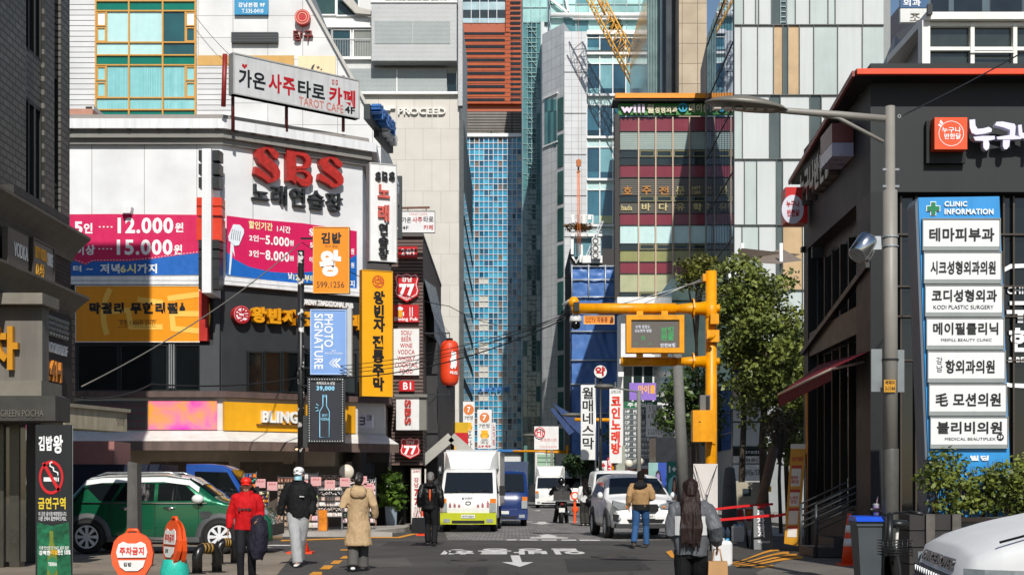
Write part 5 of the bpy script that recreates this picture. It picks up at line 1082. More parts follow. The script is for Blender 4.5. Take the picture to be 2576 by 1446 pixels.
b=MB();ed=V((exb-exl,36.2-26.55,0));b.obox(V((exl-.02,26.56,ez)),ed,V((-.05,0,0)),V((0,0,et-ez-.03)));b.build('red_edge',mat('#8c3a30',.5,var=.1),t)
parts('soffit_light',mat('#6d6a64',.4),t,[lambda b,i=i:b.cbox(V((exl,26.55,ez-.012))+ed*(.13+.14*i)+V((.55,0,0)),.5,.12,.02)for i in range(6)])
LW=PL(2190,FD_-.02)
b=MB();LW.box(b,(2326,308,2424,414),.02,.12);b.build('sign_backing',CHAR,t)
b=MB();LW.box(b,(2337,308,2418,387),.12,.36);b.build('emblem_box',mat('#f0501c',.4,var=.03),t)
b=MB();b.ring(LW.pt(2378,348,.362),.235,.225,LW.n,.004,40);ptext(b,LW,'누구나',(2355,332,2402,346),.363,.02);ptext(b,LW,'반한닭',(2361,348,2402,362),.363,.02);LW.shape(b,[(2349,320),(2352,314),(2358,322),(2354,326)],.363,.003);LW.shape(b,[(2345,327),(2349,324),(2356,330),(2351,332)],.363,.003);b.build('emblem_print',WHT,t)
b=MB();LWH=mat('#dedbee',.4,var=.03)
def blob(pts,dep=.14,o=.16):LW.shape(b,pts,o,dep)
q4=lambda x,y:(1932+.2505*x,.2505*y)
blob([q4(*p)for p in((1972,1245),(2028,1240),(2032,1300),(2055,1335),(2110,1330),(2165,1315),(2195,1335),(2192,1362),(2120,1382),(2040,1392),(1995,1375),(1975,1320))])
q8=lambda x,y:(1932+.2505*x,362.2+.2505*y)
blob([q4(2010,1415),q4(2100,1405),q4(2225,1405),q4(2222,1440),q8(2160,5),q8(2172,40),q8(2165,85),q8(2140,105),q8(2112,80),q8(2108,40),q8(2110,8),q8(2030,5)])
blob([q4(*p)for p in((2240,1265),(2300,1262),(2420,1285),(2432,1310),(2425,1400),(2475,1415),(2490,1435),(2400,1440),(2250,1440),(2240,1415),(2372,1396),(2375,1345),(2310,1320),(2225,1300))])
blob([q8(2305,0),q8(2375,0),q8(2368,60),q8(2345,90),q8(2318,90),q8(2303,60)])
blob([q4(*p)for p in((2455,1298),(2490,1292),(2498,1370),(2571,1400),(2571,1440),(2480,1425),(2462,1390))])
blob([q4(2560,1240),q4(2590,1240),q4(2590,1446),q8(2590,90),q8(2560,90)])
b.build('lettering',LWH,t)
b=MB();letters(b,'누구나반한닭',lambda a,q,c:RS.w(RS.L*.1+a,7.95+q,.02+c),RS.L*.5,.75,.05,.2);b.build('side_lettering',mat('#5f564d',.35),t)
def side_box(nm,lab,fr,pos,r):pass
b=MB();RS.ubox(b,RS.L*.63,8.3,RS.L*.8,8.68,.02,.45);b.build('side_logo_box',mat('#6a2a2a',.4),t);b=MB();RS.ubox(b,RS.L*.63,8.02,RS.L*.8,8.29,.02,.45);b.build('side_logo_box',mat('#9d98b0',.3),t)
t=sign('cube_sign','red cube sign with white oval and red Korean letters on restaurant corner','sign',PL(1965,33.6),(1965,483,2020,570),mat('#c4161c',.4,var=.04),.55,[])
PR=PL(1965,33.05)
b=MB();c=PR.pt(1994,527,.005);b.disc(c,.255,PR.n,.006,32);
b.v=[(p[0],p[1],c.z+(p[2]-c.z)*1.32)for p in b.v];b.build('oval_print',mat('#d5d3df',.4),t)
b=MB();ptext(b,PR,'누구나',(1978,505,2011,522),.014,.04);ptext(b,PR,'반한닭',(1980,527,2011,545),.014,.04);b.build('lettering',REDT,t)
t=thing('window_lettering','black glazed front with large white letters at right picture edge','sign',P(2560,HY,27.5))
b=MB();
b.box((X(2206,27)+.02,27.3,0),(16,27.5,zr0));b.build('glazing',mat('#141718',.06,.3,var=.2,spec=1),t)
b=MB();PF=PL(2190,27.28)
for x in(2262,2300,2520,2545):PF.box(b,(x,495,x+4,1300),.0,.08)
for y in(590,720,795,905):PF.box(b,(2206,y,2700,y+4),.081,.12)
b.build('frame',mat('#4b4138',.4,.3),t)
b=MB();ptext(b,PF,'CHICKEN',(2532,722,2640,740),.03,.03);ptext(b,PF,'구',(2531,758,2600,812),.03,.05);ptext(b,PF,'한',(2537,825,2600,885),.03,.05);ptext(b,PF,'& BEER',(2534,898,2600,912),.03,.03)
PF.shape(b,[(2521,676),(2540,665),(2576,664),(2640,670),(2640,681),(2576,674),(2542,676),(2522,686)],.03,.01);PF.shape(b,[(2521,960),(2540,964),(2576,965),(2640,960),(2640,970),(2576,976),(2540,974),(2521,969)],.03,.01);b.build('lettering',WHT,t)
t=thing('folding_awning','narrow dark red folding awning sticking out from restaurant side','awning',RS.w(RS.L*.5,Zh(930,30),0))
a0,a1=RS.w(RS.L*.25,Zh(905,31),-.02),RS.w(RS.L-.1,Zh(882,27.2),-.02);f0,f1=P(1958,992,31.0),P(2092,928,27.6)
b=MB();b.poly(a0,a1,f1,f0);b.loft([[f0,f1],[f0-V((0,0,.28)),f1-V((0,0,.22))]],False);b.build('canvas',mat('#6a0e1a',.7,var=.15,spec=.2),t)
b=MB();b.tube([f0,f1],.028,8);b.build('front_bar',mat('#b5a698',.4),t);b=MB();b.tube([f1,RS.w(RS.L-.5,Zh(915,28),0)],.03);b.tube([f0,RS.w(RS.L*.3,Zh(960,31),0)],.03);b.build('folding_arm',mat('#8a7467',.5),t)
t=thing('entrance_steps','black timber entrance steps with sloping tube railing','steps',G(2080,1400))
b=MB();s0=V((X(2030,29.2),29.2,0));
for i in range(5):b.box((s0.x+.0+.42*i,28.6,.02),(s0.x+2.6,30.0,.2+.19*i))if i==0 else b.box((s0.x+.42*i,28.6+.002*i,.2+.19*(i-1)),(s0.x+2.6,30.0,.2+.19*i))
b.build('tread',mat('#3b3a38',.6,var=.25,sc=4),t)
for yy in(28.55,30.05):
 b=MB()
 for k in range(5):b.tube([V((s0.x+.05,yy,.55+.13*k)),V((s0.x+2.1,yy,1.5+.13*k))],.02)
 for xx,z0 in((.05,.02),(2.1,.5)):b.tube([V((s0.x+xx,yy,z0)),V((s0.x+xx,yy,(1.07 if xx<1 else 2.02)))],.028)
 b.build('railing',mat('#4a4e50',.4,.4),t)
b=MB();b.tube([P(2031,980,33.5),P(2035,1290,33.5)],.05);tag(b.build('downpipe',mat('#e08a12',.4)),'thin orange pipe running down the restaurant far corner','pipe')
b=MB();b.tube([P(2058,640,32.5),P(2058,1300,32.5)],.025);b.cbox(P(2056,635,32.5),.25,.1,.25);tag(b.build('pole_speaker',DARKMETAL),'thin dark pole topped by a square box under the restaurant canopy','pole')
# ---------------------------------------------------------------- glasshouse on its roof
GH=PL(2220,31.0)
t=thing('roof_glasshouse','white framed glass rooftop room above the black restaurant','roof room',GH.pt(2400,180))
b=MB();GH.box(b,(2322,40,2700,58),-3,.25);GH.box(b,(2316,56,2336,185),-.2,.12)
for x in(2438,2545):GH.box(b,(x,62,x+10,185),-.1,.1)
for y in(60,121):GH.box(b,(2336.5,y,2700,y+9),-.09,.08)
GH.box(b,(2436,134,2546,138),.1,.14);b.build('frame',mat('#e6e4dc',.45,var=.05),t)
for x0,x1 in((2337,2437),(2449,2544),(2556,2660)):
 for y0,y1 in((70,120),(131,185)):b=MB();GH.box(b,(x0,y0,x1,y1),-.06,-.04);b.build('window',mat('#3c4440',.05,.35,var=.2,spec=1),t)
b=MB();b.prism([P(2326,42,31.2),P(2330,185,31.2),P(2212,185,37),P(2252,88,37)],V((.1,.3,0)));b.build('tent_side',mat('#74787b',.5,var=.25,sc=1.5),t)
b=MB();GH.box(b,(2322,24,2334,50),.26,.35);b.build('gutter_box',DARKMETAL,t)
b=MB();b.prism([V((X(2216,31),31.3,zt+.1)),V((15,31.3,zt+.1)),V((15,36,zt+.1)),V((X(2216,36),36,zt+.1))],V((0,0,.1)));b.build('deck',mat('#4a4a48',.7),t)
# ---------------------------------------------------------------- clinic information pylon
t=thing('information_pylon','tall blue clinic information pylon with seven white name panels','sign',P(2428,HY,22).xy.to_3d())
CL=PL(2310,22.0);CBL=mat('#2f8fd0',.4,var=.06,streak=.1)
lean=lambda y:25*(y-495)/645
b=MB();b.prism([CL.pt(2310,497),CL.pt(2514,494),CL.pt(2548,1350),CL.pt(2343,1350)],V((0,.5,0)));b.build('pylon_body',CBL,t)
b=MB();b.prism([CL.pt(2303,512,-.02),CL.pt(2309.5,497,-.02),CL.pt(2342,1350,-.02),CL.pt(2336,1350,-.02)],V((0,.46,0)));b.build('side_panel',mat('#5d6a76',.5),t)
names=(('테마피부과',None),('시크성형외과의원',None),('코디성형외과','KODI PLASTIC SURGERY'),('메이필클리닉','MEIFILL BEAUTY CLINIC'),('항외과의원',None),('毛 모션의원',None),('블리비의원','MEDICAL BEAUTIPLEX'))
GREYL=mat('#8f9492',.4,var=.05)
for i,(a,c)in enumerate(names):
 y0=553+82.7*i;y1=y0+77;dx=lean(y0);x0,x1=2317+dx,2509+dx+1
 b=MB();CL.box(b,(x0,y0,x1,y1),.005,.05);p=b.build('name_panel',mat('#e2e3e1',.35,var=.04),t)
 b=MB();CL.box(b,(x0,y1-9,x1,y1),.051,.058);CL.frame(b,(x0-1.5,y0-2,x1+1.5,y1+1.5),.012,.004,.07);b.build('panel_rail',GREYL,p)
 b=MB();yy=(y0+22,y0+55)if c is None else(y0+11,y0+41)
 xx=(x0+16,x1-14)
 if i==4:xx=(x0+44,x1-26);ptext(b,CL,'강\n남',(x0+21,y0+15,x0+36,y0+52),.052,.0,.006)
 ptext(b,CL,a,(xx[0],yy[0],xx[1],yy[1]),.052,.02,.012)
 if c:ptext(b,CL,c,((x0+20,y0+50,x1-22,y0+60)if i<3 else(x0+36,y0+51,x1-30,y0+58)),.052,.0,.006)
 if i==6:b.disc(CL.pt(x1-18,y1-27,.052),.055,CL.n,.006,20)
 b.build('lettering',BLKT,p)
 if i==6:b=MB();ptext(b,CL,'3F',(x1-24,y1-31,x1-12,y1-23),.0585,.03);b.build('lettering',WHT,p)
b=MB();ptext(b,CL,'CLINIC',(2375,507,2432,520),.002,.03,.02);ptext(b,CL,'INFORMATION',(2375,526,2498,540),.002,.03,.02);ptext(b,CL,'빌딩',(2440,1145,2486,1158),.002,.04,.02);b.build('lettering',WHT,t)
for m,w,l,o in((WHT,7.2,17.5,.002),(mat('#0e7a4c',.4,var=0),5.4,15.4,.016)):
 b=MB();c=(2347,525);CL.shape(b,[(c[0]-w,c[1]-l),(c[0]+w,c[1]-l),(c[0]+w,c[1]-w),(c[0]+l,c[1]-w),(c[0]+l,c[1]+w),(c[0]+w,c[1]+w),(c[0]+w,c[1]+l),(c[0]-w,c[1]+l),(c[0]-w,c[1]+w),(c[0]-l,c[1]+w),(c[0]-l,c[1]-w),(c[0]-w,c[1]-w)],o,.013);b.build('cross_emblem',m,t)
t=thing('planter','dark timber planter box with sloping stone kerb under the hedge','planter',G(2400,1480))
pz=Zh(1292,21.3);px0=X(2288,21.3);px1=X(2395,21.3)
b=MB();
for i in range(5):b.box((px0,21.3,.05+i*.25),(px1,22.9,.285+i*.25))if .285+i*.25<pz else None
b.build('timber_boards',mat('#2d2a28',.7,var=.3,sc=5),t)
parts('batten',mat('#5b5650',.7,var=.4,sc=6),t,[lambda b,x=x:b.box((X(x,21.2),21.24,.1),(X(x+22,21.2),21.29,pz))for x in(2332,2398)])
b=MB();b.prism([V((px1+.02,21.5,.0)),V((13,21.5,0)),V((13,21.5,pz+.16)),V((px1+.02,21.5,pz-.08))],V((0,1.5,0)));b.build('stone_kerb',mat('#5d5d5c',.35,var=.45,sc=6),t)
b=MB();b.box((px0+.02,21.4,pz-.12),(13,22.8,pz-.06));b.build('soil',mat('#2b2118',.9,var=.3),t)
HEDL=leafmat('#28360f','#8a9440',.45)
t=thing('hedge','straggly green and brown hedge in the planter hiding pylon foot','hedge',V((8.2,21.9,pz-.06)))
b=MB();g=random.Random(77)
for(x,y,rx,ry,n)in((2375,1165,55,42,500),(2350,1205,48,30,260),(2420,1230,40,40,260),(2460,1215,45,45,420),(2525,1205,50,45,480),(2590,1190,60,60,500),(2480,1265,80,24,420),(2580,1260,70,34,420),(2390,1270,50,20,150)):
 leafball(b,P(x,y,21.75+g.uniform(-.15,.3)),(rx/F*22,.35,ry/F*22),n,.085,int(x+y),lo=.3)
b.build('foliage',HEDL,t)
b=MB()
for i in range(46):
 x=g.uniform(2340,2600);p=P(x,1285,21.9+g.uniform(-.2,.3));p.z=pz-.08;q=P(x+g.uniform(-26,26),g.uniform(1150,1230),21.9);m=p.lerp(q,.5)+V((g.uniform(-.06,.06),0,0));b.tube([p,m,q],[.014,.009,.004],5)
b.build('stems',mat('#4a3826',.85,var=.3),t)
# ---------------------------------------------------------------- lamp post
LPX=X(2241,20.0);LPD=20.0
t=thing('street_lamp','thick beige lamp post with long arm and flat grey lamp head','street lamp',V((LPX,LPD,0)))
BEI=mat('#8a867e',.5,var=.08,sc=4,streak=.12);GRY=mat('#55544f',.5,var=.2,sc=5)
zp=lambda y:Zh(y,LPD)
b=MB();b.lathe(V((LPX,LPD,0)),[(.108,0),(.108,zp(1130)),(.106,zp(1130)+.01)],20);b.build('base_shaft',GRY,t)
b=MB();b.lathe(V((LPX-.01,LPD,0)),[(.105,zp(1130)+.01),(.1,zp(480)),(.069,zp(478)),(.067,zp(268)),(.0,zp(268))],20);b.build('shaft',BEI,t)
b=MB();b.tube([P(2226,299,LPD),P(2110,289,LPD-.05),P(1988,280,LPD-.1),P(1960,278,LPD-.1)],[.05,.05,.045,.04],10);b.tube([P(2222,357,LPD),P(2120,303,LPD-.05),P(2108,297,LPD-.05),P(2070,292,LPD-.05)],.028,8);b.build('arm',BEI,t)
b=MB();c=P(1878,268,LPD-.1);L_=105/F*LPD;rings=[]
for i in range(13):
 s_=-1+2*i/12;w_=max(.02,(1-abs(s_)**2.4))**.6;zc_=-.0-.03*s_;rings.append([c+V((L_*s_,.26*w_*math.cos(a),.10*w_*(math.sin(a)if math.sin(a)>0 else .35*math.sin(a))*(1.4-.5*abs(s_))+zc_*2))for a in[2*math.pi*k/16 for k in range(16)]])
b.smooth=True;b.loft(rings);b.build('lamp_head',mat('#6f6b62',.4,var=.1),t)
b=MB()
for i in range(6):b.cbox(c+V((-.42+i*.15,-.05,-.055-.01*(-.42+i*.15))),.1,.12,.02)
b.build('lamp_lens',mat('#b5aca0',.3),t)
b=MB();b.ring(P(2262,293,LPD),.025,.015,V((0,-1,0)),.01,14)
for y in(362+.2505*262,362+.2505*430):
 for dx in(-.09,.08):b.cbox(V((LPX+dx,LPD-.02,zp(y))),.06,.03,.03)
b.build('bracket_bolts',STEEL,t)
b=MB();PLM=PL(2226,LPD-.115);PLM.box(b,(2223,955,2252,986),.0,.02);tag(b.build('number_plate',mat('#c98f1c',.5,var=.2,sc=8)),'small yellow number plate strapped to the beige lamp post','plate')
b=MB();ptext(b,PLM,'해제자',(2226,957,2250,967),.023,.01);ptext(b,PLM,'3-1144',(2226,971,2250,982),.023,.01);o=b.build('plate_lettering',BLKT,None);o.parent=bpy.data.objects['number_plate'];o.location=o.location-bpy.data.objects['number_plate'].location
t2=thing('notice_board','grey metal notice boards seen from behind on both sides of lamp post','sign',P(2232,985,LPD));b=MB();PB_=PL(2190,LPD+.02);PB_.box(b,(2191,878,2218,985),-.02,.02);b.build('left_plate',mat('#8a8f90',.4,.6,var=.1),t2);b=MB();PB_.box(b,(2256,880,2274,986),-.02,.02);b.build('right_plate',mat('#8a8f90',.4,.6,var=.1),t2);b=MB();b.ring(V((LPX-.01,LPD,zp(906))),.12,.104,V((0,0,1)),.02,18);b.build('clamp_band',DARKMETAL,t2)
t2=thing('spotlight','pair of chrome cylinder spotlights clamped to the lamp post','spotlight',P(2200,620,LPD-.2));b=MB();d_=(P(2148,655,LPD-.3)-P(2185,600,LPD-.1)).normalized()
b.lathe(P(2185,600,LPD-.15),[(.0,0),(.13,.01),(.135,.05),(.135,.36),(.11,.365),(.0,.34)],18,d_);b.build('cylinder_lamp',CHROME,t2);b=MB();b.lathe(P(2194,612,LPD-.05),[(.0,0),(.1,.01),(.1,.3),(.0,.3)],16,d_);b.build('cylinder_lamp',CHROME,t2)
b=MB();b.prism([P(2182,600,LPD-.2),P(2196,594,LPD-.2),P(2216,594,LPD-.2),P(2218,627,LPD-.2),P(2198,628,LPD-.2),P(2186,612,LPD-.2)],V((0,.02,0)));b.ring(V((LPX-.01,LPD,zp(598))),.115,.102,V((0,0,1)),.02,18);b.ring(V((LPX-.01,LPD,zp(622))),.115,.102,V((0,0,1)),.02,18);b.build('bracket_plate',mat('#b9bdbe',.35,.6),t2)
def wire(pts,r,name,lab,sag=0.,m=None):
 b=MB();n=14;out=[]
 for(p,q)in zip(pts,pts[1:]):
  for i in range(n+1):s=i/n;w=V(p).lerp(V(q),s);w.z-=sag*4*s*(1-s);out.append(w)
 b.tube([p for i,p in enumerate(out)if i==0 or(p-out[i-1]).length>1e-4],r,5);o=b.build(name,m or mat('#161616',.6,var=0),None,(0,0,0));return tag(o,lab,'wire')
wire([P(2264,294,LPD),P(2620,105,24)],.012,'cable','black cable running up right from the lamp post top',.03)
# ================================================================= TREES
def tree(name,lab,base,top,crown,seed,n,leaf,ms,trunk_r=.14,group=None,limbs=9,cat='tree',clumps=60,r_cl=.55):
 """crown = (centre, radii); leaf clumps are spread through it with gaps, limbs reach into it"""
 t=thing(name,lab,cat,base,group);g=random.Random(seed);c,rr=V(crown[0]),V(crown[1])
 b=MB();m=V(base).lerp(c,.5)+V((g.uniform(-.15,.15),0,0));b.tube([V(base),m,c],[trunk_r,trunk_r*.8,trunk_r*.5],9)
 ends=[]
 for i in range(limbs):
  d=V((g.uniform(-1,1),g.uniform(-1,1),g.uniform(-.5,1)));d.normalize();e=c+V((d.x*rr.x,d.y*rr.y,d.z*rr.z))*g.uniform(.6,.95);s0=m.lerp(c,g.uniform(.2,1));k=s0.lerp(e,.5)+V((0,0,.15));b.tube([s0,k,e],[trunk_r*.4,trunk_r*.25,trunk_r*.1],6);ends.append(e)
 b.build('trunk',mat('#4a4036',.85,var=.3,sc=6,bump=.5),t)
 b=MB();cl=[]
 for i in range(clumps):
  while True:
   p=V((g.uniform(-1,1),g.uniform(-1,1),g.uniform(-1,1)))
   if .25<p.length<1:break
  cl.append(c+V((p.x*rr.x,p.y*rr.y,p.z*rr.z)))
 cl+=ends
 for q in cl:
  r=r_cl*g.uniform(.5,1.25);leafball(b,q,(r,r,r*.7),max(8,int(n*r*r/(len(cl)*r_cl*r_cl))),leaf,g.randrange(10**6),lo=.0)
 b.build('crown',ms,t);return t
LF1=leafmat('#34431a','#8a9242',.5);LF2=leafmat('#263a18','#627a36',.5);LF3=leafmat('#1f301c','#47603a',.55)
def at(x,y,d):return P(x,y,d)
tree('street_tree','leafy green tree behind the yellow pole, beside the restaurant',G(1925,1330),0,(at(1930,880,46),(1.4,1.4,2.6)),1,11500,.17,LF1,.16,'trees behind the yellow pole',12,clumps=140,r_cl=.46)
tree('street_tree','tall thin-topped tree with top branches against white glass block',G(1862,1330),0,(at(1860,760,47),(1.0,1.1,1.6)),2,5500,.17,LF1,.12,'trees behind the yellow pole',10,clumps=70,r_cl=.4)
tree('street_tree','lower spreading tree left of the yellow pole over street banners',G(1760,1300),0,(at(1742,1010,50),(1.1,1.2,1.5)),3,5200,.17,LF2,.14,'trees behind the yellow pole',12,clumps=80,r_cl=.42)
tree('street_tree','slim tree top rising against the clinic block glass',G(1760,1290),0,(at(1752,690,60),(.8,.8,.75)),4,2300,.17,leafmat('#3a4016','#7a7a30'),.1,'trees behind the yellow pole',8,clumps=26,r_cl=.4)
tree('street_tree','dark bush-like tree low at the right of the trees by the restaurant',G(1985,1330),0,(at(1990,1010,44),(.75,1,2.1)),14,6500,.16,LF1,.1,'trees behind the yellow pole',9,clumps=80,r_cl=.42)
tree('street_tree','small dark conifer-like street tree in front of the far white wall',G(1453,1262),0,(at(1453,1170,92),(.85,.8,.75)),5,1800,.25,LF3,.1,None,8,clumps=26,r_cl=.4)
tree('street_tree','green tree behind the distant yellow CCTV pole',G(1560,1262),0,(at(1567,1090,88),(.9,.9,1.6)),6,2200,.22,LF2,.1,None,8,clumps=34,r_cl=.5)
tree('vine_tree','bare dry shrub tangle above the restaurant corner wall',G(1965,1350),0,(at(1965,1070,41),(.55,.5,.5)),7,700,.1,leafmat('#3a2c1c','#6a5538'),.06,None,26,'shrub',clumps=16,r_cl=.3)
SAIL=mat('#7a6d62',.7,var=.1)
t=thing('shade_sail','brown triangular shade sails on white poles above the trees','shade sail',P(1870,700,55));b=MB()
b.poly(P(1845,655,54),P(1866,624,54),P(2015,640,57),P(1960,655,56));b.poly(P(1880,660,54),P(1965,624,57),P(2020,655,55),P(1950,664,53));b.build('sail',SAIL,t)
parts('sail_post',WHITE,t,[lambda b,x=x,y=y:b.tube([P(x,y,54.5),P(x,760,54.5)],.07,8)for x,y in((1868,612),(1836,648),(1965,612))])
b=MB();b.box((X(1690,66),66.0,6.0),(X(1838,66),74,Zh(700,66)));b.prism([P(1690,755,65.9),P(1720,702,65.9),P(1838,702,65.9),P(1838,755,65.9)],V((0,.05,0)));t=b.build('roof_terrace',mat('#4a5a56',.15,.2,var=.2),None);tag(t,'green tinted glass parapet of a roof terrace behind the yellow pole top','terrace')
# ================================================================= YELLOW POLE WITH DISPLAY BOARD
D=36.0;YP_=PL(0,D)
px=X(1789,D);t=thing('display_pole','thick yellow pole with two arms, speaker and yellow control cabinet','pole',V((px,D,0)))
b=MB();b.lathe(V((px,D,0)),[(.16,0),(.15,2.4),(.138,Zh(682,D)),(.0,Zh(680,D))],20);b.lathe(V((px,D,0)),[(.145,Zh(800,D)),(.16,Zh(797,D)),(.16,Zh(770,D)),(.145,Zh(768,D))],20);b.build('shaft',YEL,t)
for y,x0,r in((776,1438,.135),(909,1562,.115)):
 b=MB();b.tube([P(x0,y,D-.02),P(1700,y,D-.02)],[r,r],14);b.tube([P(1700,y,D-.02),P(1775,y,D-.02)],[r*.8,r*1.3],12);b.tube([P(1800,y,D),P(1810,y,D)],r*.8,10);b.ring(P(1742,y,D-.02),r*1.9,.02,V((1,0,0)),.04,8);b.build('arm',YEL,t)
b=MB();YP_.box(b,(1736,1034,1790,1112),.17,.55);b.build('control_cabinet',YEL,t);b=MB();YP_.box(b,(1750,1062,1756,1064),.551,.56);b.build('cabinet_lock',DARKMETAL,t)
b=MB();YP_.box(b,(1757,995,1782,1034),.1,.35);b.build('loudspeaker',mat('#6b6a67',.6,var=.1),t);b=MB();YP_.box(b,(1771,998,1780,1031),.351,.37);b.build('speaker_grille',mat('#1d1d1d',.7),t)
b=MB();YP_.box(b,(1783,793,1804,818),.16,.32);YP_.box(b,(1775,832,1806,862),.12,.24);b.tube([P(1782,856,D-.3),P(1796,844,D-.5)],.05,10);b.build('clamp_box',YEL,t)
b=MB();YP_.box(b,(1783,1113,1797,1116),.1,.175);YP_.box(b,(1767,690,1775,708),-.1,.1);b.build('bracket',YEL,t)
b=MB();b.tube([P(1770,700,D),P(1622,762,D-.1)],.012,4);b.tube([P(1770,706,D),P(1545,770,D-.1)],.012,4);b.build('stay_cable',mat('#b9bcbc',.4,.5),t)
b=MB();b.lathe(P(1443,760,D-.05),[(.13,-.1),(.13,.12),(.0,.14)],12,V((0,1,0)));YP_.box(b,(1438,755,1453,770),.05,.1);b.build('camera_housing',YEL,t)
t=thing('display_board','yellow framed walking guide display with green Korean lettering','display board',P(1645,892,D-.1));DB=PL(0,D-.18)
b=MB();DB.box(b,(1573,796,1717,890),.0,.3);b.build('casing',YEL,t);b=MB();DB.frame(b,(1573,796,1717,890),.12,.301,.36);b.build('frame',YEL,t)
b=MB();DB.box(b,(1584,806,1706,880),.301,.312);b.build('screen',mat('#5f5a54',.5,var=.06,sc=30),t)
b=MB();ptext(b,DB,'보행 혼잡도',(1596,821,1632,829),.314,.015);ptext(b,DB,'신논현역 방말',(1594,831,1636,839),.314,.02);ptext(b,DB,'안전보행',(1658,866,1695,876),.314,.03);b.build('lettering',mat('#cfd3df',.4,emit=.15),t)
b=MB();ptext(b,DB,'보행\n원활',(1659,825,1692,859),.314,.03,ls=.9);
for x,y,s_ in((1615,848,5),(1615,853,5),(1598,866,3),(1633,866,3)):DB.shape(b,[(x-s_,y+s_*.8),(x,y-s_*.2),(x+s_,y+s_*.8),(x+s_,y+s_*1.3),(x,y+s_*.3),(x-s_,y+s_*1.3)],.314,.003)
b.build('lettering',mat('#3f9b58',.4,emit=.15),t)
parts('hanger',YEL,t,[lambda b,x=x,y=y:DB.box(b,(x-8,y[0],x+8,y[1]),.05,.2)for x in(1608,1670)for y in((784,796),(890,902))])
t=sign('wall_sign','small orange CCTV notice with bell hanging under the yellow arm','sign',PL(0,D-.1),(1468,794,1545,816),mat('#ef8a1f',.4,var=.04),.05,[('CCTV 작동중',(1473,798,1528,812),mat('#5a2a0c',.4,var=0),dict(bold=.01))],frame=mat('#f4c98a',.4),fw=.015)
b=MB();q=PL(0,D-.15);q.shape(b,[(1534,808),(1536,800),(1539,797),(1542,800),(1544,808)],.06,.004);b.build('bell_print',mat('#5a2a0c',.4,var=0),t)
t=thing('security_camera','white and black dome camera hanging at the yellow arm end','camera',P(1448,825,D));c=P(1448,800,D-.02);b=MB();b.lathe(c,[(.0,.22),(.04,.2),(.05,.1),(.14,.04),(.16,-.06),(.15,-.1),(.0,-.1)],16);b.build('housing',mat('#d4d4d0',.4),t);b=MB();b.ball(c-V((0,0,.17)),.125,n=14,m=10);b.build('dome',mat('#0d0d0d',.08),t);b=MB();b.cbox(P(1450,772,D-.2),.14,.18,.22);b.build('mount',DARKMETAL,t)
b=MB();b.tube([P(1416,768,D),P(1432,756,D),P(1445,750,D)],[.05,.04,.02],8);tag(b.build('bullet_camera',mat('#a5a9aa',.4,.4)),'small grey bullet camera pointing left at the yellow arm tip','camera')
b=MB();b.tube([P(1703,880,41),P(1722,1300,41)],[.14,.19],14);tag(b.build('utility_pole',mat('#6d6c67',.8,var=.15,sc=5,streak=.2)),'slightly leaning grey concrete utility pole just left of the yellow pole','pole')
# ================================================================= STREET FURNITURE, BANNERS AND SIGNS DOWN THE STREET
def board(lab,r,d,face,texts=(),name='street_banner',cat='banner',th=.08,pole=None,**k):
 t=sign(name,lab,cat,PL(0,d),r,face,th,texts,**k)
 if pole:
  b=MB();x,y=pole;b.tube([P(x,y,d+.05),V((X(x,d),d+.05,0))],.04,8);b.build('pole',STEEL,t)
 return t
board('tall white banner with black brush style Korean letters',(1461,968,1497,1156),62,mat('#dfdfdb',.5,var=.05),[(vtext('월매네스막'),(1464,974,1494,1130),BLKT,dict(bold=.02))],pole=(1498,950))
board('white banner with big red letters reading coin down',(1533,978,1564,1164),60,mat('#e3e1dd',.5,var=.05),[('고래고래',(1536,981,1561,990),BLKT,dict(bold=.01)),(vtext('코인노'),(1537,997,1561,1080),mat('#d5371f',.4,var=0),dict(bold=.05)),(vtext('래방'),(1537,1084,1561,1142),mat('#d5371f',.4,var=0),dict(bold=.05))],pole=(1548,960))
t=thing('pharmacy_sign','round white pharmacy sign with red Korean letter on a post','sign',P(1511,HY,58).xy.to_3d());b=MB();q=PL(0,58);b.disc(q.pt(1510,935),.255,q.n,.12,28);b.build('disc',mat('#e6e4da',.5),t);b=MB();ptext(b,q,'약',(1497,922,1522,946),.123,.05);b.build('lettering',REDT,t);b=MB();ptext(b,q,'1F →',(1503,949,1518,953),.123,.0);b.build('lettering',BLKT,t);b=MB();b.tube([P(1510,948,58.1),V((X(1512,58),58.1,0))],.06,8);b.build('post',DARKMETAL,t)
board('purple banner with yellow letters half hidden by tree',(1583,963,1650,1006),63,mat('#8d6cc0',.5,var=.08),[('아이클',(1605,968,1648,990),YELT,dict(bold=.03))])
t=thing('clinic_directory','grey clinic floor directory with green header below white building','sign',P(1625,HY,74).xy.to_3d());q=PL(0,74.0);b=MB();q.box(b,(1568,1010,1652,1170),.0,.3);b.build('panel',mat('#4e5657',.5),t);b=MB();q.box(b,(1569,1011,1652,1027),.3,.34);b.build('header',mat('#1f6a45',.4),t);b=MB();ptext(b,q,'주성빌딩',(1577,1013,1640,1024),.342,.03)
for i,(f,n)in enumerate((('14F','MINT'),('13F','참사랑'),('12F','드미성형'),('11F','라명클리닉'),('9F','에스엠성형'),('8F','부과 비만클리닉의원'),('7F','미크성형외과의원'),('6F','아이린여성의원'),('5F','아이플러스안과'),('3F','내과의원'))):
 y=1031+i*13.8;ptext(b,q,f,(1571,y,1583,y+8),.302,.02);ptext(b,q,n,(1592,y,1592+7*len(n),y+9),.302,.02)
b.build('lettering',WHT,t);b=MB()
for i in range(11):q.box(b,(1568,1027.5+i*13.8,1652,1028.7+i*13.8),.3,.33)
b.build('divider',mat('#aab2b2',.4),t)
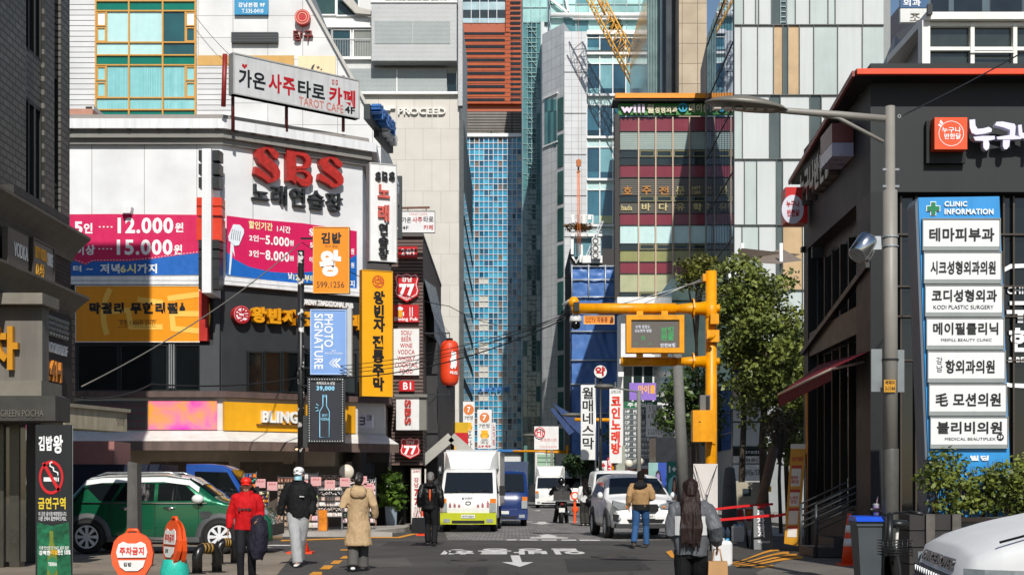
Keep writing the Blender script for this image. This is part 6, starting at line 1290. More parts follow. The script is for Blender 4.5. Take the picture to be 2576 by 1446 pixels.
board('small white stacked name boards numbered five to one beside directory',(1625,1018,1666,1098),72,mat('#d9dad8',.5,var=.05),[('5 SUMI\n4 메트로\n3 예쁨\n2 LUYES',(1629,1021,1664,1092),BLKT,dict(bold=.0))],name='sign_board',cat='sign')
board('far white banner with red circled logo and red letters',(1344,1072,1405,1130),96,mat('#e3dfdc',.5),[('Hi',(1350,1079,1366,1095),mat('#d01f26',.4,var=0),dict(bold=.02)),('海底捞火锅',(1358,1102,1400,1110),mat('#d2736f',.4,var=0),dict(bold=.0)),('T.02-533-8200',(1358,1121,1400,1126),mat('#d2736f',.4,var=0),dict(bold=.0))],name='sign_board',cat='sign',pole=(1375,1130))
for lab,r,d,tx in(('left white sign with round seven emblem beside the glass tower',(1165,1010,1194,1140),72,'룸포차'),('right white sign with round seven emblem beside the glass tower',(1201,1030,1237,1128),76,'룸포차')):
 x0,y0,x1,y1=r;w=x1-x0;t=board(lab,r,d,mat('#deddd9',.5,var=.05),[('7번방',(x0+.12*w,y0+35,x1-.12*w,y0+46),BLKT,dict(bold=.01)),(vtext(tx[:1]),(x0+.2*w,y0+52,x1-.2*w,y0+72),YELT,dict(bold=.05)),('소주·맥주',(x0+2,y1-9,x1-2,y1-2),REDT,dict(bold=.04)),(vtext(tx[1:]),(x0+.2*w,y0+74,x1-.2*w,y1-11),BLKT,dict(bold=.0))],name='sign_board',cat='sign',pole=((x0+x1)/2,y1))
 b=MB();q=PL(0,d);b.disc(q.pt((x0+x1)/2,y0+20,.085),.26,q.n,.01,22);b.build('emblem',mat('#d97a3a',.4),t);b=MB();ptext(b,q,'7',(x0+.36*w,y0+13,x1-.36*w,y0+27),.097,.03);b.build('lettering',WHT,t)
board('yellow sign with red band and Korean letters above white truck',(1142,1062,1178,1136),66,mat('#d0a81e',.4,var=.1),[('노래',(1146,1092,1175,1112),mat('#e7e2dc',.4),dict(bold=.04))],name='sign_board',cat='sign',pole=(1160,1136))
b=MB();PL(0,65.9).box(b,(1142,1088,1178,1118),.02,.1);o=b.build('sign_band',mat('#c21f28',.4),None);tag(o,'red letter band across the yellow sign above white truck','sign')
board('narrow yellow discount sign left of the brown photo poster',(1100,1050,1113,1150),60,mat('#d3a916',.4,var=.1),[(vtext('할인'),(1102,1056,1111,1080),BLKT,dict(bold=.02)),(vtext('토요일'),(1102,1086,1111,1130),REDT,dict(bold=.02))],name='sign_board',cat='sign',pole=(1106,1150))
board('brown food photo poster on the street corner',(1104,1056,1138,1108),61,mat('#8a6a52',.5,var=.5,sc=4),(),name='poster',cat='poster',pole=(1120,1108))
board('light blue and white promo board under the yellow sign',(1116,1118,1160,1140),60,mat('#7fbfdc',.4,var=.3,sc=3),[('99',(1140,1120,1158,1136),YELT,dict(bold=.04))],name='poster',cat='poster',pole=(1138,1140))
board('small dark sign board with grey capitals beside the man in the black jacket',(1086,1170,1112,1190),50,mat('#3c4346',.5),[('SLOW',(1092,1174,1110,1185),WHT,dict(bold=.01))],name='sign_board',cat='sign',pole=(1088,1190))
board('black menu board with blue and yellow Korean letters',(1086,1192,1110,1310),51,mat('#1c1f21',.5),[('꼼꼼꼼',(1092,1226,1108,1234),NEON,dict(bold=.02)),('소면막',(1092,1237,1108,1245),YELT,dict(bold=.02))],name='sign_board',cat='sign')
b=MB();q=PL(0,95.8);b.ring(q.pt(1358,1087,.0),.36,.3,q.n,.03,28);tag(b.build('ring_print',mat('#d01f26',.4,var=0)),'red ring printed around the logo on the far white banner','logo')
for i,(r,d,f,tx,m,lab)in enumerate((((1238,1062,1247,1128),84,'#d8d6d2','노가리',REDT,'thin white sign with red letters right of the seven emblem signs'),((1090,1100,1100,1150),70,'#2d2f31','포차',YELT,'thin dark sign with yellow letters left of the yellow discount sign'),((1497,1172,1507,1215),66,'#1c1e20','월매',WHT,'black narrow stand board beside the white SUV'),((1410,1150,1418,1185),108,'#d9d7d3','식당',BLKT,'slim white sign on the far white wall beside shutters'),((1528,1150,1540,1200),68,'#c9252b','약국',WHT,'red vertical sign left of the yellow camera pole cabinet'),((1242,1138,1256,1200),120,'#3a6db0','호프',WHT,'blue vertical sign on the low shops under the blue tower'))):
 x0,y0,x1,y1=r;board(lab,r,d,mat(f,.5,var=.1),[(vtext(tx),(x0+1.5,y0+5,x1-1.5,y1-5),m,dict(bold=.03))],name='sign_board',cat='sign',pole=((x0+x1)/2,y1))
t=thing('street_light','bent white panel street light reaching over the white truck','street light',P(1138,HY,50).xy.to_3d());b=MB()
for p,q in((P(1060,1163,48),P(1135,1098,48)),(P(1135,1098,48),P(1190,1145,48))):d_=(q-p).normalized();s_=V((-d_.z,0,d_.x))*.16;b.prism([p-s_,q-s_,q+s_,p+s_],V((0,.5,0)))
b.build('light_panel',mat('#a9a79e',.4,var=.1),t);b=MB();b.tube([P(1138,1105,48.3),V((X(1138,48.3),48.3,0))],.06,8);b.build('post',DARKMETAL,t)
def ypole(lab,x,ytop,d,arms,box=None,r=.09):
 t=thing('camera_pole',lab,'pole',V((X(x,d),d,0)));b=MB();b.tube([V((X(x,d),d,0)),P(x,ytop,d)],r,10);b.build('shaft',YEL,t)
 for x0,y in arms:b=MB();b.tube([P(x,y,d),P(x0,y-1,d)],r*.7,8);b.build('arm',YEL,t)
 if box:b=MB();PL(0,d).box(b,box,.05,.35);b.build('control_cabinet',YEL,t)
 return t
ypole('yellow camera pole with arm in front of the red lettered banner',1539,1018,70,((1446,1056),),(1541,1132,1554,1162),.13)
ypole('far yellow camera pole with long arm above the motorbike',1427,1120,105,((1290,1135),(1370,1138)),(1427,1174,1434,1190),.11)
board('small yellow CCTV plate on the distant yellow arm',(1464,1061,1497,1073),69.8,mat('#d9bb5a',.4),[('방범용 CCTV',(1466,1064,1495,1070),BLKT,dict(bold=0))],name='sign_board',cat='sign',th=.03)
def glamp(lab,xp,ytop,d,xh,yh):
 t=thing('street_lamp',lab,'street lamp',V((X(xp,d),d,0)),'grey street lamps down the road');b=MB();b.tube([V((X(xp,d),d,0)),P(xp,ytop,d)],[.11,.08],10);b.build('shaft',mat('#77766f',.6,var=.1),t);b=MB();b.tube([P(xp,ytop+4,d),P(xh+8,yh+2,d)],.035,6);b.build('arm',mat('#77766f',.6,var=.1),t)
 b=MB();b.ball(P(xh-14,yh,d),26/F*d,.2,.11,12,8);b.build('lamp_head',mat('#5d5b54',.5),t)
glamp('nearest grey street lamp in the road, head before red banner',1607,982,56,1534,972);glamp('middle grey street lamp with head above blue folded tarp',1510,1052,72,1453,1043);glamp('far grey street lamp beside the white wall',1388,1110,100,1352,1094)
b=MB();b.tube([P(1608,985,55.9),P(1606,1290,55.9)],.1,8)
t=thing('folded_canopy','dark blue folded canopy sheets leaning off the scaffolded building','canopy',P(1420,1080,88));b=MB();b.prism([P(1389,1012,88),P(1420,1030,88),P(1475,1065,88),P(1460,1092,88),P(1430,1065,88)],V((0,.3,0)));b.prism([P(1384,1028,87),P(1392,1025,87),P(1445,1085,87),P(1432,1094,87)],V((0,.2,0)));b.build('sheet',mat('#274070',.5,var=.3,sc=2),t)
def block(lab,r,d,m,dep=6,name='shop_building',cat='building'):
 t=thing(name,lab,cat,P((r[0]+r[2])/2,HY,d).xy.to_3d());b=MB();q=PL(0,d);b.prism([q.pt(r[0],r[1]),q.pt(r[2],r[1]),q.pt(r[2],1216),q.pt(r[0],1216)],V((0,dep,0)));b.build('wall',m,t);return t,q
t,q=block('white rendered shop block with pale green shutters at the street end',(1346,1135,1500,1216),112,mat('#d5d3cf',.6,var=.08))
b=MB();q.box(b,(1352,1142,1398,1216),.02,.1);b.build('shutter',bricks('#a3c4a8','#98ba9e','#5f7a66',40,.35,.05,0,(1,0,0),.5,.5,.4,.1),t)
t,q=block('glass fronted lobby block under the teal stair tower',(1318,1120,1347,1216),130,glass('#5d8a86',.9))
t,q=block('low grey shops with black sign boards under the blue tower',(1180,1135,1320,1216),135,mat('#8f8d88',.6,var=.2))
b=MB();q.box(b,(1258,1148,1312,1162),.02,.3);b.build('sign_board',mat('#d5d6d6',.5),t);b=MB();q.box(b,(1262,1165,1310,1185),.02,.3);b.build('sign_board',BLACK,t);b=MB();ptext(b,q,'호차',(1275,1168,1298,1181),.302,.03);b.build('lettering',WHT,t);b=MB();q.box(b,(1200,1130,1320,1136),.02,.5);b.build('fascia',mat('#2f72b8',.5),t)
t,q=block('dark shop unit with red and black fronts behind the white truck',(1084,1140,1182,1216),78,mat('#33302f',.6,var=.3,sc=1))
b=MB();q.box(b,(1142,1142,1180,1165),.02,.3);b.build('sign_board',mat('#a82a26',.5),t)
t,q=block('brick shop wall below the clinic directory',(1556,1178,1660,1216),70,bricks('#7d4a3c','#6a3c30','#463832',.24,.08,.012,.5,(1,0,0),.7,.4,.3,.3),2)
b=MB();q.box(b,(1545,1120,1572,1185),.0,.2);b.build('stone_panel',mat('#9ba08f',.6,var=.25,sc=3),t)
t,q=block('dark shop front behind the poster of two women',(1650,1100,1730,1216),62,mat('#23262b',.4,var=.2),3)
def portrait(t,q,r,skin,hair,wear,o,body=True):
 x0,y0,x1,y1=r;f=lambda a,c:(x0+a*(x1-x0),y0+c*(y1-y0))
 b=MB();q.shape(b,[f(.32,.3),f(.36,.1),f(.5,.02),f(.64,.08),f(.7,.25),f(.76,.5),f(.62,.55),f(.4,.55),f(.26,.5)],o,.004);b.build('hair_print',hair,t)
 b=MB();q.shape(b,[f(.4,.2),f(.5,.12),f(.6,.2),f(.6,.34),f(.55,.44),f(.56,.52),f(.8,.6),f(.84,1),f(.16,1),f(.2,.6),f(.44,.52),f(.45,.44),f(.39,.34)],o+.005,.004);b.build('figure_print',skin,t)
 b=MB();q.shape(b,[f(.2,.72),f(.5,.76),f(.8,.72),f(.8,.88),f(.5,.9),f(.2,.88)],o+.01,.003);b.build('clothing_print',wear,t)
t=board('pale green poster with a blue tinted portrait of a woman',(1631,1163,1676,1300),56,mat('#8fb6b0',.4,var=.2,sc=1),(),name='poster',cat='poster',th=.06);q=PL(0,56);b=MB();q.box(b,(1655,1163,1676,1300),.061,.064);b.build('blue_field',mat('#3450a8',.4),t);portrait(t,q,(1636,1180,1674,1250),mat('#8f7fb0',.5),mat('#33222a',.5),mat('#5a7f6a',.5),.066)
t=board('green 1+1 poster with a woman in green swimwear',(1677,1160,1714,1290),54,mat('#1f6f66',.4,var=.05),[('1+1',(1682,1171,1709,1188),WHT,dict(bold=.05))],name='poster',cat='poster',th=.06);q=PL(0,54);b=MB();q.shape(b,[(1681,1286),(1681,1215),(1685,1203),(1696,1194),(1706,1203),(1710,1215),(1710,1286)],.061,.004);b.build('arch_field',mat('#84c4c8',.4),t);portrait(t,q,(1682,1195,1710,1286),mat('#c99a80',.5),mat('#5a2f22',.5),mat('#1f6f5a',.5),.067)
t=thing('globe_lamp','pair of white globe lamps beside the clinic directory','lamp',P(1588,HY,66).xy.to_3d())
for x,y in((1582,1166),(1608,1160)):b=MB();b.ball(P(x,y,66),.2,n=14,m=10);b.build('globe',mat('#e0d9c6',.4),t);b=MB();b.tube([P(x,y+8,66),V((X(x,66),66,0))],.03,6);b.build('stem',DARKMETAL,t)
board('small white blood donation banner with red cross',(1508,1158,1527,1206),64,mat('#e4e2de',.5),[('+',(1512,1164,1522,1176),REDT,dict(bold=.08)),('헌',(1511,1182,1524,1194),REDT,dict(bold=.04))],pole=(1518,1206))
t=thing('pylon_sign','tall stacked clinic pylon sign half hidden by leaves','sign',P(1876,HY,49).xy.to_3d());q=PL(0,49.0)
b=MB();q.shape(b,[(1839,905),(1843,890),(1855,878),(1876,874),(1897,878),(1909,890),(1913,905),(1913,1208),(1839,1208)],.0,.35);b.build('pylon_body',mat('#3a4a4a',.4),t)
for y0,y1,m,tx,tm in((906,932,'#e0a020','밝을무안과',mat('#6a5a2a',.5)),(933,938,'#3a3f7a','Tel.533-9100',WHT),(941,970,'#dedfdd','종로유학원',mat('#3c4468',.5)),(972,1000,'#e3d3bd',None,None),(1002,1030,'#d9dad8',None,None),(1032,1060,'#dcdcda','SS',BLKT),(1064,1122,'#cfd2d0',None,None),(1128,1146,'#1c2022','신세기요양원',WHT),(1147,1165,'#d9d4cc','모임공간',BLKT),(1168,1206,'#dfdfdc','세움비뇨기과',BLKT)):
 b=MB();q.box(b,(1840,y0,1912,y1),.351,.4);p=b.build('name_panel',mat(m,.4,var=.05),t)
 if tx:b=MB();w_=(y1-y0);ptext(b,q,tx,(1858 if len(tx)>2 else 1848,y0+w_*.3,1908 if len(tx)>2 else 1865,y0+w_*.75),.403,.015);b.build('lettering',tm,p)
t,q=block('beige ticket kiosk with window and yellow stickers beside the trees',(1842,1212,1922,1216),46.5,mat('#a59c87',.6,var=.15),1.2,'kiosk','kiosk')
b=MB();q.box(b,(1868,1228,1888,1246),.01,.05);b.build('window',glass('#3a4448'),t);b=MB();q.box(b,(1915,1222,1940,1236),.01,.03);b.build('sticker',YELT,t)
t2=board('dark red notice sign with yellow lines on the kiosk',(1850,1280,1892,1310),45.8,mat('#8d1f24',.5),[('안내문\n주의',(1868,1284,1890,1302),YELT,dict(bold=.0))],name='sign_board',cat='sign',pole=(1870,1310))
t=board('blank white roll banner with black cords at the yellow pole foot',(1744,1166,1805,1362),34.5,mat('#d3cdc8',.6,var=.06),(),th=.03);q=PL(0,34.4)
b=MB();b.tube([q.pt(1746,1170,.06),q.pt(1772,1245,.1),q.pt(1803,1170,.06)],.008,5);b.tube([q.pt(1746,1170,.06),q.pt(1769,1260,.1),q.pt(1775,1260,.1),q.pt(1803,1170,.06)],.008,5);b.build('cord',BLKT,t);b=MB();b.tube([q.pt(1776,1243,.1),V((X(1776,34.2),34.2,0))],.025,8);b.build('stand',STEEL,t)
b=MB();ptext(b,q,'안내',(1760,1190,1790,1200),-.06,.0);
def aframe(lab,x0,x1,y0,y1,d,face,texts):
 t=thing('standing_sign',lab,'sign',V((X((x0+x1)/2,d),d,0)));b=MB();z1=Zh(y0,d);xa,xb_=X(x0,d),X(x1,d)
 b.prism([V((xa,d-.25,0.01)),V((xb_,d-.25,.01)),V((xb_-.03,d,z1)),V((xa+.03,d,z1))],V((0,.04,0)));b.build('front_board',face,t);b=MB();b.prism([V((xa,d+.3,0.01)),V((xb_,d+.3,.01)),V((xb_-.03,d+.05,z1)),V((xa+.03,d+.05,z1))],V((0,.04,0)));b.build('back_board',face,t)
 b=MB();
 for s_,r,k in texts:
  def fn(a,z,c,r=r):zz=Zh(r[3],d)+z;return V((X(r[0],d)+a,d-.25*(1-zz/z1)-.004-c,zz))
  letters(b,s_,fn,X(r[2],d)-X(r[0],d),Zh(r[1],d)-Zh(r[3],d),k)
 b.build('lettering',WHT,t);return t
t=aframe('grey A-frame no parking board with white stacked Korean letters',1892,1941,1272,1382,32.3,mat('#4d5152',.5,var=.1),[(vtext('주차금지'),(1903,1283,1922,1350),.03),('Wapheeed',(1902,1357,1932,1366),.0)])
b=MB();b.box((X(1906,32.3),32.24,Zh(1277,32.3)),(X(1925,32.3),32.3,Zh(1272,32.3)));b.build('clip',mat('#c21f1f',.4),t)
t=thing('banner_stand','leaning orange and yellow open event banner by the steps','banner',G(1995,1372));q=PL.two(P(1976,HY,31.4),P(2030,HY,31.2));b=MB();pts=[q.pt(1990,1122),q.pt(2028,1125),q.pt(2008,1372),q.pt(1973,1366)];b.prism(pts,q.n*.02);b.build('panel',mat('#cf9420',.5,var=.08),t)
b=MB();b.prism([q.pt(1990,1116,.0),q.pt(2027,1116,.0),q.pt(2027,1128,.0),q.pt(1989,1128,.0)],q.n*.025)
for y0,y1 in((1178,1222),(1238,1272),(1284,1318),(1328,1350)):
 k=lambda y,e:(1990-17*(y-1122)/245+e*37,y);b.prism([q.pt(*k(y0,.18),.021),q.pt(*k(y0,.82),.021),q.pt(*k(y1,.82),.021),q.pt(*k(y1,.18),.021)],q.n*.006)
b.build('white_field',mat('#ddd8cf',.5),t);b=MB()
for y0 in(1170,1230,1277,1322):k=lambda y,e:(1990-17*(y-1122)/245+e*37,y);b.prism([q.pt(*k(y0,.15),.021),q.pt(*k(y0,.85),.021),q.pt(*k(y0+7,.85),.021),q.pt(*k(y0+7,.15),.021)],q.n*.007)
ptext(b,q,'오픈이벤트',(1992,1148,2022,1160),.022,.04);ptext(b,q,'병맥주\n1병무료',(1990,1196,2010,1216),.03,.03);ptext(b,q,'소세지\n증정',(1986,1246,2008,1266),.03,.02);b.build('lettering',mat('#b8261c',.4,var=0),t);b=MB();b.tube([q.pt(2026,1140,-.05),q.pt(2020,1372,-.3)],.02);b.build('stand',STEEL,t)
b=MB();c=G(1815,1392);t=thing('water_can','white plastic water can with blue cap beside the long haired woman','water can',G(1818,1420));c=G(1816,1421)
def can(t,c,w,h,dp=.2):
 b=MB();b.smooth=False;ring=lambda z,k:[c+V((sx*w/2*k*(1 if abs(sx)==1 else 1),sy_*dp/2*k,z))for sx,sy_ in((-1,-.7),(-.8,-1),(.8,-1),(1,-.7),(1,.7),(.8,1),(-.8,1),(-1,.7))]
 b.loft([ring(.0,.9),ring(.03,1),ring(h*.86,1),ring(h*.96,.86),ring(h,.5)]);b.build('can_body',mat('#d6d6d4',.35,var=.06),t);b=MB();b.lathe(c+V((w*.28,0,h*.96)),[(.035,0),(.035,.05),(0,.05)],12);b.build('cap',mat('#2f9fd0',.4),t);b=MB();b.tube([c+V((-w*.2,0,h*.95)),c+V((-w*.15,0,h*1.05)),c+V((w*.1,0,h*1.05)),c+V((w*.15,0,h*.95))],.015,6);b.build('handle',mat('#d6d6d4',.35,var=.06),t)
can(t,c,.36,.46)
for x,l in((1849,'left one of two white cans with blue tops by the red tape'),(1862,'right one of two white cans with blue tops by the red tape')):t=thing('water_can',l,'water can',G(x,1362),'white water cans behind the red tape');can(t,G(x,1362),.17,.42)
t=thing('bottle_pack','clear pack of water bottles standing near the white roll banner','bottles',G(1820,1358));b=MB()
for i in range(3):
 for j in range(2):b.lathe(G(1820,1358)+V((-.12+.12*i,.06*j*2,0)),[(.0,0),(.05,.0),(.052,.24),(.02,.31),(.02,.34),(0,.34)],10)
b.build('bottles',mat('#b9d0dc',.15,var=.15,spec=.8),t)
t=thing('barrier_tape','red barrier tape strung between black posts by the A-frame board','barrier')if False else thing('barrier_tape','red barrier tape strung between black posts by the A-frame board','barrier',G(1875,1372));b=MB()
for a,c in((P(1760,1287,33.2),P(1872,1275,33)),(P(1872,1275,33),P(1945,1270,33)),(P(1765,1314,31.5),P(1948,1298,31.5)),(P(1940,1302,31.4),P(1990,1293,31.4))):b.prism([a,c,c+V((0,0,.055)),a+V((0,0,.055))],V((0,.004,0)))
b.build('tape',mat('#d0181c',.4,var=.05),t)
parts('post',DARKMETAL,t,[lambda b,p=p,q=q:b.tube([p,q],.03,8)for p,q in((P(1870,1272,33.05),G(1882,1376)),(P(1789,1302,31.6),V((X(1789,31.6),31.6,0))))])
b=MB();b.tube([P(1946,1130,36),P(1918,1250,35),P(1898,1330,34.5)],[.13,.12,.1],10);tag(b.build('timber_post',mat('#6d5238',.8,var=.35,sc=5,streak=.3)),'leaning weathered timber post beside the kiosk','post')
b=MB();b.lathe(G(1830,1358)+V((.1,.3,0)),[(.22,0),(.2,.9),(.17,1.6),(.13,1.9),(0,1.95)],12);o=b.build('covered_parasol',mat('#55585a',.7,var=.35,sc=3,bump=.5));tag(o,'folded parasol in a wrinkled grey cover beside the kiosk','parasol')
t=thing('wheelie_bin','grey wheelie bin with bright blue lid beside the lamp post','bin',G(2195,1478));c=G(2192,1480);b=MB();k=lambda w,z,dy:[c+V((sx*w,sy_*w*.95+dy,z))for sx,sy_ in((-1,-1),(1,-1),(1,1),(-1,1))]
b.loft([k(.19,.05,0),k(.25,.93,0)]);b.cbox(c+V((0,0,.93)),.54,.52,.06);b.build('bin_body',mat('#41474a',.5,var=.1),t);b=MB();b.prism([c+V((-.28,-.3,.965)),c+V((-.27,-.2,1.03)),c+V((-.27,.2,1.04)),c+V((-.27,.27,.965))],V((.54,0,0)));b.build('lid',mat('#1c4fc8',.35,var=.05),t);parts('wheel',RUBBER,t,[lambda b,s_=s_:b.lathe(c+V((s_*.2,.2,.08)),[(0,-.03),(.08,-.03),(.08,.03),(0,.03)],14,V((1,0,0)))for s_ in(-1,1)])
def cone(lab,p,h=.7,s=1.,group=None,bands=((.35,.5),(.62,.77))):
 t=thing('traffic_cone',lab,'traffic cone',p,group);OR=mat('#e8481a',.45,var=.12,sc=6);b=MB();b.cbox(V(p)+V((0,0,.02)),.36*s,.36*s,.04);b.build('base',OR,t);prof=lambda a:.13*s*(1-a)+.03*s*a;b=MB();b.lathe(V(p),[(prof(0),.04)]+[(prof(a),.04+(h-.04)*a)for a in(.5,.65,.78,.9,1)]+[(0,h)],18);b.build('shell',OR,t);b=MB()
 for a0,a1 in bands:b.lathe(V(p),[(prof(a0)+.004,.04+(h-.04)*a0),(prof(a1)+.004,.04+(h-.04)*a1)],18)
 b.build('reflective_band',mat('#dedcd8',.3),t);return t
cone('orange cone with white bands behind the blue lidded bin',V((X(2137,26),26.0,0)),.95,1.15);cone('orange cone between the white board and the man with black bag',G(1063,1346),.7);cone('squat orange cone behind the man in the black hoodie',G(757,1391),.5,1.5,bands=())
t=thing('drink_cup','clear plastic cup with purple sleeve and straw on the bin','cup',c+V((.06,0,1.045)));cc=c+V((.06,-.05,1.045));b=MB();b.lathe(cc,[(.0,0),(.04,0),(.05,.16),(.052,.165),(0,.17)],16);b.build('cup_body',mat('#b9b4b6',.15,var=.1),t);b=MB();b.lathe(cc+V((0,0,.04)),[(.045,0),(.05,.07)],16);b.build('sleeve',mat('#8a2a9a',.4),t);b=MB();b.tube([cc+V((0,0,.15)),cc+V((.02,0,.27))],.006,6);b.build('straw',mat('#c9a5b5',.4),t)
t=thing('bicycle','black rental bicycle standing upright in front of the lamp post','bicycle',V((X(2235,18),18,0)));BKM=mat('#191b1b',.4,var=.1);bx=X(2235,18)
b=MB();b.tube([V((bx-.02,17.9,.62)),V((bx+.02,18.0,1.12))],[.045,.04],12);b.build('head_tube',BKM,t)
b=MB();b.tube([V((bx-.28,17.75,1.17)),V((bx-.16,17.85,1.165)),V((bx-.05,17.97,1.1)),V((bx+.02,18.0,1.12)),V((bx+.12,17.97,1.13)),V((bx+.22,17.85,1.14)),V((bx+.33,17.75,1.12))],.016,8);b.tube([V((bx-.3,17.74,1.17)),V((bx-.17,17.84,1.166))],.024,8);b.tube([V((bx+.22,17.85,1.14)),V((bx+.36,17.74,1.12))],.024,8);b.build('handlebar',BKM,t)
b=MB();b.lathe(V((bx+.36,18.9,.96)),[(.0,.06),(.12,.05),(.16,0),(.1,-.05),(0,-.06)],16);b.build('saddle',BKM,t);b=MB();b.tube([V((bx+.36,18.9,.9)),V((bx+.3,18.8,.45))],.02,8);b.tube([V((bx,18.0,.6)),V((bx+.25,18.8,.4))],.035,8);b.build('bike_frame',mat('#c9c6be',.4),t)
b=MB();b.lathe(V((bx-.02,17.72,.35)),[(.33,-.02),(.35,0),(.33,.02),(.31,0),(.33,-.02)],28,V((1,0,0)));b.build('wheel',RUBBER,t);b=MB();b.lathe(V((bx+.3,18.95,.35)),[(.33,-.02),(.35,0),(.33,.02),(.31,0),(.33,-.02)],28,V((1,0,0)));b.build('wheel',RUBBER,t)
b=MB()
for i in range(6):b.tube([V((bx-.2,17.5,.62+.035*i)),V((bx+.16,17.5,.62+.035*i)),V((bx+.16,17.78,.62+.035*i)),V((bx-.2,17.78,.62+.035*i)),V((bx-.2,17.5,.62+.035*i))],.006,5)
for i in range(7):b.tube([V((bx-.2+.06*i,17.5,.6)),V((bx-.2+.06*i,17.5,.81))],.005,5)
b.build('basket',BKM,t)
# ================================================================= CABLES over the junction
WB=mat('#141414',.6,var=0)
for i,(y0,y1,sg)in enumerate(((952,793,.5),(944,781,.45),(938,790,.35),(930,786,.3))):wire([P(757,y0-4,40.4),P(1440,y1,36.2)],.017 if i==0 else .01,'cable',('lowest thick cable from the black pole to the yellow arm','second cable from the black pole to the yellow arm','third thin cable from the black pole to the yellow arm','topmost thin cable from the black pole to the yellow arm')[i],sg,WB)
wire([P(755,612,40.3),P(205,972,28.6)],.016,'cable','long cable sloping from the pole top down to the tiled building',.25,mat('#6f6b64',.6,var=0));wire([P(752,950,40.4),P(380,966,33),P(205,1000,28.8)],.02,'cable','bundle of cables from the pole past the dark pub windows',.12,WB)
wire([P(760,610,40.4),P(1130,770,46),P(1330,815,60)],.012,'cable','thin cable from pole top past the red shield toward glass tower',.3,WB);wire([P(1448,790,36),P(1640,770,36),P(1780,742,36)],.012,'cable','black cable looping along the yellow arm',.12,WB);wire([P(490,40,61.5),P(640,190,61.5),P(760,215,61.5)],.012,'cable','thin cable draped across the white panelled tower',.2,WB)
# ================================================================= VEHICLES
def paintm(c,k=1.0,r=.22,metal=0.):return mat(c,r,metal,var=.03,spec=.55,coat=.8,k=k)
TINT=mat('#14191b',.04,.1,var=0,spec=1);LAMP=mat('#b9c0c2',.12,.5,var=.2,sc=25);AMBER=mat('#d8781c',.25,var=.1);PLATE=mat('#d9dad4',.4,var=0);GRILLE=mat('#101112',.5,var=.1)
RIM=mat('#d9dadb',.35,.0,var=.05)
class Local:
 """place local shapes: x along the car to its front, y to its left, z up"""
 def __init__(s,loc,head):s.o=V(loc);s.c,s.s=math.cos(head),math.sin(head)
 def __call__(s,x,y,z):return V((s.o.x+x*s.c-y*s.s,s.o.y+x*s.s+y*s.c,s.o.z+z))
 def d(s,x,y,z):return V((x*s.c-y*s.s,x*s.s+y*s.c,z))
 def box(s,b,x0,y0,z0,x1,y1,z1):return b.obox(s(x0,y0,z0),s.d(x1-x0,0,0),s.d(0,y1-y0,0),V((0,0,z1-z0)))
def ip(tab,x):
 if x<=tab[0][0]:return tab[0][1]
 for(a,p),(b,q)in zip(tab,tab[1:]):
  if x<=b:return p+(q-p)*(x-a)/(b-a)
 return tab[-1][1]
def wheel(t,T,x,y,r,w,rim,spokes=8):
 sg=1 if y>0 else-1;ax=T.d(0,sg,0);b=MB();b.lathe(T(x,y-sg*w,r),[(r*.6,0),(r*.95,.0),(r,w*.2),(r,w*.85),(r*.95,w),(r*.7,w),(r*.68,w*.9),(.0,w*.9)],28,ax);wo=b.build('wheel',RUBBER,t)
 b=MB();f=y-sg*w*.1;b.ring(T(x,f,r),r*.69,r*.6,ax,.012,28);b.disc(T(x,f,r),r*.16,ax,.02,16)
 for i in range(spokes):
  a=2*math.pi*i/spokes;p=T(x+math.cos(a)*r*.12,f,r+math.sin(a)*r*.12);q=T(x+math.cos(a)*r*.63,f,r+math.sin(a)*r*.63);e=(q-p).normalized().cross(ax)*r*.085;b.prism([p-e*.7,q-e*1.3,q+e*1.3,p+e*.7],ax*.015)
 b.build('rim',rim,wo)
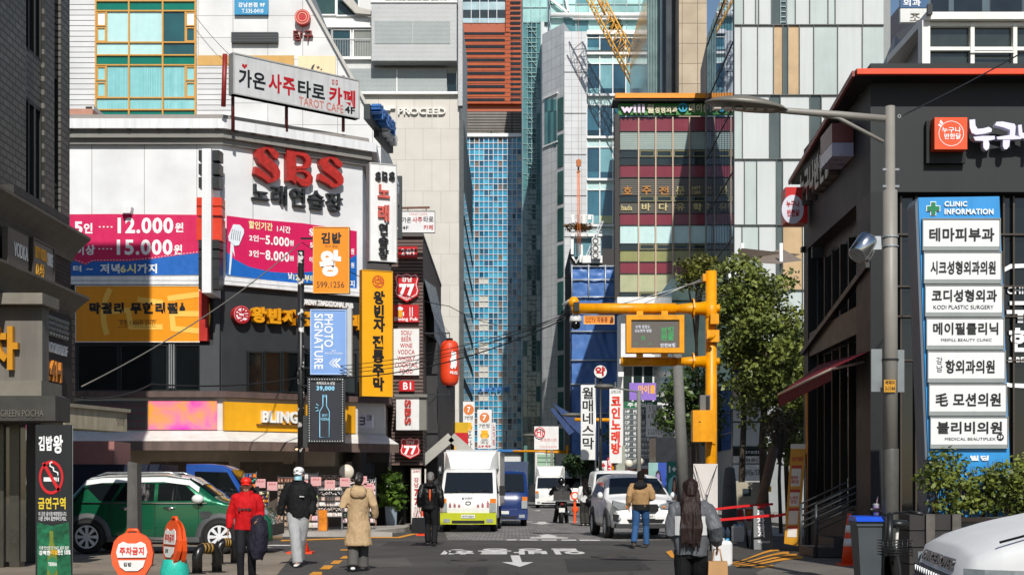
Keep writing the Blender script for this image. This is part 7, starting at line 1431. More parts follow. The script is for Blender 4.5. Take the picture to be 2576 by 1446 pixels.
def car(name,lab,loc,head,L,W,top,belt,zb,col,roofcol=None,wx=(),r=.34,tum=.32,cladding=None,cat='car',wid=None,glassx=None,fr=.55,rim=None,hoodglass=True):
 """top: silhouette (x,z) from tail (x=0) to nose (x=L)"""
 t=thing(name,lab,cat,loc);T=Local(loc,head);T.o=T(-L/2,0,0)
 hw=lambda x:W/2*(ip(wid,x)if wid else min(1,.80+.2*min(1,(x/.5))**.5 if x<.5 else(.74+.26*min(1,((L-x)/.8))**.6 if x>L-.8 else 1)))
 zt=lambda x:ip(top,x)
 def side(x,z):return hw(x)-max(0,z-belt)*tum-(.04*max(0,(.55-z)))
 def ring(x):
  z1=zt(x);w=hw(x);zs=min(belt,z1-.06);h=[]
  for z in(zb,zb+.12,.5*(zb+zs),zs-.05,zs):h.append((side(x,z)-(.05 if z==zb else 0)+(.012 if z>zb and z<zs-.06 else 0),z))
  if z1-zs>.1:h+=[(side(x,z1-.09),z1-.09),(side(x,z1)-.05,z1-.02)]
  else:h+=[(w-.02,z1-.035),(w-.09,z1-.005)]
  h+=[(w*.45,z1+.025)]
  return[T(x,a,z)for a,z in h]+[T(x,-a,z)for a,z in h[::-1]]
 st=sorted(set([round(i*L/44,3)for i in range(45)]+[x for x,_ in top]));b=MB();b.smooth=True;b.loft([ring(x)for x in st],True,False);b.smooth=False
 for x in(st[0],st[-1]):b.poly(*(ring(x)if x else ring(x)[::-1]))
 rr=[p for p in top];bo=b.build('body',col,t)
 if roofcol:
  xs=[x for x in st if zt(x)>belt+.36];b=MB();b.smooth=True
  b.loft([[T(x,s_*(side(x,zt(x)-.13)+.022),zt(x)-.13)if abs(s_)==1 else T(x,s_*(side(x,zt(x))-(.0 if abs(s_)>.8 else .05)),zt(x)+(-.03 if abs(s_)>.8 else .03+.02*(1-abs(s_))))for s_ in(-1,-.995,-.5,0,.5,.995,1)]for x in xs],False);b.build('roof',roofcol,t)
 for s_ in(1,-1):
  for g in(glassx or()):
   b=MB();b.poly(*[T(x,s_*(side(x,z)+.012),z)for x,z in(g if s_>0 else g[::-1])]);b.build('side_window',TINT,t)
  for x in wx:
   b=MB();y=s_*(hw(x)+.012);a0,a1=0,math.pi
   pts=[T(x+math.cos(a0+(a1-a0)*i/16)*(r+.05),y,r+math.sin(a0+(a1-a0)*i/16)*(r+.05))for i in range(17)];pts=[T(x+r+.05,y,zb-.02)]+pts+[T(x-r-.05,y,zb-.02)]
   b.prism(pts,T.d(0,s_*.006,0));b.build('wheel_well_shade',GRILLE,t)  # flat dark panel on the body, painting in the shade of the wheel well
   if cladding:
    b=MB();y=s_*(hw(x)+.022);n=18;vs=[]
    for i in range(n+1):
     a=math.pi*i/n;ca,sa=math.cos(a),math.sin(a);vs.append([T(x+ca*(r+.04),y,r+sa*(r+.04)),T(x+ca*(r+.15),y,r+sa*(r+.14)),T(x+ca*(r+.16),y-s_*.05,r+sa*(r+.15))])
    b.smooth=True;b.loft(vs,False);b.build('arch_trim',cladding,t)
   wheel(t,T,x,s_*(hw(x)+.045),r,.22,rim or RIM)
 t['_']=0;del t['_'];return t,T,side,hw,zt
def strip(b,T,xs,yf,zf,n=8):
 b.smooth=True;b.loft([[T(x,yf(x)*(-1+2*j/n),zf(x)+.022*(1-(-1+2*j/n)**2))for j in range(n+1)]for x in xs],False);b.smooth=False
# ---- green hatchback with white roof, side on, nose to the right
GREEN=paintm('#12583c',1.35,.22,.45);CLAD=mat('#4a4c4d',.6,var=.12)
Lm=4.5;cx=X(439,31)
top=[(0,.62),(.04,.98),(.12,1.08),(.55,1.58),(.9,1.63),(2.2,1.65),(2.75,1.58),(3.35,1.16),(3.5,1.1),(4.0,1.03),(4.3,.93),(4.46,.74),(4.5,.6)]
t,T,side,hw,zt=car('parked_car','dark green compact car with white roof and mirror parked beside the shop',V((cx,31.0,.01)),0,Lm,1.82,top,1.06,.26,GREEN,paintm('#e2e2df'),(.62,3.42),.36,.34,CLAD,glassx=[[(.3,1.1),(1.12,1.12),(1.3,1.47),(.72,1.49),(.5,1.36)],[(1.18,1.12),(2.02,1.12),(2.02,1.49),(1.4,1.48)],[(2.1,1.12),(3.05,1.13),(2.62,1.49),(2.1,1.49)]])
b=MB();strip(b,T,[2.72,2.9,3.1,3.28],lambda x:side(x,zt(x))-.1,lambda x:zt(x)+.012);b.build('windscreen',TINT,t)
b=MB()
for s_ in(1,-1):b.tube([T(.75,s_*.62,1.64),T(.95,s_*.63,1.71),T(2.3,s_*.63,1.72),T(2.55,s_*.62,1.64)],.022,8)
b.build('roof_rail',mat('#c9cbcb',.25,.8),t)
b=MB();b.ball(T(2.98,-1.02,1.16),.13,.1,.1,14,10);b.build('mirror',paintm('#e2e2df'),t);b=MB();b.tube([T(3.02,-.92,1.05),T(2.98,-1.02,1.1)],.045,8);b.build('mirror_foot',GRILLE,t)
parts('handle',CHROME,t,[lambda b,x=x:(b.ball(T(x,-.93,.97),.13,.03,.025,12,6),b.ball(T(x,-.925,.955),.05,.03,.045,10,6))for x in(1.42,2.36)])
b=MB();b.prism([T(3.0,-.925,.9),T(3.22,-.925,.9),T(3.26,-.92,.84),T(3.2,-.92,.76),T(3.03,-.925,.74)],T.d(0,-.02,0));b.build('side_scoop',mat('#3a3d3e',.4),t)
b=MB();T.box(b,1.05,-.955,.25,3.0,-.86,.36);b.build('sill',CLAD,t);b=MB();T.box(b,1.5,-.975,.3,2.75,-.956,.34);b.build('sill_strip',CHROME,t)
b=MB();T.box(b,.5,-.935,1.06,3.15,-.9,1.085);b.build('belt_trim',CHROME,t)
b=MB();T.box(b,1.1,-.926,.4,1.105,-.90,1.05);T.box(b,2.05,-.93,.36,2.056,-.9,1.05);T.box(b,2.97,-.93,.4,2.975,-.9,1.05);b.build('door_gap',GRILLE,t)
b=MB();T.box(b,4.38,-.7,.38,4.53,.7,.62);b.build('grille',GRILLE,t);b=MB();b.ball(T(4.25,-.64,.84),.16,.13,.13,12,8);b.build('headlight',LAMP,t);b=MB();T.box(b,.0,-.82,.85,.1,-.74,1.0);b.build('tail_light',mat('#8a1a1a',.2),t)
b=MB();ptext(b,PL(0,30.05),'ALL4',(703,1352,722,1360),.0,.0);
# ---- small truck builder: front at x=L
def truck(name,lab,loc,head,cab,lower,bedm,boxh=1.75,L=4.9,W=1.74,group=None,deflector=None,plate=None,box=True,logo=None):
 t=thing(name,lab,'truck',loc,group);T=Local(loc,head);T.o=T(-L,0,0)
 S=[(L-1.62,.42),(L-.1,.42),(L-.02,.6),(L,.8),(L-.05,1.02),(L-.14,1.16),(L-.56,1.84),(L-.74,1.93),(L-1.1,1.97),(L-1.62,1.97)]
 def ring(k,ins):return[T(x-(ins if x>L-.9 else-ins*.2),k*(1-.085*max(0,z-1.1)),z-(ins if z>1.6 else 0))for x,z in S]
 b=MB();b.smooth=True;b.loft([ring(y,i)for y,i in((-W/2,.06),(-W/2+.04,.015),(-.4,0),(.4,0),(W/2-.04,.015),(W/2,.06))],True,False);b.smooth=False;b.poly(*ring(-W/2,.06));b.poly(*ring(W/2,.06)[::-1]);b.build('cab',cab,t)
 wq=lambda u,v,o=.022:T(L-.16-.4*v+o,u*(1-.06*v),1.19+.63*v+o*.6)
 b=MB();n=8;b.smooth=True;b.loft([[wq(-.76+1.52*j/n,v)for j in range(n+1)]for v in(0,.5,1)],False);b.build('windscreen',TINT,t)
 b=MB()
 for s0 in(-.55,.1):b.tube([wq(s0,.0,.03),wq(s0+.48,.1,.045)],.01,5)
 b.build('wiper',GRILLE,t)
 for s_ in(-1,1):
  b=MB();b.poly(*[T(x,s_*(W/2*(1-.085*max(0,z-1.1))+.006),z)for x,z in((L-.28,1.18),(L-.62,1.76),(L-1.4,1.78),(L-1.4,1.16))]);b.build('side_window',TINT,t)
  b=MB();T.box(b,L-.2,s_*.80-.15,.62,L+.012,s_*.80+.05,.89)if s_>0 else T.box(b,L-.2,-.85,.62,L+.012,-.65,.89);b.build('headlight',LAMP,t);b=MB();T.box(b,L-.22,s_*.76-.09,.892,L-.012,s_*.76+.09,1.03);b.build('indicator',AMBER,t)
  b=MB();b.tube([T(L-.3,s_*W/2,1.2),T(L-.22,s_*(W/2+.16),1.28)],.015,6);T.box(b,L-.27,s_*(W/2+.16)-.09,1.12,L-.2,s_*(W/2+.16)+.09,1.42);b.build('mirror',GRILLE,t)
  for x in(L-.95,L-3.5):wheel(t,T,x,s_*(W/2-.03),.31,.2,STEEL,5)
 b=MB();T.box(b,L-.3,-W/2+.01,.24,L+.05,W/2-.01,.59);b.build('bumper',lower,t)
 b=MB();T.box(b,L+.05,-.5,.27,L+.06,.5,.36);b.build('air_intake',GRILLE,t);parts('fog_lamp',LAMP,t,[lambda b,s_=s_:T.box(b,L+.05,s_*.66-.1,.3,L+.062,s_*.66+.1,.41)for s_ in(-1,1)])
 b=MB();T.box(b,L+.062,-.21,.43,L+.075,.21,.54);po=b.build('plate',PLATE,t)
 if plate:
  b=MB();letters(b,plate,lambda a,z,c:T(L+.077+c,-.17+a,.45+z),.34,.07,.02,.004);b.build('lettering',BLKT,po)
 b=MB();b.ring(T(L+.0,0,.9),.06,.045,T.d(1,0,0),.02,20,1.5);b.build('emblem',CHROME,t)
 b=MB();T.box(b,.1,-.4,.45,L-1.6,.4,.62);b.build('chassis',GRILLE,t)
 z1=.78+boxh;b=MB();T.box(b,0,-W/2-.02,.78,L-1.72,W/2+.02,z1 if box else 1.25);b.build('cargo_box',bedm,t)
 if box:
  b=MB()
  for z in(.78,z1-.07):T.box(b,-.01,-W/2-.035,z,L-1.71,-W/2-.021,z+.07);T.box(b,-.01,W/2+.021,z,L-1.71,W/2+.035,z+.07)
  b.build('box_rail',STEEL,t)
 if deflector:
  b=MB();r0=lambda x,w,z0,z1:[T(x,-w,z0),T(x,w,z0),T(x,w*.96,z1),T(x,-w*.96,z1)]
  b.loft([r0(L-.72,.62,1.93,1.97),r0(L-1.0,.72,1.95,2.3),r0(L-1.3,.83,1.95,2.5),r0(L-1.7,.86,1.95,2.56)]);b.build('roof_deflector',deflector,t)
 return t,T,L
WP_=mat('#e4e4e0',.35,var=.05,sc=3,spec=.45,coat=.2)
t,T,L=truck('delivery_truck','white delivery truck with lime green bumper and wind deflector facing us',V((X(1178,43.6),43.6,.005)),-math.pi/2-.04,WP_,paintm('#b9bf1c',1,.35),mat('#cfccc6',.4,var=.08),1.72,plate='81어 5034',deflector=WP_)
b=MB();letters(b,'동아제마',lambda a,z,c:T(L-.02+c,-.2+a,1.03+z),.34,.05,.02,.02);b.build('lettering',mat('#3d4a55',.5),t)
b=MB();letters(b,'모닝케어',lambda a,z,c:T(L-.98+c-.7*z,-.26+a,2.08+z),.5,.14,.02,.1);b.build('lettering',mat('#c4655c',.5),t)
b=MB()
for i,y in enumerate((-.56,-.42,-.28,.3,.44,.6)):h=(.14,.13,.1,.1,.15,.22)[i];T.box(b,L-.02,y-.035,.76,L+.004,y+.035,.76+h*.7);T.box(b,L-.02,y-.015,.76+h*.7,L+.004,y+.015,.76+h)
b.build('bottle_print',mat('#b06a70',.4,var=.6,sc=12),t)
BT=paintm('#15336f',.9,.3)
truck('cargo_truck','blue cargo truck parked behind the white delivery truck',V((X(1265,49.5),49.5,.005)),-math.pi/2,BT,BT,mat('#3c4a66',.5,var=.2),1.5)
truck('box_truck','left of two distant white box trucks, refrigerated, with dark vent',V((X(1383,85),85,.005)),-math.pi/2-.03,WP_,WP_,mat('#d2d2ce',.4,var=.08),1.72,group='distant white trucks',deflector=WP_)
truck('box_truck','right of two distant white box trucks, half behind the motorbike',V((X(1432,92),92,.005)),-math.pi/2,WP_,WP_,mat('#d2d2ce',.4,var=.08),1.72,group='distant white trucks',deflector=WP_)
t,T,L=truck('pickup_truck','blue truck behind the green car, nose to the right',V((X(652,35),35.0,.005)),0,paintm('#23509e',.9,.3),paintm('#23509e',.9,.3),mat('#14203f',.5,var=.15),1.0,box=False)
b=MB();T.box(b,.0,-.93,1.26,L-2.2,.9,1.95);o=b.build('tarpaulin_load',mat('#121a30',.5,var=.2),t)
b=MB();T.box(b,.3,-.95,1.951,1.6,.5,2.5);o=b.build('crate',mat('#9c6b66',.5,var=.15));tag(o,'pinkish brown crate on the load of the blue truck behind the green car','crate')
# ---- white SUV facing us, van and small dark car behind
PW=mat('#e9e9e7',.3,var=.03,spec=.45,coat=.25);Ls=4.4
top=[(0,.7),(.05,1.1),(.25,1.45),(.55,1.68),(1.2,1.74),(2.0,1.72),(2.4,1.63),(3.2,1.16),(3.35,1.11),(3.9,1.03),(4.2,.9),(4.34,.76),(4.4,.6)]
h_=-math.pi/2+.08;loc=V((X(1607,38),38.0+Ls/2-.1,.005))
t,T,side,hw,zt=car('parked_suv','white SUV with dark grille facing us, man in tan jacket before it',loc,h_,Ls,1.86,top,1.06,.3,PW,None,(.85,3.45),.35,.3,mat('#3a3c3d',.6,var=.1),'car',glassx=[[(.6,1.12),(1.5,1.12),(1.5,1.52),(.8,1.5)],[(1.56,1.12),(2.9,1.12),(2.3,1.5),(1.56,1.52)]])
b=MB();strip(b,T,[2.42,2.7,2.95,3.16],lambda x:side(x,zt(x))-.09,lambda x:zt(x)+.014);b.build('windscreen',TINT,t)
fx=lambda y:Ls+.012-.16*y*y
b=MB();pts=[(-.36,.86),(-.3,.94),(.3,.94),(.36,.86),(.26,.74),(-.26,.74)];b.prism([T(Ls-.1,y,z)for y,z in pts],T.d(.16,0,0));b.build('grille',GRILLE,t)
for s_ in(-1,1):
 b=MB();b.prism([T(Ls-.25,s_*y,z)for y,z in((.4,.93),(.86,1.04),(.88,.92),(.72,.8),(.42,.82))],T.d(.2-.0,0,0));b.build('headlight',LAMP,t);b=MB();b.ball(T(Ls-.06,s_*.5,.86),.04,.04,.04);b.build('indicator',AMBER,t)
 b=MB();b.prism([T(Ls-.2,s_*y,z)for y,z in((.5,.62),(.86,.68),(.84,.48),(.6,.44))],T.d(.17,0,0));b.build('fog_surround',GRILLE,t);b=MB();b.ball(T(Ls-.03,s_*.7,.54),.05,.07,.05);b.build('fog_lamp',LAMP,t)
 b=MB();b.ball(T(2.95,s_*1.02,1.16),.08,.12,.1);b.build('mirror',PW,t)
b=MB();T.box(b,Ls-.3,-.8,.3,Ls+.02,.8,.42);b.build('bumper_skirt',mat('#2c2e2f',.6),t);b=MB();b.prism([T(Ls-.1,y,z)for y,z in((-.5,.54),(.5,.54),(.44,.45),(-.44,.45))],T.d(.13,0,0));b.build('air_intake',GRILLE,t)
b=MB();T.box(b,Ls+.03,-.26,.56,Ls+.045,.26,.67);p=b.build('plate',PLATE,t);b=MB();letters(b,'12가 3427',lambda a,z,c:T(Ls+.047+c,-.2+a,.585+z),.4,.06,.02,.003);b.build('lettering',BLKT,p)
top=[(0,.7),(.05,1.6),(.2,1.9),(.6,1.95),(3.3,1.93),(3.6,1.85),(4.25,1.2),(4.6,1.02),(4.85,.8),(4.9,.6)]
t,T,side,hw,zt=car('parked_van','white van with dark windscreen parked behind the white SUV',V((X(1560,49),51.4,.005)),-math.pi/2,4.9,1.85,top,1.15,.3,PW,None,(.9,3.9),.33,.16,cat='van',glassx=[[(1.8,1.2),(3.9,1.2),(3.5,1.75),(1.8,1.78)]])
b=MB();strip(b,T,[3.64,3.8,4.0,4.2],lambda x:side(x,zt(x))-.08,lambda x:zt(x)+.014);b.build('windscreen',TINT,t)
b=MB();b.ball(T(4.0,-1.0,1.25),.08,.1,.14);b.build('mirror',GRILLE,t)
top=[(0,.6),(.1,.95),(.7,1.42),(2.0,1.44),(2.9,1.0),(3.9,.85),(4.2,.6)]
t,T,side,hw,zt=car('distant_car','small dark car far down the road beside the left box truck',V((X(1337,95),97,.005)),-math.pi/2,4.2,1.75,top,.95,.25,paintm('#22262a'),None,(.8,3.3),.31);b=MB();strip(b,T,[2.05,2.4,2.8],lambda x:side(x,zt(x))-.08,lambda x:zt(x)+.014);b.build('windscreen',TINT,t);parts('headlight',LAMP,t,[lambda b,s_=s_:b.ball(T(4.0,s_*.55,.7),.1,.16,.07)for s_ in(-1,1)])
# ---- cropped white off-roader nose, bottom right
top=[(0,.9),(.3,1.8),(2.4,1.85),(2.8,1.75),(3.3,1.4),(3.6,1.375),(3.9,1.335),(4.15,1.28),(4.35,1.22),(4.47,1.16),(4.54,.97)]
hd=math.radians(171);nose=V((2.16,7.35,0));loc=nose-V((math.cos(hd),math.sin(hd),0))*2.27
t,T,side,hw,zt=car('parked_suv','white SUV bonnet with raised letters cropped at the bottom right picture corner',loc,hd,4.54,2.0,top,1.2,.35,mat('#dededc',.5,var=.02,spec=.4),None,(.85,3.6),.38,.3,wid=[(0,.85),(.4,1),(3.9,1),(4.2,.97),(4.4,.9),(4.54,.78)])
b=MB();letters(b,'RANGE ROVER',lambda a,z,c:T(4.505-.37*z+c,-.55+a,1.085+z*.95),1.1,.055,.03,.014);b.build('lettering',mat('#55585a',.3,.6),t)
b=MB();b.prism([T(4.46,y,z)for y,z in((-.6,1.06),(.6,1.06),(.55,.85),(-.55,.85))],T.d(.09,0,0));b.build('grille',GRILLE,t);b=MB()
for i in range(12):
 for j in range(4):b.ring(T(4.552,-.52+i*.09+.045*(j%2),.88+j*.05),.03,.02,T.d(1,0,0),.01,6)
b.build('grille_mesh',STEEL,t)
for s_ in(-1,1):b=MB();b.loft([[T(x,s_*(side(x,1.05)+o),z)for z in(1.0,1.06,1.11)]for x,o in((3.95,.012),(4.15,.02),(4.3,.03),(4.42,.03),(4.5,.01))],False);b.build('headlight',LAMP,t)
b=MB();b.tube([T(x,side(x,zt(x))-.035,zt(x)+.012)for x in(3.3,3.6,3.9,4.15,4.35)],.006,6);b.build('bonnet_gap',GRILLE,t)
b=MB();strip(b,T,[2.62,2.9,3.2],lambda x:side(x,zt(x))-.09,lambda x:zt(x)+.014);b.build('windscreen',TINT,t)
# ---- no-parking stands, bollards and upright frame in the left foreground
ORG_=mat('#e5531a',.4,var=.1,sc=5)
def stand(lab,p,sc,rz,cover=None):
 t=thing('no_parking_stand',lab,'sign',p,'orange no parking stands');c,s=math.cos(rz),math.sin(rz);f=lambda x,y,z:V(p)+V((x*c-y*s,x*s+y*c,z))*sc
 n=V((s,-c,0));prof=[(.16,.0),(.15,.45),(.21,.52),(.29,.66),(.31,.82),(.27,1.0),(.2,1.08),(.1,1.13)]
 for k,y0 in((1,-.14),(-1,.14)):
  b=MB();pts=[f(x,y0+.1*(z)*(.9 if k>0 else-.9),z)for x,z in prof]+[f(-x,y0+.1*z*(.9 if k>0 else-.9),z)for x,z in prof[::-1]];b.prism(pts,f(0,.07*k,0)-f(0,0,0));b.build('side_shell',ORG_,t)
 q=lambda x,z:f(x,-.14+.09*z-.012,z);nn=(f(0,-1,0)-f(0,0,0)).normalized()*.012
 b=MB();b.prism([q(*k)for k in((-.21,.76),(.21,.76),(.23,.84),(.2,.96),(.13,1.0),(.06,.97),(-.06,.97),(-.13,1.0),(-.2,.96),(-.23,.84))],nn);b.prism([q(*k)for k in((-.2,.72),(.2,.72),(.17,.62),(.09,.56),(-.09,.56),(-.17,.62))],nn);b.build('white_panel',mat('#dcdad6',.4,var=.06),t)
 b=MB();letters(b,'주차금지',lambda a,z,d_:q(-.18+a,.80+z)+nn*1.2+nn.normalized()*d_,.36,.12,.04,.004);b.build('lettering',mat('#d02a1c',.4,var=0),t)
 b=MB();letters(b,'김밥',lambda a,z,d_:q(-.12+a,.63+z)+nn*1.2+nn.normalized()*d_,.12,.06,.03,.004);b.build('lettering',BLKT,t)
 b=MB();b.tube([f(-.1,.0,1.1),f(-.06,.0,1.17),f(.06,.0,1.17),f(.1,.0,1.1)],.03*sc,8);b.build('handle',ORG_,t)
 if cover:
  b=MB();b.lathe(f(0,0,0),[(.0,.02),(.24*sc,.03),(.21*sc,.2),(.23*sc,.3),(.19*sc,.42),(.18*sc,.46)],14);b.build('bag_cover',cover,t)
 return t
stand('near orange no parking stand facing us with round white panels',V((X(334,17.2),17.2,0)),.8,.1)
stand('orange no parking stand turned sideways wrapped in teal plastic',V((X(440,19.5),19.5,0)),.88,-.95,mat('#2fb8a4',.3,var=.2,sc=9,bump=.5))
BOL=bricks('#d09a22','#c48f1c','#1a1a1a',.22,9,.055,0,(1,0,0),.4,.1,.4,.3)
def bollard(lab,p,w,h,rz):
 t=thing('pipe_bollard',lab,'bollard',p,'striped pipe bollards');d=V((math.cos(rz),math.sin(rz),0));b=MB();a=V(p);pts=[a-d*w/2+V((0,0,z))for z in(0,h*.7)]+[a-d*(w/2-.1*k)+V((0,0,h*(.7+.3*m)))for k,m in((.3,.6),(1,1))];pts+=[a+d*(w/2-.1*k)+V((0,0,h*(.7+.3*m)))for k,m in((1,1),(.3,.6))]+[a+d*w/2+V((0,0,z))for z in(h*.7,0)]
 b.tube(pts,.085,14);b.build('pipe',mat('#1b1b1a',.3,var=.2,sc=6),t);b=MB();m0,m1=pts[3],pts[4]
 for i in range(3):q=m0.lerp(m1,i/3);b.tube([q,m0.lerp(m1,(i+.55)/3)],.087,14)
 b.build('stripe',mat('#a07a2c',.5,var=.6,sc=14),t);b=MB()
 for e in(pts[0],pts[-1]):b.disc(e,.15,(0,0,1),.02,16)
 b.build('foot_plate',DARKMETAL,t)
bollard('near striped black and yellow pipe bollard beside teal wrapped stand',V((X(521,23.8),23.8,0)),.42,.42,.9);bollard('far striped pipe bollard half behind the red hoodie person',V((X(571,26.5),26.5,0)),.34,.4,.7)
b=MB();b.prism([P(321,1160,24),P(345,1165,24),P(347,1420,24),P(318,1420,24)],V((0,.12,0)));b.prism([P(345.5,1167,23.97),P(352,1170,24.2),P(354,1420,24.2),P(347.5,1420,23.97)],V((0,.1,0)));tag(b.build('folded_sign',mat('#55534f',.5,var=.3,sc=4,streak=.3)),'tall grey sign frame seen edge on in front of the green car','sign')
# ================================================================= PEOPLE
def remesh(mb,name,m,parent,vox=.012,sm=4,fold=0.,fs=6.,seed=0,zs=.55):
 """melt overlapping closed shapes into one continuous skin, smooth it, add folds"""
 bm=bmesh.new();vs=[bm.verts.new(p)for p in mb.v]
 for f in mb.f:bm.faces.new([vs[i]for i in f])
 bm.to_mesh(WB_O.data);bm.free();WB_O.modifiers[0].voxel_size=vox;WB_O.modifiers[1].iterations=sm;WB_O.data.update()
 VL2.update();dg=VL2.depsgraph;n=bpy.data.meshes.new_from_object(WB_O.evaluated_get(dg),depsgraph=dg)
 org=ORG[parent.name]
 k=len(n.vertices);co=np.empty(k*3,'f');n.vertices.foreach_get('co',co);co=co.reshape(-1,3)
 if fold:
  no=np.empty(k*3,'f');n.vertices.foreach_get('normal',no);a=np.empty(k,'f')
  for i,c in enumerate(co.tolist()):q=V((c[0]*fs+seed,c[1]*fs,c[2]*fs*zs));a[i]=noise.noise(q)+abs(noise.noise(q*2.3))*.6
  co=co+no.reshape(-1,3)*(a*fold)[:,None]
 n.vertices.foreach_set('co',(co-np.array(org)).ravel().astype('f'))
 n.name=name;n.materials.clear();n.materials.append(m)
 ob=bpy.data.objects.new(name,n);COL.objects.link(ob);ob.parent=parent;ORG[ob.name]=org;return ob
import numpy as np
SC2=bpy.data.scenes.new('workbench');VL2=SC2.view_layers[0]
WB_O=bpy.data.objects.new('workpiece',bpy.data.meshes.new('workpiece'));SC2.collection.objects.link(WB_O);m_=WB_O.modifiers.new('r','REMESH');m_.mode='VOXEL';m_.use_smooth_shade=True;m_=WB_O.modifiers.new('s','SMOOTH');m_.factor=.5
SKIN=mat('#c08f74',.55,var=.06,spec=.4);HAIR=mat('#17120f',.85,var=.3,sc=20,spec=.15);SOLE=mat('#d9d6d0',.6)
def ik(a,c,l1,l2,hint):
 d=c-a;L=min(d.length,(l1+l2)*.999);u=d.normalized();x=(l1*l1-l2*l2+L*L)/(2*L);h=math.sqrt(max(0,l1*l1-x*x));n=V(hint)-u*V(hint).dot(u);n.normalize();return a+u*x+n*h
def person(lab,x,d,H,yaw,feet,hands,top,legs,shoes,hair,cap=None,mask=None,long_top=.0,wide=1.,hood=False,lean=0.,loc=None,legw=1.,group=None,vox=.009,flare=0.,face=True,headyaw=0.):
 """local axes: facing -Y, +X is the figure's left hand side as seen from the front (image right when yaw = 0)"""
 s=H/1.75;p0=V(loc)if loc is not None else V((X(x,d),d,.008));t=thing('person',lab,'person',p0,group);cy,sy_=math.cos(yaw),math.sin(yaw)
 W_=lambda v:p0+V((v[0]*cy-v[1]*sy_,v[0]*sy_+v[1]*cy,v[2]))*s
 hip=[V((-.095,0,.93)),V((.095,0,.93))];sh=[V((-.19*wide,lean*-.9,1.43)),V((.19*wide,lean*-.9,1.43))];nk=V((0,-lean,1.5));hd=V((0,-lean*1.15-.015,1.635))
 ank=[V((f[0],f[1],.09+f[2]))for f in feet];kn=[ik(hip[i],ank[i],.45,.42,(0,-1,0))for i in(0,1)]
 el=[ik(sh[i],V(hands[i]),.29,.26,(-.25 if i==0 else .25,1,-.2))for i in(0,1)];wr=[sh[i]+(V(hands[i])-sh[i])if(V(hands[i])-sh[i]).length<.55 else sh[i]+(V(hands[i])-sh[i]).normalized()*.55 for i in(0,1)]
 def limb(b,pts,rr,n=10):b.tube([W_(q)for q in pts],[r*s for r in rr],n)
 def torso(b,secs):b.loft([[W_((a*math.cos(k)+ox,e*math.sin(k)+oy,z))for k in[2*math.pi*j/18 for j in range(18)]]for z,a,e,ox,oy in secs])
 ly=lambda z:-lean*max(0,z-.95)/.5
 b=MB();torso(b,[(.86,.12,.09,0,0),(.95,.16,.11,0,0),(1.08,.13,.095,0,ly(1.08)),(1.28,.155,.11,0,ly(1.28)),(1.42,.15,.09,0,ly(1.42)),(1.48,.07,.06,0,ly(1.48))])
 limb(b,[V((0,-lean*.9,1.44)),nk,V((0,-lean*1.1,1.58))],[.06,.055,.055])
 b.ball(W_(hd+V((0,0,.01))),.077*s,.095*s,.118*s,16,12);b.ball(W_(hd+V((0,-.03,-.065))),.05*s,.055*s,.055*s,12,8);b.ball(W_(hd+V((0,-.1,-.015))),.014*s,.022*s,.024*s,8,6)
 for k in(-1,1):b.ball(W_(hd+V((.078*k,.01,-.005))),.012*s,.022*s,.032*s,8,6)
 for i in(0,1):
  limb(b,[hip[i],kn[i],ank[i]],[.085,.055,.038]);limb(b,[ank[i]-V((0,-.02,.03)),ank[i]+V((0,-.14,-.05))],[.036,.03]);limb(b,[sh[i],el[i],wr[i]],[.05,.038,.026])
  dv=(wr[i]-el[i]).normalized();sd=V((0,1,0))-dv*dv.y;sd.normalize();nr=dv.cross(sd);pc=wr[i]+dv*.045;b.loft([[W_(wr[i]+dv*k+sd*(math.cos(a)*w)+nr*(math.sin(a)*.015))for a in[2*math.pi*j/10 for j in range(10)]]for k,w in((-.01,.024),(.03,.036),(.085,.038),(.095,.03))])
  cu=nr*(.35 if i==0 else-.35)
  for f in range(4):
   o=wr[i]+dv*.085+sd*(-.03+.02*f);l=(.06,.072,.068,.052)[f];m=o+dv*l*.5+cu*.012;limb(b,[o,m,m+(dv*.45+cu*.9).normalized()*l*.5],[.009,.0085,.007],6)
  limb(b,[wr[i]+dv*.03-sd*.03,wr[i]+dv*.06-sd*.055,wr[i]+dv*.09-sd*.055+cu*.03],[.012,.01,.008],6)
 remesh(b,'body',SKIN,t,vox*s*.85,2)
 if face:
  b=MB()
  for k in(-1,1):b.ball(W_(hd+V((.03*k,-.088,.012))),.011*s,.006,.006*s,8,6);b.ball(W_(hd+V((.031*k,-.09,.034))),.018*s,.005,.004*s,8,4)
  b.build('eyes',HAIR,t);b=MB();b.ball(W_(hd+V((0,-.088,-.062))),.022*s,.006,.006*s,8,6);b.build('mouth',mat('#8a4a44',.5,var=0),t)
 b=MB();torso(b,[(.84,.13,.10,0,0),(.93,.175*wide,.125,0,0),(1.03,.16*wide,.115,0,0)])
 lr=legs[1]
 for i in(0,1):e_=ank[i]+V((0,.01,-.02));limb(b,[hip[i]-V((0,0,-.02)),hip[i].lerp(kn[i],.5),kn[i],kn[i].lerp(e_,.5),e_],[.105*legw,.098*legw,lr[0],(lr[0]+lr[1])/2,lr[1]],12)
 remesh(b,'trousers',legs[0],t,vox*s,3,.012*legw,5,3)
 for i in(0,1):
  b=MB();tilt=feet[i][3]if len(feet[i])>3 else 0;f=lambda y,z,w:[W_(ank[i]+V((w*math.cos(a),y*math.cos(tilt)+(z+w*.5*math.sin(a))*math.sin(tilt),-.09*1+(z+w*.5*math.sin(a))*math.cos(tilt)-y*math.sin(tilt))))for a in[2*math.pi*j/10 for j in range(10)]]
  b.smooth=True;b.loft([f(.07,.05,.03),f(.05,.055,.042),f(-.02,.055,.042),f(-.1,.04,.045),f(-.17,.032,.04),f(-.2,.03,.02)]);b.build('shoe',shoes,t)
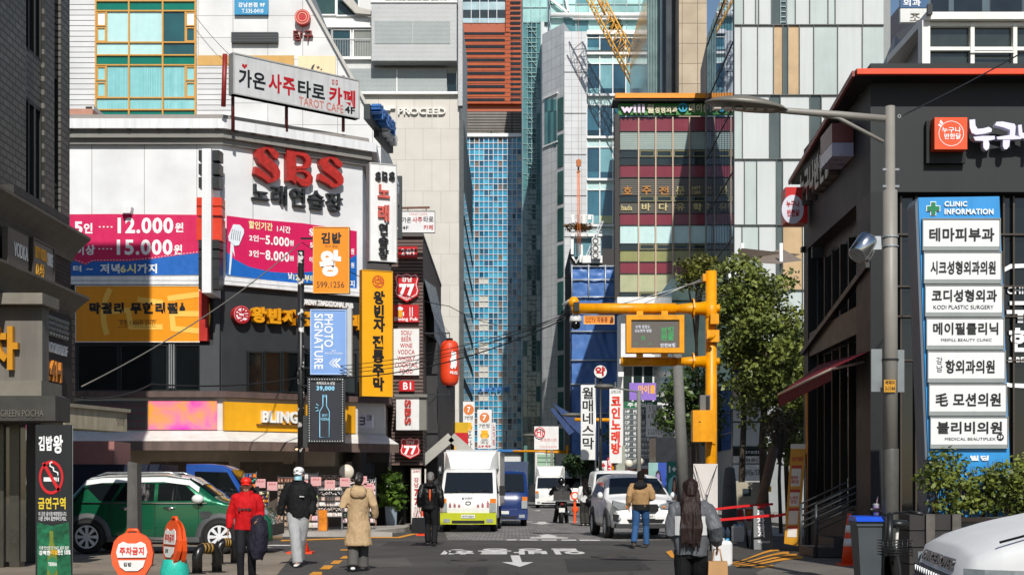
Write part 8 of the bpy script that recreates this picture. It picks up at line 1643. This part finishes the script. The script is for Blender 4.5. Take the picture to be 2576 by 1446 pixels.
 z0=.88-long_top;mt,pu=top;w0=(.18+flare)*wide
 secs=[(z0,w0+.012,.135+flare,0,.005),(z0+.05,w0+.012,.14+flare,0,.005)]+([(.9,.19*wide,.14,0,0)]if long_top>.1 else[])+[(1.05,(.165+pu)*wide,.12+pu,0,ly(1.05)),(1.28,(.185+pu)*wide,.13+pu,0,ly(1.28)),(1.38,(.19+pu*.6)*wide,.12+pu*.7,0,ly(1.38)),(1.43,(.165+pu*.4)*wide,.105+pu*.5,0,ly(1.43)),(1.475,.115,.085,0,ly(1.47)),(1.51,.072,.07,0,ly(1.5))]
 b=MB();torso(b,secs)
 for i in(0,1):e_=el[i].lerp(wr[i],.93);k_=.085 if i==0 else-.085;limb(b,[sh[i]+V((k_,0,.015)),sh[i]+V((k_*.1,0,-.012)),sh[i].lerp(el[i],.5),el[i],el[i].lerp(e_,.6),e_],[.05,.062+pu*.4,.06+pu*.55,.052+pu*.6,.048+pu*.6,.036+pu*.35],12);b.ball(W_(sh[i]+V((k_*.2,0,-.01))),(.066+pu*.35)*s,(.066+pu*.35)*s,(.06+pu*.35)*s,12,8)
 if hood:b.lathe(W_((0,ly(1.47)+.09,1.38)),[(.02,0),(.13*s,.03),(.14*s,.08*s),(.10*s,.13*s),(.05*s,.14*s)],14);b.lathe(W_((0,ly(1.5)-.0,1.45)),[(.11*s,0),(.105*s,.06*s),(.09*s,.085*s),(.03*s,.05*s)],14)
 remesh(b,'jacket' if pu>.02 or long_top>.1 else 'top',mt,t,vox*s,3,.026,6.5,x)
 hb,hl=hair;b=MB();
 b.loft([[W_(hd+V((.088*math.cos(a)*k,.105*math.sin(a)*k+(.018+sft),z)))for a in[2*math.pi*j/16 for j in range(16)]]for z,k,sft in((-.06,.7,.055),(.0,.86,.03),(.05,.98,.0),(.09,.9,0),(.125,.55,0),(.14,.1,0))])
 if hl=='bun':b.ball(W_(hd+V((0,.12,-.02))),.045*s,.04*s,.045*s);b.ball(W_(hd+V((0,.06,-.04))),.07*s,.05*s,.07*s)
 elif hl:b.loft([[W_(V((hw_*math.cos(a),hd.y+yy+(pu*1.3 if z<1.5 else 0)+.03*math.sin(a),z)))for a in[2*math.pi*j/16 for j in range(16)]]for z,hw_,yy in((1.7,.075,.05),(1.6,.105,.07),(1.48,.12,.085),(1.36,.128,.125),(1.22,.12,.14),(1.56-hl,.095,.145),(1.5-hl,.05,.145))]);[limb(b,[V((u*.016-.112,hd.y+.1+pu*1.3,1.35)),V((u*.0165-.115+.01*math.sin(u*7),hd.y+.16+pu*1.3,1.2)),V((u*.0145-.1+.015*math.sin(u*5),hd.y+.15+pu*1.3,1.5-hl-.07*abs(math.sin(u*2.3))))],[.02,.018,.006],6)for u in range(15)]
 remesh(b,'hair',hb,t,.008*s,2,.014,30,5,.06)
 if cap:
  b=MB();b.smooth=True;c0=hd+V((0,.005,.035));b.loft([[W_(c0+V((.095*math.cos(a)*k,.115*math.sin(a)*k,z)))for a in[2*math.pi*j/20 for j in range(20)]]for z,k in((.0,1),(.05,.99),(.085,.8),(.105,.4),(.108,.05))]);b.loft([[W_(c0+V((u*(.085-.03*v),-.09-.085*v+.05*u*u,.012-.03*v-.02*u*u+h)))for u in(-1,-.5,0,.5,1)]for v,h in((0,0),(1,0),(1,.006),(0,.008))],False);b.build('cap',cap,t)
 if mask:
  b=MB();b.smooth=True;b.loft([[W_(hd+V((.076*math.sin(k),-.006-.104*math.cos(k)-(.02*math.cos(k)if z<0 else 0),-.035+z)))for k in[-1.2+2.4*j/10 for j in range(11)]]for z in(-.06,-.02,.02,.035)],False);b.build('face_mask',mask,t)
 return t,W_,s
CLOTH=lambda c,r=.8,v=.12:mat(c,r,var=v,sc=7,bump=.25,spec=.25)
t,W_,s=person('person in red cap and red hoodie walking toward us with coat on arm',620,21.6,1.56,.12,[(-.09,-.12,0),(.09,.1,0)],[(-.3,-.02,.90),(.2,-.24,1.05)],(CLOTH('#c01218'),.022),(CLOTH('#17181c'),(.075,.06)),mat('#1c1c1e',.6),(HAIR,0),cap=mat('#e02414',.5,var=.06),hood=True,lean=.04,wide=1.05)
b=MB();letters(b,'Jeep',lambda a,z,c:W_((-.13+a,-.176-c,1.2+z)),.22,.075,.03,.03);b.build('print',mat('#2a1418',.6),t)
b=MB();b.ball(W_((.2,-.2,1.06)),.12,.08,.07);b.tube([W_((.2,-.22,1.1)),W_((.24,-.2,.85)),W_((.2,-.18,.55)),W_((.2,-.18,.38))],[.09,.13,.13,.07],12);b.tube([W_((.3,-.16,1.05)),W_((.31,-.16,.8)),W_((.27,-.15,.5))],[.06,.08,.05],10);o=remesh(b,'carried_coat',CLOTH('#262430'),t,.012,3,.03,8)
o.parent=None;o.location=ORG[t.name];tag(o,'dark purple grey coat draped over the arm of the red hoodie person','coat');o.name='carried_coat'
t,W_,s=person('person in black hoodie, white cap and blue mask, pale baggy trousers',752,25.6,1.76,-.1,[(.03,-.2,0),(-.06,.3,.05,.5)],[(-.36,-.02,.88),(.24,-.05,.92)],(CLOTH('#131415'),.035),(CLOTH('#a3a5a6'),(.105,.085)),mat('#e2e1de',.5),(HAIR,0),cap=mat('#e6e4e2',.5,var=.05),mask=mat('#9cc8d4',.6,var=.06),hood=True,wide=1.08,legw=1.12)
b=MB();letters(b,'NY',lambda a,z,c:W_((-.02+a,-.122-c,1.69+z)),.045,.035,.03,.01);b.build('print',BLKT,t);b=MB();letters(b,'Balance',lambda a,z,c:W_((.06+a,-.168-c,1.24+z)),.08,.022,.02,.02);b.build('print',WHT,t)
t,W_,s=person('person in long beige hooded coat walking away, dark hair in a bun',902,24.2,1.66,math.pi+.1,[(-.07,-.16,0),(.1,.14,.02,.3)],[(-.3,.02,.94),(.22,-.16,1.2)],(CLOTH('#b59a76'),.03),(CLOTH('#55534f'),(.10,.105)),mat('#e4e2de',.5),(mat('#1d1614',.5,var=.3,sc=20),'bun'),long_top=.42,flare=.06,hood=True,wide=1.0)
b=MB();b.ball(W_((0,.17,1.40)),.15*s,.07,.10*s,14,10);remesh(b,'hood',CLOTH('#b59a76'),t,.01,2,.014,9)
t,W_,s=person('grey haired person in black jacket with orange back stripe walking away',1083,34,1.74,math.pi,[(-.1,.12,.0),(.07,-.12,.02,.4)],[(.26,.06,.92),(-.27,.02,.9)][::-1],(CLOTH('#141415',.45),.03),(CLOTH('#141416'),(.085,.07)),mat('#1a1a1b',.5),(mat('#6a6866',.6,var=.3,sc=30),0),hood=True,wide=1.08)
b=MB();b.prism([W_((-.015,.185,1.36)),W_((.015,.185,1.36)),W_((.022,.19,1.2)),W_((.0,.185,1.06)),W_((-.02,.19,1.2))],V((0,-.03,0)));b.build('stripe',mat('#e0561a',.5,var=.05),t)
hp=W_((.27,.02,.80));b=MB();b.prism([hp+V((-.17,-.04,-.12)),hp+V((.13,-.04,-.12)),hp+V((.15,-.04,-.5)),hp+V((-.19,-.04,-.5))],V((0,.1,0)));b.tube([hp+V((-.08,0,-.12)),hp+V((-.04,0,.03)),hp+V((.02,0,.03)),hp+V((.05,0,-.12))],.008,6);tag(b.build('tote_bag',CLOTH('#1b1c1e',.6)),'black tote bag carried by the grey haired person in black jacket','bag')
t,W_,s=person('person with very long dark hair in white and grey jacket, nearest to us',1738,14.4,1.52,math.pi-.12,[(-.1,-.1,0),(.1,.12,0)],[(-.3,.0,1.0),(.16,-.2,1.1)],(CLOTH('#5d5f62',.5,.1),.045),(CLOTH('#121213'),(.08,.07)),BLACK,(mat('#24140e',.62,var=.5,sc=14,spec=.3),.48),wide=1.02,vox=.0075)
b=MB()
torsoY=.19
for k in(-1,1):b.loft([[W_((k*(u*.06+.125),.012+.186*math.sqrt(1-min(.95,(u*.06+.125)/.25)**2),z))for u in(-1,-.6,-.2,.2,.6,1)]for z in(1.12,1.2,1.28,1.34)],False)
b.smooth=True;b.build('white_panel',CLOTH('#c9c9c7',.6,.05),t)
hp=W_((-.3,.0,.93));b=MB();b.prism([hp+V((-.09,-.05,-.1)),hp+V((.1,-.05,-.1)),hp+V((.11,-.05,-.45)),hp+V((-.1,-.05,-.45))],V((0,.12,0)));b.tube([hp+V((-.05,0,-.1)),hp+V((-.03,0,.02)),hp+V((.03,0,.02)),hp+V((.05,0,-.1))],.008,6);tag(b.build('paper_bag',mat('#b98d5c',.7,var=.12)),'tan paper bag with handles held by the long haired person','bag')
t,W_,s=person('person in tan and black jacket and jeans walking toward white SUV',1612,33,1.76,math.pi-.15,[(-.12,-.1,0),(.14,.28,.06,.75)],[(-.22,-.2,1.12),(.27,.05,.95)],(CLOTH('#a3825a'),.03),(CLOTH('#2f5480'),(.075,.065)),mat('#3a3026',.6),(HAIR,0),wide=1.05,hood=False)
b=MB();b.ball(W_((0,.12,1.43)),.16*s,.09,.1*s,14,10);remesh(b,'hood',CLOTH('#1b1c1e'),t,.01,2,.014,9)
b=MB();b.loft([[W_((.205*math.cos(a),.155*math.sin(a),z))for a in[math.pi*(-.1+1.2*j/14)for j in range(15)]]for z in(.87,1.0)],False);b.smooth=True;b.build('black_panel',CLOTH('#1b1c1e'),t)
t,W_,s=person('person with long black hair in white top and dark cargo trousers far ahead',1472,50,1.63,math.pi+.2,[(-.09,-.03,0),(.09,.03,0)],[(-.22,-.12,1.05),(.24,.0,.95)],(CLOTH('#d4d4d2'),.02),(CLOTH('#33332f'),(.10,.10)),mat('#bdb8aa',.6),(HAIR,.3),vox=.012)
b=MB();b.ball(W_((-.14,.16,.95)),.16,.1,.12);b.ball(W_((-.2,.1,.85)),.1,.1,.14);o=remesh(b,'shoulder_bag',CLOTH('#17181a',.5),t,.012,2);b=MB();b.tube([W_((.1,.15,1.42)),W_((0,.19,1.2)),W_((-.14,.2,1.0))],.018,6);b.build('bag_strap',BLACK,t)
loc=V((X(1412,53.7),53.9,.005))
t,W_,s=person('person in black riding a delivery motorbike away down the street',1412,53.9,1.75,math.pi,[(-.24,-.35,-.02),(.24,-.35,-.02)],[(-.4,-.5,1.15),(.4,-.5,1.15)],(CLOTH('#17181a',.5),.05),(CLOTH('#1a1b1d'),(.085,.075)),BLACK,(HAIR,0),loc=loc+V((0,-.1,-.08)),wide=1.12,vox=.013,lean=.05,face=False)
b=MB();b.ball(W_((0,-.06,1.66)),.14,.16,.155,16,12);b.build('helmet',mat('#111214',.12,var=0,spec=.8),t)
t=thing('motorbike','black delivery motorbike with strapped rear box and red tail light','motorbike',loc);T=Local(loc,math.pi/2);BKP=mat('#1a1b1c',.3,var=.15)
for x,r in((-.65,.3),(.75,.3)):b=MB();b.lathe(T(x,-.07,r),[(r*.6,0),(r,.02),(r+.012,.07),(r,.12),(r*.6,.14),(.05,.1),(.05,.04)],26,T.d(0,1,0));b.build('wheel',RUBBER,t)
b=MB();b.loft([[T(x,w*math.cos(a),z+h*math.sin(a))for a in[2*math.pi*j/12 for j in range(12)]]for x,w,z,h in((-.85,.06,.72,.05),(-.6,.17,.68,.16),(-.1,.19,.62,.2),(.3,.17,.5,.2),(.55,.2,.75,.3),(.8,.12,.85,.2))]);b.build('fairing',BKP,t)
b=MB();T.box(b,-.86,-.3,.86,-.35,.3,1.2);b.build('rear_box',mat('#3b3a38',.6,var=.5,sc=8),t);b=MB();T.box(b,-.9,-.33,.82,-.3,.33,.86);b.build('carrier',STEEL,t)
b=MB();b.ball(T(-.86,0,.72),.04,.1,.05);b.build('tail_light',mat('#c01a1a',.2),t);b=MB();T.box(b,-.93,-.11,.42,-.915,.11,.58);b.build('plate',PLATE,t)
b=MB();b.tube([T(-.1,-.2,.35),T(-.75,-.26,.42)],[.05,.075],10);b.build('exhaust',STEEL,t);b=MB();b.tube([T(.6,-.4,1.1),T(.55,0,1.05),T(.6,.4,1.1)],.02,8);b.build('handlebar',BKP,t);parts('mirror',BKP,t,[lambda b,s_=s_:(b.tube([T(.6,s_*.35,1.1),T(.62,s_*.45,1.28)],.01,5),b.ball(T(.62,s_*.45,1.3),.02,.07,.045))for s_ in(-1,1)])
t=thing('loop_sign','orange looped stand sign beside the far person in white top','sign',G(1448,1292));q=PL(0,52);b=MB();b.ring(q.pt(1446,1246),.16,.1,q.n,.06,20);b.box((X(1443,52),52,.05),(X(1449,52),52.1,Zh(1255,52)));b.ball(G(1447,1290)+V((0,0,.18)),.18,.15,.18);b.build('stand_body',ORG_,t)
bpy.data.objects.remove(WB_O);bpy.data.scenes.remove(SC2);bpy.data.objects.remove(FONT[1])
